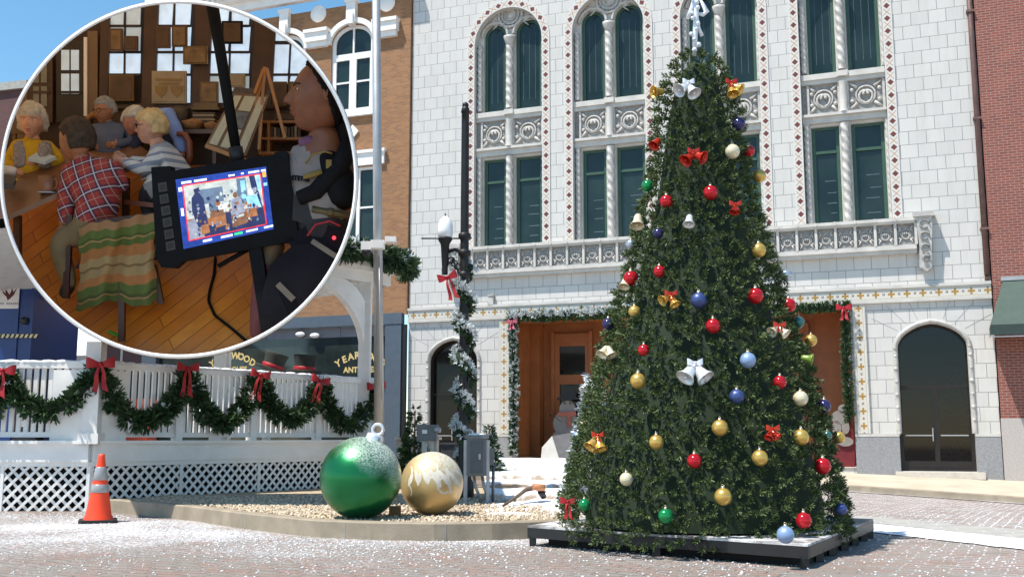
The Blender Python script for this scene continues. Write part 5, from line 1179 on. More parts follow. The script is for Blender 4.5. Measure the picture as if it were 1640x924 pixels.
def J(D0, x, y, dz=0.0): return I(x, y, D0 - dz*kpx(D0)*.75)
def pbox(mb, D, x0, y0, x1, y1, th, m=0, sk=0.0):
    """upright slab seen as the given rectangle, front at D, th thick towards the back"""
    mb.prism([I(x0, y1, D), I(x1, y1, D), I(x1+sk, y0, D), I(x0+sk, y0, D)], FW*th, m)
def ppoly(mb, D, pts, th, m=0): mb.prism([I(x, y, D) for x, y in pts], FW*th, m)
q = MB(); ppoly(q, DB-.06, [(CX + 288*math.cos(k*math.pi/24), min(CY + 288*math.sin(k*math.pi/24), 330)) for k in range(49)][:-1], .1); q.build('back_wall', M_iwall, disp)
# floor: oak boards rising to the back
def fplane(x, y): return DF + .50 + (DB - .55 - DF) * max(0, min(1, (600 - y)/330))
tfl = NT('orange oak boards'); xyz = tfl.xyz(tfl.co()); rt = tfl.n('VectorRotate'); rt.rotation_type = 'Z_AXIS'; tfl.l(tfl.comb(xyz[0], tfl.m('ADD', xyz[1], tfl.m('MULTIPLY', xyz[2], .3))), rt.inputs['Vector']); rt.inputs['Angle'].default_value = R(-38)
bt = tfl.n('TexBrick'); tfl.l(rt.outputs[0], bt.inputs['Vector']); bt.inputs['Scale'].default_value = 1; bt.inputs['Brick Width'].default_value = 2.2; bt.inputs['Row Height'].default_value = .17; bt.inputs['Mortar Size'].default_value = .006
bt.inputs['Color1'].default_value = (.80,.28,.03,1); bt.inputs['Color2'].default_value = (.62,.18,.02,1); bt.inputs['Mortar'].default_value = (.16,.05,.01,1)
M_floor = tfl.done(tfl.mix(tfl.ramp(tfl.noise(tfl.co(), 3, 4), .3, .8), bt.outputs[0], (.52,.15,.016)), .35)
q = MB(); m_ = 16
for j in range(m_+1):
    for i in range(m_+1):
        y = 262 + (574-262)*j/m_; x = 0 + 576*i/m_; dx, dy = x-CX, y-CY; rr_ = math.hypot(dx, dy)
        if rr_ > 288: s_ = 288/rr_; x, y = CX+dx*s_, CY+dy*s_
        q.v.append(I(x, y, fplane(x, y)))
for j in range(m_):
    for i in range(m_): q.f.append([j*(m_+1)+i, (j+1)*(m_+1)+i, (j+1)*(m_+1)+i+1, j*(m_+1)+i+1]); q.m.append(0); q.sm.append(False)
q.build('oak_floor', M_floor, disp)
# window wall: posts, mullions and panes
DW = DB - .14
q = MB()
for x0, x1, sk in ((158, 172, 4), (226, 248, 6), (306, 333, 8), (400, 434, 10), (492, 520, 10)): pbox(q, DW-.05, x0, -2 if x0 > 140 else 40, x1, 176, .1, 0, sk)
q.build('wall_post', M_ipost, disp)
q = MB(); pbox(q, DW-.02, 150, 172, 500, 200, .05); pbox(q, DW-.08, 160, 168, 480, 174, .1); q.build('window_ledge', M_ipost, disp)
cols = [(173, 224, 4), (249, 304, 6), (334, 398, 8), (434, 490, 10)]
for ci, (x0, x1, sk) in enumerate(cols):
    f = MB(); xm = (x0+x1)/2
    rows_ = [(-4, 40), (44, 82), (86, 118), (122, 165)] if ci < 3 else [(30, 66), (72, 118), (121, 134)]
    for y0, y1 in rows_: pbox(f, DW-.02, x0, y1, x1, y1+4, .04)
    fy0 = rows_[0][0]; sk2 = sk*.5
    pbox(f, DW-.02, xm-1.5, fy0, xm+1.5, rows_[-1][1], .04, 0, sk2); 
    w_ = f.build('window_frame', mat('dark mullion', (.03,.018,.012), .5), disp)
    p_ = MB()
    for ri, (y0, y1) in enumerate(rows_):
        for h in (0, 1):
            a_, b_ = (x0, xm-1.5) if h == 0 else (xm+1.5, x1)
            if ci == 0 and ri == 3: continue
            pbox(p_, DW, a_, y0, b_, y1, .02, 1 if (ci == 0 and ri < 2) or (ci == 2 and ri == 3) else 0, sk*.5*(1-ri/4))
    p_.build('pane', [M_pane, M_paneg], w_)
# doors at the left
for x0, x1, nm in ((45, 84, 0), (90, 135, 1)):
    f = MB(); y0 = 60 + (100-x0)*.45; pbox(f, DW-.06, x0, y0, x1, 196, .06)
    pbox(f, DW-.09, x0+5, 146, x1-5, 150, .04); d_ = f.build('panelled_door', mat('dark door wood', (.022,.016,.012), .5) if nm else mat('brown door wood', (.06,.03,.016), .5), disp)
    p_ = MB()
    for i in (0, 1):
        for j in (0, 1):
            xa = x0 + 8 + i*(x1-x0-14)/2; ya = y0 + 16 + j*38; pbox(p_, DW-.075, xa, ya, xa+(x1-x0-20)/2, ya+32, .02)
    p_.build('pane', M_paneg if nm else mat('dull pane', (.20,.20,.17), .3), d_)
q = MB(); pbox(q, DW-.08, 134, 60, 139, 186, .05); q.build('door_jamb', M_whitepaint, disp)
for a_ in ((.05, 140, 50, 156, 190), (.02, 166, 166, 230, 182), (.03, 24, 100, 44, 240)): q = MB(); pbox(q, DW-a_[0], *a_[1:], .03); q.build('wall_panel', M_tan, disp)

M_frame_g = mat('dark gilt frame', (.13,.07,.022), .45, .2, .2, 8); M_paper = mat('old paper', (.33,.26,.17), .7, 0, .15, 6); M_brownpic = mat('brown picture', (.095,.05,.024), .6, 0, .35, 5); M_sepia = mat('sepia print', (.20,.12,.05), .6, 0, .4, 7)
pics = [(174, 120, 214, 162, M_brownpic, M_frame_g, 'large brown framed picture standing below the first window'), (243, 114, 298, 166, M_paper, M_paper, 'pale poster with a brown double crest below the second window'), (320, 131, 349, 166, M_sepia, M_frame_g, 'small gilt framed portrait left of the black pole'),
 (293, 74, 332, 103, M_sepia, M_frame_g, 'gilt picture hung on the timber post between two windows'), (250, 42, 272, 77, M_brownpic, M_brownpic, 'brown card on the left half of the second window'), (275, 41, 299, 75, M_sepia, M_brownpic, 'brown card on the right half of the second window'),
 (355, 34, 388, 70, M_brownpic, M_mblack, 'dark framed picture against the third window'), (175, 46, 196, 82, M_sepia, M_brownpic, 'tall brown picture in the first window'), (199, 58, 220, 81, M_brownpic, M_brownpic, 'small square picture in the first window'),
 (436, 131, 459, 170, M_brownpic, M_frame_g, 'brown framed portrait behind the wooden easel'), (462, 131, 482, 168, M_sepia, M_frame_g, 'framed photo beside the face of the crew woman'), (367, 119, 392, 140, M_paper, M_paper, 'small pale sheet behind the top of the display board')]
for i, (x0, y0, x1, y1, mi, mf, lab) in enumerate(pics):
    t = thing('framed_picture', lab, 'picture', I((x0+x1)/2, y1, DW-.12)); f = MB(); pbox(f, DW-.14, x0, y0, x1, y1, .05); f.build('frame', mf, t)
    f = MB(); pbox(f, DW-.15, x0+3, y0+3, x1-3, y1-3, .012); pr_o = f.build('print', mi, t)
    if 'crest' in lab:
        f = MB()
        for cx_ in (258, 283): ppoly(f, DW-.158, [(cx_-10, 138), (cx_+10, 138), (cx_+9, 148), (cx_, 157), (cx_-9, 148)], .008)
        pbox(f, DW-.158, 250, 126, 291, 130, .008); pbox(f, DW-.158, 254, 132, 287, 136, .008); f.build('crest', mat('ochre crest', (.24,.15,.05), .6), pr_o)

# side table with baskets, book shelf
M_dkwood = mat('dark table wood', (.075,.03,.016), .35, 0, .25, 4); M_easelwood = mat('orange easel wood', (.40,.17,.045), .45, 0, .15, 6)
t = thing('side_table', 'dark side table against the back wall, stacked with baskets and papers', 'table', I(315, 235, 16.3))
q = MB(); ppoly(q, 16.0, [(270, 214), (352, 214), (348, 207), (272, 207)], .35); q.build('table_top', M_dkwood, t)
for x_ in (278, 343): q = MB(); pbox(q, 16.05, x_-3, 214, x_+3, 262, .06); q.build('leg', M_dkwood, t)
def basket(x0, y0, x1, y1, D, lab, m):
    t = thing('basket', lab, 'basket', I((x0+x1)/2, y1, D)); q = MB(); c = (x0+x1)/2; w_ = (x1-x0)/2; k = kpx(D)
    Mx = Matrix((RT, -FW*-1, UP)).transposed().to_4x4(); Mx.translation = I(c, y1, D+.15)
    h = (y1-y0)*k; q.lathe([(0, 0), (w_*k*.8, 0), (w_*k, h*.8), (w_*k*.95, h), (w_*k*.85, h*.9), (0, h*.7)], Mx, 18); q.build('body', m, t)
    q = MB(); q.tube([I(c - w_*.9, y0+1, D+.1), I(c, y0-3, D+.1), I(c + w_*.9, y0+1, D+.1)], .02, 6); q.build('rim', m, t)
M_bask = mat('brown basket', (.33,.15,.05), .7, 0, .3, 14); M_bask2 = mat('dark basket', (.09,.06,.04), .7, 0, .3, 12)
basket(290, 195, 326, 207, 16.0, 'low brown basket on the side table', M_bask); basket(327, 199, 350, 208, 15.95, 'small orange brown tray at the right end of the side table', M_bask)
t = thing('paper_stack', 'stack of dark folders and papers on the side table', 'stack', I(330, 197, 16.2)); q = MB()
for i in range(6): pbox(q, 16.2, 308 + i % 2, 180 + i*3.4, 344 - i % 3, 182.6 + i*3.4, .3, i % 2)
q.build('sheets', [M_bask2, M_paper], t)
t = thing('wooden_shelf', 'small brown wooden box shelf under the gilt portrait', 'shelf', I(328, 176, 16.3)); q = MB(); pbox(q, 16.25, 309, 165, 348, 173, .18); pbox(q, 16.23, 306, 172, 351, 176, .22); q.build('body', M_frame_g, t)
basket(272, 174, 303, 206, 16.2, 'wicker basket at the left end of the side table', M_bask2)
t = thing('bookcase', 'low orange wood bookcase with books behind the easel', 'bookcase', I(450, 245, 16.2)); q = MB()
for y_ in (193, 220, 243): pbox(q, 16.15, 416, y_, 498, y_+4, .25)
for x_ in (414, 428, 496): pbox(q, 16.14, x_, 193, x_+4, 247, .27)
q.build('frame', M_easelwood, t)
q = MB()
for i in range(9): pbox(q, 16.2, 433+i*5.5, 200 + rnd.random()*6, 437+i*5.5, 220, .15, i % 3)
q.build('book_row', [M_brownpic, M_paper, M_bask2], t)
q = MB(); pbox(q, 16.2, 440, 183, 480, 192, .15); tag(q.build('book_stack', [M_bask2]), 'dark books lying on top of the low bookcase', 'books')

# easel and leaning display board
t = thing('easel', 'orange wooden easel behind the leaning display board', 'easel', I(425, 250, 15.8)); 
for a_, b_ in (((427, 110), (457, 222)), ((425, 110), (385, 262)), ((422, 112), (408, 150)), ((424, 108), (415, 240))):
    q = MB(); q.bar(I(*a_, 15.75), I(*b_, 15.62), .045, .04, FW); q.build('leg', M_easelwood, t)
q = MB(); q.bar(I(330, 234, 15.5), I(395, 258, 15.45), .06, .06, FW); q.build('ledge', M_easelwood, t)
t = thing('display_board', 'tall leaning display board with three cream text panels on the easel', 'board', I(378, 240, 15.6))
bq = [(374, 150), (432, 152), (394, 250), (329, 232)]
def bil(c, u, v): 
    a = (c[0][0]*(1-u)+c[1][0]*u, c[0][1]*(1-u)+c[1][1]*u); b = (c[3][0]*(1-u)+c[2][0]*u, c[3][1]*(1-u)+c[2][1]*u); return (a[0]*(1-v)+b[0]*v, a[1]*(1-v)+b[1]*v)
def DBd(v): return 15.72 - .22*v
def bquad(mb, c, u0, v0, u1, v1, off, Df, th=.02, m=0):
    pts = [(u0, v1), (u1, v1), (u1, v0), (u0, v0)]; mb.prism([I(*bil(c, u, v), Df(v) - off) for u, v in pts], FW*th, m)
q = MB(); bquad(q, bq, 0, 0, 1, 1, 0, DBd, .06); q.build('board', mat('brown board', (.17,.09,.04), .6), t)
q = MB(); bquad(q, bq, .06, .04, .26, .96, .012, DBd); bquad(q, bq, .34, .04, .66, .30, .012, DBd); bquad(q, bq, .34, .62, .66, .96, .012, DBd); bquad(q, bq, .74, .04, .94, .96, .012, DBd); bquad(q, bq, .34, .32, .66, .60, .011, DBd, .02, 1); q.build('text_panel', [mat('cream panel', (.50,.44,.30), .6, 0, .1, 12), mat('grey photo', (.14,.13,.12), .6, 0, .5, 9)], t)
q = MB(); ppoly(q, 15.74, [(371, 150), (376, 139), (398, 142), (415, 140), (432, 146), (434, 152)], .08); q.build('board_crest', M_bask2, t)

# ------------------------------------------------------------------ people
def skin_into(mb, nodes, edges, D0, lev=3, fold=1.5):
    """one continuous limb-and-trunk surface grown from joints; nodes: name -> (x, y, dz, radius in px); edges: (a, b, material)"""
    names = list(nodes); k = kpx(D0); me = bpy.data.meshes.new('s'); pos = {n: J(D0, *nodes[n][:3]) for n in names}
    me.from_pydata([pos[n] for n in names], [(names.index(a), names.index(b)) for a, b, _ in edges], [])
    o = bpy.data.objects.new('s', me); COL.objects.link(o); md = o.modifiers.new('k', 'SKIN'); md.use_smooth_shade = True
    for i, n in enumerate(names): r_ = nodes[n][3]*k; me.skin_vertices[0].data[i].radius = (r_, r_); me.skin_vertices[0].data[i].use_root = (i == 0)
    sb = o.modifiers.new('b', 'SUBSURF'); sb.levels = lev; sb.render_levels = lev
    ev = o.evaluated_get(bpy.context.evaluated_depsgraph_get()); m2 = bpy.data.meshes.new_from_object(ev)
    b0 = len(mb.v)
    for v in m2.vertices:                              # cloth folds
        a_ = v.co*(.16/(k*6)); f_ = noise.noise(a_)*.6 + (1 - abs(noise.noise(a_*1.9 + Vector((3, 1, 7))))*2.2)*.5
        mb.v.append(v.co + v.normal*f_*k*fold)
    for p in m2.polygons:
        c = p.center; best = (1e9, 0)
        for a, b, mm in edges:
            A_, B_ = pos[a], pos[b]; d = B_-A_; t = max(0, min(1, (c-A_).dot(d)/max(1e-9, d.length_squared))); rr = (nodes[a][3]*(1-t)+nodes[b][3]*t)*k; ds = (c-(A_+d*t)).length/rr
            if ds < best[0]: best = (ds, mm)
        mb.f.append([b0+i for i in p.vertices]); mb.m.append(best[1]); mb.sm.append(True)
    bpy.data.objects.remove(o); bpy.data.meshes.remove(me); bpy.data.meshes.remove(m2)
def headM(yaw, pitch, roll):
    f = (-FW)*math.cos(yaw) + RT*math.sin(yaw); s = UP.cross(f).normalized() * -1; Mx = Matrix((s, f, UP)).transposed()
    return Mx @ Matrix.Rotation(roll, 3, 'Y') @ Matrix.Rotation(pitch, 3, 'X')
def g_(x, s): return math.exp(-(x/s)**2)
def face_fn(q):
    x, y, z = q; r = 1.0
    if y > 0:
        nz_ = max(0, min(1, (.20-z)/.38)); nz_ = nz_*nz_*(3-2*nz_)*(1 if z > -.20 else g_(z+.20, .075)); r += .25*nz_*g_(x, .075 + .05*nz_) + .03*g_(x, .10)*g_(z-.1, .2)                 # nose and bridge
        r -= .055*(g_(x-.34, .17)+g_(x+.34, .17))*g_(z-.08, .13)                            # eye sockets
        r += .03*g_(z-.25, .09)*g_(x, .5) + .035*(g_(x-.42, .2)+g_(x+.42, .2))*g_(z+.15, .18)
        r += .045*g_(x, .22)*g_(z+.42, .055) + .04*g_(x, .20)*g_(z+.56, .055) - .03*g_(x, .3)*g_(z+.49, .03)
        r -= .03*g_(x, .3)*g_(z+.66, .06); r += .10*g_(x, .26)*g_(z+.86, .16)
    else: r += .07*g_(z-.25, .5)*(-y)
    if z < 0: r *= 1 - .10*(-z)**2*abs(x)
    return r
def head_into(mb, c, hh, yaw, pitch, roll, n, m_skin=0):
    Mx = headM(yaw, pitch, roll); cc = c; b = len(mb.v)
    h = n//2; vs = []
    for i in range(h+1):
        t = math.pi*i/h
        for k in range(n):
            a = 2*math.pi*k/n; q = Vector((math.sin(t)*math.cos(a), math.sin(t)*math.sin(a), math.cos(t))); r = face_fn(q)
            p = Vector((q.x*.70*(1 - .28*max(0, -q.z)**1.6), q.y*.86 - .0*q.z, q.z)) * r
            if q.z < 0 and q.y < 0: p.y *= 1 - .35*(-q.z)
            if q.z < 0 and q.y > 0: p.y *= 1 + .42*(-q.z)**1.3
            vs.append(cc + Mx @ (p*hh))
    mb.add(vs, [(i*n+k, (i+1)*n+k, (i+1)*n+(k+1)%n, i*n+(k+1)%n) for i in range(h) for k in range(n)], m_skin, True)
    for sg in (-1, 1):
        mb.ball(cc + Mx @ (Vector((sg*.71, -.06, -.02))*hh), .20*hh, 10, m_skin, Mx, (.35, .7, 1.1))
        mb.ball(cc + Mx @ (Vector((sg*.075, .86*.99, -.205))*hh), .05*hh, 8, m_skin, Mx)
    return Mx
def features(par, c, hh, Mx, browcol, glasses=False, lip=(.32,.09,.07)):
    e = MB()
    for sg in (-1, 1):
        e.ball(c + Mx @ (Vector((sg*.255, .700, .085))*hh), .088*hh, 10, 0, Mx, (1.15, .8, .75)); e.ball(c + Mx @ (Vector((sg*.25, .752, .082))*hh), .040*hh, 8, 1, Mx)
    e.build('eye', [mat('eye white', (.50,.47,.43), .3), mat('dark iris', (.02,.012,.01), .2)], par)
    e = MB()
    for sg in (-1, 1): e.tube([c + Mx @ (Vector((sg*x, y, z))*hh) for x, y, z in ((.10, .845, .21), (.26, .805, .25), (.42, .67, .21))], .025*hh, 6)
    e.build('eyebrow', mat('brow hair', browcol, .8), par)
    e = MB(); e.ball(c + Mx @ (Vector((0, .875, -.435))*hh), .15*hh, 12, 0, Mx, (1, .42, .22)); e.ball(c + Mx @ (Vector((0, .862, -.53))*hh), .14*hh, 12, 0, Mx, (.95, .45, .26)); e.build('lips', mat('lips', lip, .5), par)
    if glasses:
        e = MB()
        for sg in (-1, 1):
            e.tube([c + Mx @ (Vector((sg*.27 + .19*math.cos(a), .94 - .12*abs(math.cos(a))*(1 if sg*math.cos(a) > 0 else .2), .06 + .15*math.sin(a)))*hh) for a in [k*math.pi/8 for k in range(17)]], .018*hh, 5)
            e.tube([c + Mx @ (Vector((sg*.47, .84, .1))*hh), c + Mx @ (Vector((sg*.72, .0, .06))*hh)], .018*hh, 5)
        e.build('glasses', M_mblack, par)
def hair(par, c, hh, Mx, m, nz=.06, fr=3.0, back=-.45, front=.42, side=-.1, vol=1.10, n=64, seed=0.0, ysh=0.0, plane=None):
    e = MB(); h = n//2; vs = []; keep = []
    for i in range(h+1):
        t = math.pi*i/h
        for k in range(n):
            a = 2*math.pi*k/n; q = Vector((math.sin(t)*math.cos(a), math.sin(t)*math.sin(a), math.cos(t)))
            qy = q.y + ysh; hl = front if qy > .45 else (side if qy > -.05 else back); hl = hl if qy > .45 or qy < -.05 else side + (front-side)*max(0, (qy-.05)/.4)
            r = vol + nz*noise.noise(q*fr + Vector((seed, 0, 0)))*1.6 + nz*.6*noise.noise(q*fr*2.7) + .045*noise.noise(Vector((q.x*13, q.y*13, q.z*4 + seed))); kk = (q.z*.55 - q.y*.85 > plane) if plane is not None else q.z > hl
            if not kk: r = .93
            p = Vector((q.x*.73, q.y*.88, q.z))*r
            if q.z < 0 and q.y < 0: p.y *= 1 - .2*(-q.z)
            vs.append(c + Mx @ (p*hh)); keep.append(kk)
    e.add(vs, [(i*n+k, (i+1)*n+k, (i+1)*n+(k+1)%n, i*n+(k+1)%n) for i in range(h) for k in range(n) if sum((keep[i*n+k], keep[(i+1)*n+k], keep[(i+1)*n+(k+1)%n], keep[i*n+(k+1)%n])) >= 1], 0, True)
    return e.build('hair', m, par)
def hand_into(mb, D0, wrist, tip, rpx, m=0, spread=1.0, curl=1):
    """palm and five tapered fingers between a wrist and a fingertip point, in photo pixels"""
    k = kpx(D0); a, b = J(D0, *wrist), J(D0, *tip); d = b-a; L = d.length; d.normalize(); s = d.cross(-FW).normalized(); up_ = s.cross(d)
    Mx = Matrix((s, d, up_)).transposed(); mb.ball(a + d*L*.30, L*.30, 12, m, Mx, (.85, 1.15, .45))
    for i, (o, l) in enumerate(((-.75, .84), (-.26, 1.0), (.24, .95), (.68, .76))):
        p0 = a + d*L*.42 + s*o*L*.24; p1 = p0 + d*L*.30*l + s*o*L*.05*spread + up_*L*.05; p2 = p1 + d*L*.17*l - up_*L*.05*curl; p3 = p2 + d*L*.10*l - up_*L*.10*curl
        mb.tube([p0, p1, p2, p3], [L*.085, L*.078, L*.068, L*.045], 8, m)
    p0 = a + d*L*.18 - s*L*.2; p1 = p0 - s*L*.16 + d*L*.18; p2 = p1 + d*L*.17 - s*L*.02; mb.tube([p0, p1, p2], [L*.10, L*.085, L*.05], 8, m)
SKIN1 = mat('fair skin', (.52,.27,.18), .5, 0, .26, 9, .4, .25); SKIN2 = mat('tanned skin', (.33,.14,.07), .5, 0, .26, 9, .4, .25); SKIN3 = mat('ruddy skin', (.46,.20,.13), .5, 0, .26, 9, .4, .25)
M_mustard = mat('mustard knit', (.52,.33,.02), .85, 0, .15, 14, .3, .3); M_tweed = mat('grey tweed', (.24,.22,.23), .9, 0, .45, 22); M_bluegrey = mat('blue grey shirt', (.085,.10,.15), .8, 0, .2, 5); M_navy = mat('navy vest', (.018,.024,.055), .85, 0, .2, 5)
M_ltblue = mat('light blue shirt', (.20,.30,.62), .7, 0, .12, 4); M_khaki = mat('khaki trousers', (.19,.13,.06), .8, 0, .2, 4); M_darkpant = mat('dark trousers', (.018,.016,.02), .8); M_shoe = mat('black shoe', (.012,.011,.012), .5)
def plaid():
    t = NT('red navy plaid flannel'); x = t.xyz(t.co()); rt = t.n('VectorRotate'); rt.rotation_type = 'Y_AXIS'; t.l(t.co(), rt.inputs['Vector']); rt.inputs['Angle'].default_value = R(24); r_ = t.xyz(rt.outputs[0])
    def band(v, per, ph, wd): return t.m('LESS_THAN', t.m('ABSOLUTE', t.m('SUBTRACT', t.m('FRACT', t.m('ADD', t.m('DIVIDE', v, per), ph)), .5)), wd)
    u, v = r_[0], r_[2]; P_ = .235; c = t.mix(t.noise(t.co(), 20, 3), (.26,.022,.02), (.40,.05,.035))
    for s_ in (u, v): c = t.mix(t.m('MULTIPLY', band(s_, P_, 0, .15), .62), c, (.015,.02,.05))
    for s_ in (u, v): c = t.mix(t.m('MULTIPLY', band(s_, P_, .0, .030), .75), c, (.62,.58,.58)); c = t.mix(t.m('MULTIPLY', band(s_, P_, .5, .022), .7), c, (.45,.30,.22))
    return t.done(c, .85)
def stripes():
    t = NT('grey striped sweater'); x = t.xyz(t.co()); v = t.m('ADD', x[2], t.m('MULTIPLY', x[0], -.22)); v = t.m('ADD', v, t.m('MULTIPLY', t.noise(t.co(), 2, 2), .05))
    rp = t.n('ValToRGB'); t.l(t.ramp(v, .0, .86), rp.inputs[0]); rp.color_ramp.interpolation = 'CONSTANT'; el = rp.color_ramp.elements
    cols_ = [(0, (.27,.26,.25)), (.30, (.62,.57,.50)), (.42, (.17,.19,.24)), (.47, (.55,.53,.50)), (.56, (.22,.25,.31)), (.64, (.58,.56,.53)), (.72, (.20,.23,.30)), (.77, (.52,.51,.50)), (.86, (.30,.33,.38))]
    el[0].position = 0; el[0].color = (*cols_[0][1], 1); el[1].position = cols_[1][0]; el[1].color = (*cols_[1][1], 1)
    for p_, c_ in cols_[2:]: e = el.new(p_); e.color = (*c_, 1)
    return t.done(rp.outputs[0], .9)
M_plaid = plaid(); M_stripe = stripes()
H_white = mat('white hair', (.50,.46,.40), .85, 0, .25, 12, .3, .9); H_grey = mat('grey hair', (.26,.26,.26), .85, 0, .3, 14, .3, .9); H_brown = mat('dark brown hair', (.05,.032,.02), .75, 0, .5, 10, .3, .9); H_blond = mat('ash blonde hair', (.56,.40,.19), .8, 0, .3, 12, .3, .9); H_dark = mat('very dark hair', (.008,.005,.006), .7, 0, .3, 8, .12)

def person(label, base, D0): return thing('person', label, 'person', I(*base, D0))
# woman in mustard
D0 = 15.72; t = person('curly white haired woman in mustard turtleneck and grey vest seated at the table', (52, 300), D0)
b = MB(); nd = dict(pel=(50,292,0,27), bel=(50,268,0,27), ch=(50,243,0,26), nk=(52,226,2,11), hd=(53,212,4,11), sl=(27,238,0,13), el_=(14,266,4,11), wl=(40,263,22,7.5), sr=(78,238,0,13), er=(97,262,4,11), wr=(76,261,22,7.5), hl=(48,261,26,6), hr=(70,259,26,6))
skin_into(b, nd, [('pel','bel',1),('bel','ch',1),('ch','nk',1),('nk','hd',0),('ch','sl',1),('sl','el_',1),('el_','wl',1),('ch','sr',1),('sr','er',1),('er','wr',1),('wl','hl',0),('wr','hr',0)], D0)
hand_into(b, D0, (44,262,28), (60,258,32), 5); hand_into(b, D0, (74,260,28), (58,257,34), 5)
hc_ = J(D0, 52, 195, 6); hh = 27*kpx(D0); Mx = head_into(b, hc_, hh, R(8), R(-8), 0, 40); b.build('body', [SKIN1, M_mustard], t); features(t, hc_, hh, Mx, (.25,.2,.17)); hair(t, hc_, hh, Mx, H_white, .11, 4.5, -.55, .42, -.35, 1.20, 40)
v = MB(); skin_into(v, dict(a=(33,228,10,9), b=(33,246,22,12), c=(35,272,24,13)), [('a','b',0),('b','c',0)], D0); skin_into(v, dict(a=(72,228,10,9), b=(72,246,22,12), c=(71,272,24,13)), [('a','b',0),('b','c',0)], D0); v.build('vest', M_tweed, t)
# man in blue grey shirt
D0 = 15.98; t = person('grey haired man in blue grey shirt and glasses seated at the table end', (178, 260), D0)
b = MB(); nd = dict(pel=(180,262,0,24), bel=(180,238,0,25), ch=(179,215,0,24), nk=(173,200,2,9), hd=(171,190,4,9), sl=(154,210,0,12), el_=(144,228,4,10), wl=(152,234,22,7), sr=(204,208,0,12), er=(214,226,4,10), wr=(190,231,22,7), hl=(153,235,26,5), hr=(182,231,26,5))
skin_into(b, nd, [('pel','bel',1),('bel','ch',1),('ch','nk',1),('nk','hd',0),('ch','sl',1),('sl','el_',1),('el_','wl',1),('ch','sr',1),('sr','er',1),('er','wr',1),('wl','hl',0),('wr','hr',0)], D0)
hand_into(b, D0, (187,231,28), (168,232,32), 4); hand_into(b, D0, (152,233,28), (146,222,30), 4)
hc_ = J(D0, 169, 177, 6); hh = 21*kpx(D0); Mx = head_into(b, hc_, hh, R(-28), R(-14), 0, 36, 0); b.build('body', [SKIN2, M_bluegrey], t); features(t, hc_, hh, Mx, (.2,.2,.2), True); hair(t, hc_, hh, Mx, H_grey, .04, 6, -.35, .48, .0, 1.08)
# bending man
D0 = 16.0; t = person('white haired man in navy vest and light blue shirt bending over the table', (262, 260), D0)
b = MB(); nd = dict(pel=(282,250,-14,24), bel=(272,212,-8,26), ch=(248,184,0,27), nk=(226,184,8,11), hd=(218,190,12,10), sr=(268,184,12,14), er=(284,214,18,11), wr=(291,240,20,8), hr=(291,246,20,6), sl=(226,196,4,13), el_=(222,222,6,11), wl=(216,238,16,8), hl=(212,242,18,6), lg=(286,300,-14,15))
skin_into(b, nd, [('pel','bel',2),('bel','ch',2),('ch','nk',1),('nk','hd',0),('ch','sr',1),('sr','er',1),('er','wr',1),('wr','hr',0),('ch','sl',2),('sl','el_',2),('el_','wl',2),('wl','hl',0),('pel','lg',3)], D0)
hand_into(b, D0, (290,242,22), (288,258,24), 4); hand_into(b, D0, (214,238,20), (202,244,24), 4)
hc_ = J(D0, 214, 192, 16); hh = 23*kpx(D0); Mx = head_into(b, hc_, hh, R(58), R(-46), R(-8), 36); b.build('body', [SKIN3, M_ltblue, M_navy, M_darkpant], t); features(t, hc_, hh, Mx, (.4,.38,.35)); hair(t, hc_, hh, Mx, H_white, .04, 5, -.5, .50, -.1, 1.08)
# grey sweater woman
D0 = 15.45; t = person('ash blonde woman in grey striped sweater with folded hands, seen in profile', (262, 320), D0)
b = MB(); nd = dict(pel=(272,308,0,30), bel=(270,284,0,30), ch=(263,254,0,29), nk=(252,232,2,12), hd=(247,218,4,12), sr=(252,250,16,15), er=(232,274,26,12.5), wr=(202,261,26,9), hr=(192,256,26,7), sl=(272,244,-14,14), el_=(240,264,-10,11), wl=(205,256,6,8), kn=(232,318,10,15), an=(243,352,10,10))
skin_into(b, nd, [('pel','bel',1),('bel','ch',1),('ch','nk',1),('nk','hd',0),('ch','sr',1),('sr','er',1),('er','wr',1),('wr','hr',0),('ch','sl',1),('sl','el_',1),('el_','wl',1),('pel','kn',2),('kn','an',2)], D0)
hand_into(b, D0, (197,258,28), (180,249,30), 5); hand_into(b, D0, (202,254,10), (183,244,16), 5)
hc_ = J(D0, 244, 203, 6); hh = 26*kpx(D0); Mx = head_into(b, hc_, hh, R(-80), R(-6), 0, 40); b.build('body', [SKIN1, M_stripe, M_darkpant], t); features(t, hc_, hh, Mx, (.4,.3,.2), True); hair(t, hc_, hh, Mx, H_blond, .07, 4, -.45, .40, .05, 1.16, 44, 3.3)
# plaid man
D0 = 15.02; t = person('man in red and navy plaid shirt sitting with his back turned', (150, 420), D0)
b = MB(); nd = dict(pel=(164,360,0,32), bel=(160,338,2,35), mid=(156,308,2,37), ch=(148,278,0,35), nk=(132,256,0,14), hd=(127,242,0,13), sl=(112,278,6,17), el_=(107,322,10,14.5), wl=(104,352,16,11), hl=(100,362,18,8), sr=(182,270,0,16), er=(197,300,-8,13), wr=(178,300,-30,9), kl=(92,388,20,19), al=(112,455,14,12), tl=(100,478,18,9), kr=(150,400,-20,17), ar=(150,455,-14,11))
skin_into(b, nd, [('pel','bel',1),('bel','mid',1),('mid','ch',1),('ch','nk',1),('nk','hd',0),('ch','sl',1),('sl','el_',1),('el_','wl',1),('wl','hl',0),('ch','sr',1),('sr','er',1),('er','wr',1),('pel','kl',2),('kl','al',2),('al','tl',3),('pel','kr',2),('kr','ar',2)], D0)
hand_into(b, D0, (102,358,18), (92,374,24), 6)
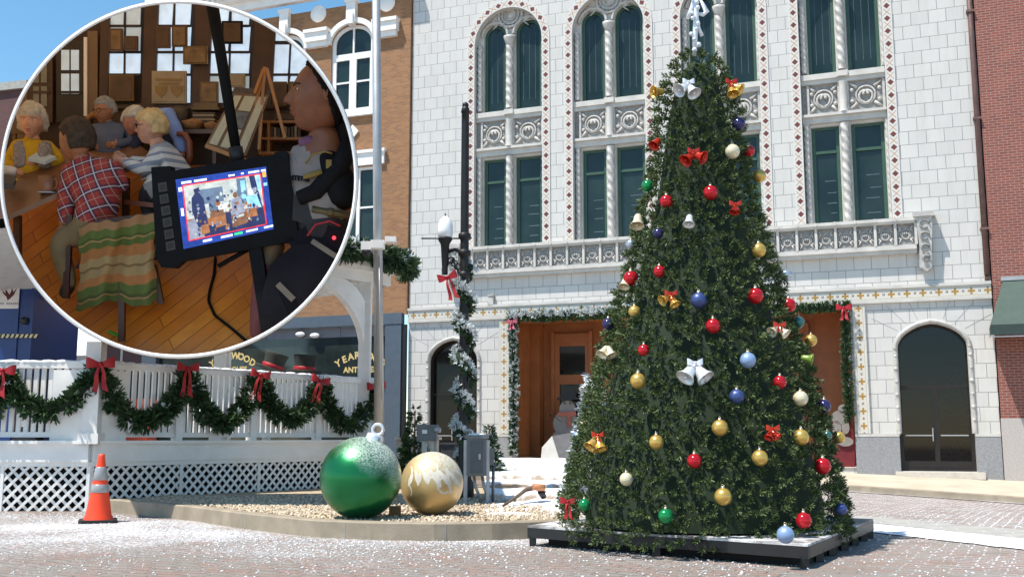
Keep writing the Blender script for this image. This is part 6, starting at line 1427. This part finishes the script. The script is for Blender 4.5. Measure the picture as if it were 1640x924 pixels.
hc_ = J(D0, 123, 222, 2); hh = 33*kpx(D0); Mx = head_into(b, hc_, hh, R(-112), R(-10), 0, 44); b.build('body', [SKIN2, M_plaid, M_khaki, M_shoe], t); features(t, hc_, hh, Mx, (.06,.04,.03)); hair(t, hc_, hh, Mx, H_brown, .05, 5, -.55, .45, .02, 1.10, 44, 1.2)
# crew woman in profile
D0 = 14.78; t = person('young woman with long dark hair in white shirt, profile close to the black monitor', (520, 420), D0)
b = MB(); nd = dict(pel=(515,420,-10,52), bel=(512,350,-6,52), ch=(510,282,0,50), nk=(520,225,2,25), hd=(522,200,4,25), sl=(478,255,16,26), el_=(462,322,22,21), wl=(442,368,6,13), hl=(436,372,4,10), sr=(552,262,-10,26), er=(566,330,-6,22))
skin_into(b, nd, [('pel','bel',2),('bel','ch',1),('ch','nk',0),('nk','hd',0),('ch','sl',1),('sl','el_',1),('el_','wl',0),('wl','hl',0),('ch','sr',1),('sr','er',1)], D0)
hand_into(b, D0, (438,372,4), (420,374,4), 8)
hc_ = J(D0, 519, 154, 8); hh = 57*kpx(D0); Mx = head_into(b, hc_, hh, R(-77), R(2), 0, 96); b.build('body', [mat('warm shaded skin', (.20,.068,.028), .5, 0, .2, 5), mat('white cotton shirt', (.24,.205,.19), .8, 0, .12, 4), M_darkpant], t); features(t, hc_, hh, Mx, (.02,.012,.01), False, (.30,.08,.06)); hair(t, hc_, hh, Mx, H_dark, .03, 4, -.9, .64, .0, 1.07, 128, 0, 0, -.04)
q = MB(); skin_into(q, dict(a=(560,120,-10,28), b=(566,180,-6,30), c=(560,245,0,24)), [('a','b',0),('b','c',0)], D0); q.build('ponytail', H_dark, t)
q = MB(); skin_into(q, dict(a=(515,240,28,14), b=(528,262,24,26), c=(544,300,22,34), d=(552,340,20,30)), [('a','b',0),('b','c',0),('c','d',0)], D0); q.build('shoulder_strap', M_mblack, t)
q = MB(); q.tube([J(D0, x, y, 64) for x, y in ((486,284), (500,280), (516,275))], [.03, .045, .04], 8); q.tube([J(D0, x, y, 58) for x, y in ((489,262), (500,248), (520,243), (532,246))], .016, 6); pbox(q, 14.34, 522, 256, 531, 270, .03); q.build('strap_trim', mat('yellow strap trim', (.20,.13,.025), .7), t)
q = MB(); skin_into(q, dict(a=(478,232,24,8), b=(496,226,22,10), c=(514,234,20,7)), [('a','b',0),('b','c',0)], D0); q.build('scarf', mat('mauve scarf', (.16,.065,.12), .8), t)
q = MB(); Mt = Matrix((RT, UP, -FW)).transposed().to_4x4()
for i, ch_ in enumerate('umma'): Mt.translation = J(D0, 464 + i*9.5, 288 + abs(i-1.2)*1.5, 62); text_into(q, ch_, .13, Mt, .006, 0, .006)
q.build('shirt_lettering', M_mblack, t)

# ------------------------------------------------------------------ table, chairs and things on them
t = thing('meeting_table', 'long dark brown meeting table in the round inset', 'table', I(90, 330, 15.2))
q = MB(); top_ = [I(-4, 352, 14.62), I(108, 302, 15.02), I(250, 252, 15.62), I(214, 226, 15.98), I(125, 231, 16.0), I(4, 262, 15.78)]; q.prism(top_, -UP*.075)
q.build('table_top', mat('polished brown table', (.19,.085,.04), .28, 0, .25, 2), t)
for x_, y_, D_ in ((26, 345, 14.9), (200, 285, 15.5)): q = MB(); pbox(q, D_, x_-5, y_, x_+5, y_+75, .09); q.build('leg', M_dkwood, t)
q = MB(); c = I(75, 308, 14.95); k = kpx(14.95); Mx = Matrix((RT, FW, UP)).transposed().to_4x4(); Mx.translation = c
t = thing('coffee_mug', 'brown coffee mug on a pale coaster on the meeting table', 'mug', c)
q.lathe([(0, 0), (11*k, 0), (12*k, 3*k), (12.5*k, 26*k), (11.3*k, 26*k), (11*k, 20*k), (0, 19*k)], Mx, 24); q.build('cup', mat('brown glazed mug', (.24,.10,.045), .3), t)
q = MB(); q.tube([c + RT*(12*k + 6*k*math.sin(a)) + UP*(13*k + 8*k*math.cos(a)) - FW*.02 for a in [i*math.pi/8 for i in range(9)]], 1.8*k, 8); q.build('handle', mat('brown mug handle', (.24,.10,.045), .3), t)
q = MB(); q.lathe([(0, -1.5*k), (14*k, -1.5*k), (14*k, .2*k), (0, .2*k)], Mx, 20); tag(q.build('coaster', mat('pale blue coaster', (.35,.40,.48), .5)), 'pale coaster under the brown coffee mug', 'coaster')
def slab(name, lab, cat, pts, D, th, m, bump_=0):
    q = MB(); q.prism([I(x, y, d) for x, y, d in pts], UP*th); o = q.build(name, m); tag(o, lab, cat); return o
slab('folded_cloth', 'pale blue folded cloth in front of the woman in mustard', 'cloth', [(45,258,15.42),(72,264,15.36),(90,256,15.48),(62,248,15.55)], 0, .05, mat('pale blue cloth', (.42,.52,.58), .8, 0, .1, 8))
q = MB(); skin_into(q, dict(a=(-6,276,0,9), b=(14,274,4,9), c=(28,274,6,6)), [('a','b',0),('b','c',0)], 15.2); hand_into(q, 15.2, (26,274,8), (38,278,10), 5, 1); tag(q.build('sleeve_arm', [mat('white sleeve', (.55,.53,.52), .8), SKIN1]), 'white sleeved arm reaching in at the left rim of the round inset', 'person')
slab('notebook', 'dark closed notebook with yellow pen at the left end of the table', 'notebook', [(0,303,14.85),(22,304,14.9),(26,292,15.05),(2,288,15.08)], 0, .09, [mat('charcoal notebook', (.06,.055,.055), .6)])
q = MB(); q.bar(I(20,291,14.97), I(27,287,15.05), .02, .02); tag(q.build('pen', M_yellow), 'short yellow pen lying on the dark notebook', 'pen')
# chair with the blanket
t = thing('wooden_chair', 'dark wooden chair under the striped blanket', 'chair', I(185, 500, 14.8)); M_chair = mat('dark red chair wood', (.05,.016,.012), .4, 0, .2)
for a_, b_, D_ in (((196, 440), (195, 547), 14.74), ((246, 425), (258, 487), 14.72), ((112, 345), (106, 478), 14.85)): q = MB(); q.bar(I(*a_, D_), I(*b_, D_-.03), .085, .07, FW); q.build('leg', M_chair, t)
q = MB(); q.bar(I(124, 362, 14.78), I(250, 346, 14.82), .10, .06, FW); q.bar(I(126, 400, 14.78), I(248, 388, 14.82), .06, .05, FW); q.build('backrest', M_chair, t)
q = MB(); ppoly(q, 14.95, [(120, 430), (250, 415), (240, 400), (130, 410)], .3); q.build('seat', M_chair, t)
def blanketmat():
    t = NT('striped wool blanket'); x = t.xyz(t.co('UV')); v = t.m('ADD', x[1], t.m('MULTIPLY', t.m('SINE', t.m('MULTIPLY', x[0], 14)), .008)); rp = t.n('ValToRGB'); t.l(v, rp.inputs[0]); rp.color_ramp.interpolation = 'CONSTANT'
    cs = [(0, (0.322,0.161,0.068)), (.10, (.10,.13,.025)), (.19, (.07,.085,.018)), (.215, (.33,.20,.07)), (.235, (.09,.11,.02)), (.31, (.34,.13,.035)), (.43, (0.322,0.211,0.087)), (.53, (.18,.10,.035)), (.555, (0.310,0.205,0.087)), (.66, (.36,.14,.04)), (.76, (.09,.12,.024)), (.86, (.06,.07,.016)), (.90, (.30,.16,.06)), (.92, (.08,.10,.02))]
    el = rp.color_ramp.elements; el[0].position = 0; el[0].color = (*cs[0][1], 1); el[1].position = cs[1][0]; el[1].color = (*cs[1][1], 1)
    for p_, c_ in cs[2:]: e = el.new(p_); e.color = (*c_, 1)
    t.bump(t.noise(t.co(), 60, 3), .5, .02); return t.done(rp.outputs[0], .95)
q = MB(); nu, nv = 28, 24; bc = [(125, 366), (250, 346), (248, 482), (128, 492)]
for side in (0, 1):
    for j in range(nv+1):
        for i in range(nu+1):
            u, v = i/nu, j/nv; x, y = bil(bc, u, v); x += 6*math.sin(v*5+u*3)*v + 1.5*math.sin(v*23+u*4); y += 6*math.sin(u*9+1)*v - 6*abs(math.sin(u*6))*(1-v) + 1.6*math.sin(u*31)
            q.v.append(I(x, y, 14.62 + .08*math.sin(u*11 + v*2)*(.3+v) + .045*math.sin(u*23+v*4) + .045*side - .03*(1-v)))
    o_ = side*(nu+1)*(nv+1)
    for j in range(nv):
        for i in range(nu):
            a_ = o_ + j*(nu+1)+i; q.uv[len(q.f)] = [(i/nu, j/nv), (i/nu, (j+1)/nv), ((i+1)/nu, (j+1)/nv), ((i+1)/nu, j/nv)]; q.f.append([a_, a_+nu+1, a_+nu+2, a_+1]); q.m.append(0); q.sm.append(True)
tag(q.build('blanket', blanketmat()), 'orange green and cream striped wool blanket over the chair back', 'blanket')
t = thing('round_back_chair', 'red brown round backed chair behind the grey sweater woman', 'chair', I(298, 290, 15.7)); q = MB(); q.tube([I(x, y, 15.75) for x, y in ((284,214),(296,216),(303,228),(304,250),(297,274))], [.04,.05,.055,.05,.04], 8); q.build('backrest', mat('red brown chair', (.18,.045,.02), .4), t); q = MB(); q.bar(I(200, 324, 15.3), I(247, 329, 15.2), .07, .05, FW); q.build('arm', mat('red brown arm', (.18,.045,.02), .4), t); q = MB(); pbox(q, 15.7, 292, 270, 297, 320, .05); q.build('leg', M_chair, t)
t = thing('spindle_chair', 'tan wooden chair back behind the woman in mustard', 'chair', I(30, 280, 16.0)); q = MB(); pbox(q, 15.98, 18, 186, 42, 214, .05); pbox(q, 15.97, 14, 182, 40, 190, .07); q.build('backrest', M_tan, t); q = MB(); pbox(q, 16.0, 20, 214, 25, 265, .05); q.build('leg', M_tan, t)
t = thing('tan_chair', 'tan chair back beside the man in blue grey shirt', 'chair', I(145, 230, 16.2)); q = MB(); q.tube([I(x, y, 16.2) for x, y in ((139,212),(141,190),(150,183),(160,188))], .05, 8); q.build('backrest', M_bask, t)
# monitor on its stand, camera rig
t = thing('field_monitor', 'black field monitor with lit blue screen showing the meeting, on a stand', 'monitor', I(350, 340, 14.42)); DM = 14.42
q = MB(); ppoly(q, DM, [(242,268), (272,266), (274,274), (438,248), (440,244), (457,242), (461,250), (477,376), (470,386), (292,418), (278,430), (258,428), (250,412)], .22); q.build('housing', M_mblack, t)
sq = [(281,288), (426,267), (438,367), (294,399)]; DS = lambda v: DM - .004
scr = MB(); bquad(scr, sq, 0, 0, 1, 1, 0, DS, .006); sp = scr.build('screen', emit('screen blue', (.010,.04,.25), .8), t)
EM = [emit('screen cream', (.58,.60,.55), .50), emit('screen orange', (.42,.16,.06), .5), emit('screen navy', (.02,.03,.10), .6), emit('screen slate', (.13,.18,.26), .6), emit('screen red', (.80,.03,.025), .8), emit('screen white', (.85,.90,1.0), .9), emit('screen sky', (.25,.55,.95), .8), emit('screen brown', (.22,.10,.05), .6), emit('screen grey', (.30,.31,.38), .6), emit('screen green', (.05,.65,.22), .8), emit('screen amber', (.9,.45,.05), .8)]
pc_ = MB(); lay = [0]
def sb(u0, v0, u1, v1, m, l): bquad(pc_, sq, u0, v0, u1, v1, .002+.0012*l, DS, .0008, m)
def sp_(pts, m, l): pc_.prism([I(*bil(sq, u, v), DM-.006-.0012*l) for u, v in pts], FW*.0008, m)
sb(.07,.10,.93,.90,0,0); sb(.07,.60,.93,.90,1,1); sb(.07,.74,.93,.90,2,2); sp_([(.07,.62),(.2,.62),(.25,.9),(.07,.9)],8,3)
sb(.24,.20,.50,.42,3,1); sb(.66,.12,.76,.52,3,2); sb(.70,.16,.75,.34,6,3); sp_([(.80,.10),(.86,.10),(.93,.80),(.86,.88)],2,4); sb(.88,.12,.92,.36,6,5)
sp_([(.33,.52),(.58,.56),(.60,.62),(.36,.64)],7,4); sp_([(.42,.48),(.54,.46),(.56,.52),(.44,.54)],5,5); sp_([(.15,.30),(.22,.20),(.28,.34),(.30,.74),(.19,.74),(.14,.5)],2,6); sp_([(.18,.18),(.24,.16),(.25,.22),(.19,.24)],2,7)
for u, v, m in ((.36,.28,3),(.43,.44,1),(.63,.36,7),(.80,.36,5),(.84,.34,8),(.72,.40,6)): sp_([(u+.028*math.cos(a*.785), v+.045*math.sin(a*.785)) for a in range(8)], m, 7)
sp_([(.33,.32),(.40,.32),(.41,.52),(.33,.54)],3,6); sp_([(.58,.42),(.68,.40),(.72,.66),(.57,.68)],8,7); sp_([(.74,.42),(.86,.40),(.90,.62),(.76,.60)],6,6); sp_([(.56,.66),(.73,.64),(.72,.82),(.56,.84)],7,8); sp_([(.58,.68),(.70,.66),(.70,.70),(.58,.72)],0,9); sp_([(.22,.72),(.30,.71),(.31,.84),(.22,.86)],1,8); sp_([(.38,.66),(.50,.65),(.50,.78),(.38,.80)],1,6); sp_([(.50,.60),(.56,.60),(.56,.84),(.50,.84)],2,7)
for (a_, b_) in (((.07,.10),(.93,.10)),((.07,.90),(.93,.90))): sb(a_[0], a_[1]-.008, b_[0], b_[1]+.008, 4, 10)
for u in (.07,.93): sb(u-.006, .10, u+.006, .90, 4, 10)
for u0, v0, u1, v1, m in ((.06,.045,.17,.075,5),(.20,.045,.34,.075,5),(.58,.045,.65,.07,5),(.72,.04,.75,.065,5),(.80,.04,.92,.07,5),(.94,.04,.99,.07,5),(.22,.935,.32,.965,5),(.42,.935,.55,.965,5),(.57,.93,.66,.965,9),(.70,.93,.83,.96,5),(.90,.93,1.0,.96,5),(.02,.12,.06,.18,5),(.02,.42,.05,.53,5),(.95,.08,.99,.16,10),(.95,.25,.99,.30,6)): sb(u0, v0, u1, v1, m, 3)
rs = random.Random(5)
for i in range(110):                                   # the small clutter of the live picture
    u, v = rs.uniform(.10, .90), rs.uniform(.30, .86); a_ = rs.uniform(.006, .022); m = rs.choice((2, 3, 8, 7, 7, 1, 0, 8) if v > .45 else (3, 8, 0, 2)); n_ = rs.choice((4, 5, 6))
    sp_([(u + a_*rs.uniform(.6, 1.3)*math.cos(k*6.283/n_), v + a_*1.7*rs.uniform(.6, 1.4)*math.sin(k*6.283/n_)) for k in range(n_)], m, 11 + i % 5)
pc_.build('screen_image', EM, sp)
q = MB(); bt_ = [(251,292), (267,289), (283,401), (266,405)]; DSb = lambda v: DM - .004
for i in range(6): bquad(q, bt_, .08, i/6+.02, .92, (i+1)/6-.02, .0, DSb, .004); bquad(q, bt_, .2, i/6+.04, .8, (i+1)/6-.04, .003, DSb, .004, 1)
q.build('button_strip', [mat('worn grey outline', (.045,.04,.036), .6), mat('black key', (.010,.010,.010), .5)], t)
q = MB(); q.bar(I(408, 388, 14.5), I(432, 540, 14.4), .18, .12, FW); q.build('stand_column', M_mblack, t)
q = MB(); q.tube([I(400, 398, 14.6), I(350, 426, 14.7)], .035, 8); q.tube([I(420, 400, 14.6), I(440, 405, 14.6)], .02, 8); q.build('stand_leg', M_mblack, t)
t = thing('black_pole', 'thick black pole rising from the field monitor to the ceiling', 'pole', I(380, 255, 14.75)); q = MB(); q.tube([I(338, -2, 14.8), I(352, 78, 14.78), I(379, 246, 14.72)], [.09, .08, .07], 12); q.build('shaft', M_mblack, t); q = MB(); q.tube([I(377, 236, 14.7), I(381, 262, 14.7)], .10, 12); q.build('clamp', M_blackiron, t)
q = MB(); cbl = [I(x, y, fplane(x, y)-.035) for x, y in ((345,412),(343,440),(336,465),(334,482),(344,505),(370,525),(398,549))]; q.tube([c for c in resample(cbl, 30)], .022, 8); tag(q.build('cable', M_mblack), 'thin black cable hanging from the monitor to the orange floor', 'cable')
t = thing('camera_rig', 'black video camera rig with arm and brass rod at the right rim of the inset', 'camera', I(500, 420, 14.5))
q = MB(); ppoly(q, 14.36, [(420,470), (432,425), (470,392), (520,388), (548,410), (520,470), (470,520), (420,545), (416,500)], .35); ppoly(q, 14.42, [(458,382),(505,352),(552,372),(545,400),(470,402)], .3); q.build('camera_body', mat('dark camera body', (.007,.006,.010), .7, 0, .3, 3, .15), t)
q = MB(); q.tube([I(566, 225, 14.5), I(545, 265, 14.45), I(505, 308, 14.4), I(478, 318, 14.4)], [.14, .13, .12, .10], 12); q.build('arm', M_mblack, t)
q = MB(); ppoly(q, 14.4, [(470,312), (505,318), (508,352), (490,360), (468,352)], .2); q.build('clamp', M_blackiron, t)
q = MB(); q.tube([I(500, 335, 14.4), I(562, 347, 14.45)], [.05, .05], 10); q.tube([I(526, 340, 14.39), I(534, 341, 14.39)], .065, 10); q.build('rod', mat('brass rod', (.11,.08,.03), .4, .5), t)
q = MB(); q.ball(I(535, 381, 14.33), .026, 10); q.build('tally_light', emit('red tally light', (1, .02, .03), 3.0), t)
q = MB(); q.tube([I(492, 378, 14.34), I(505, 360, 14.33), I(528, 354, 14.33), I(545, 362, 14.34)], .014, 6); q.build('red_cable', M_red, t)
q = MB(); q.bar(I(500, 386, 14.34), I(540, 412, 14.33), .07, .05, FW); q.bar(I(445, 455, 14.34), I(470, 480, 14.33), .08, .05, FW); q.build('handle', mat('grey beige handle', (.11,.09,.07), .5), t)
q = MB(); skin_into(q, dict(a=(440,378,0,22), b=(428,420,0,20), c=(418,480,-6,17), d=(414,545,-6,15)), [('a','b',1),('b','c',0),('c','d',0)], 14.72); tag(q.build('hanging_cloth', [mat('dusty rose cloth', (.20,.055,.05), .8, 0, .2, 3), M_tan]), 'dusty rose and beige cloth hanging behind the monitor stand', 'cloth')
q = MB(); q.bar(I(174, 530, fplane(174,530)-.03), I(190, 538, fplane(190,538)-.03), .07, .02, UP); tag(q.build('tape_mark', mat('green tape', (.05,.45,.04), .5)), 'short strip of bright green tape on the orange floor', 'tape')

# trim whatever would poke through the drum's side
NPL = 96
def trim(o):
    me = o.data; M_ = ROOTM[o.name] if o.parent else Matrix(); iv = M_.inverted(); bad = False
    for v in me.vertices:
        p = M_ @ v.co - CP; d = p.dot(FW); x = 820 + FPX*p.x/d - CX; y = 462 - FPX*p.dot(UP)/d - CY
        if x*x + y*y > (CR+1)**2: bad = True; break
    if not bad: return
    bm = bmesh.new(); bm.from_mesh(me)
    for k in range(NPL):
        a = 2*math.pi*k/NPL; t0 = I(CX + (CR+1)*math.cos(a), CY + (CR+1)*math.sin(a), 1) - CP; tg_ = RT*(-math.sin(a)) - UP*math.cos(a); nn = t0.cross(tg_).normalized()
        c0 = I(CX, CY, 1) - CP
        if nn.dot(c0) > 0: nn = -nn
        bmesh.ops.bisect_plane(bm, geom=bm.verts[:] + bm.edges[:] + bm.faces[:], plane_co=iv @ CP, plane_no=iv.to_3x3() @ nn, clear_outer=True)
        if not bm.verts: break
    bm.to_mesh(me); bm.free(); me.update()
for o in list(COL.objects):
    if o.name not in INSET0 and o.type == 'MESH':
        trim(o)
        if not o.data.vertices: bpy.data.objects.remove(o)
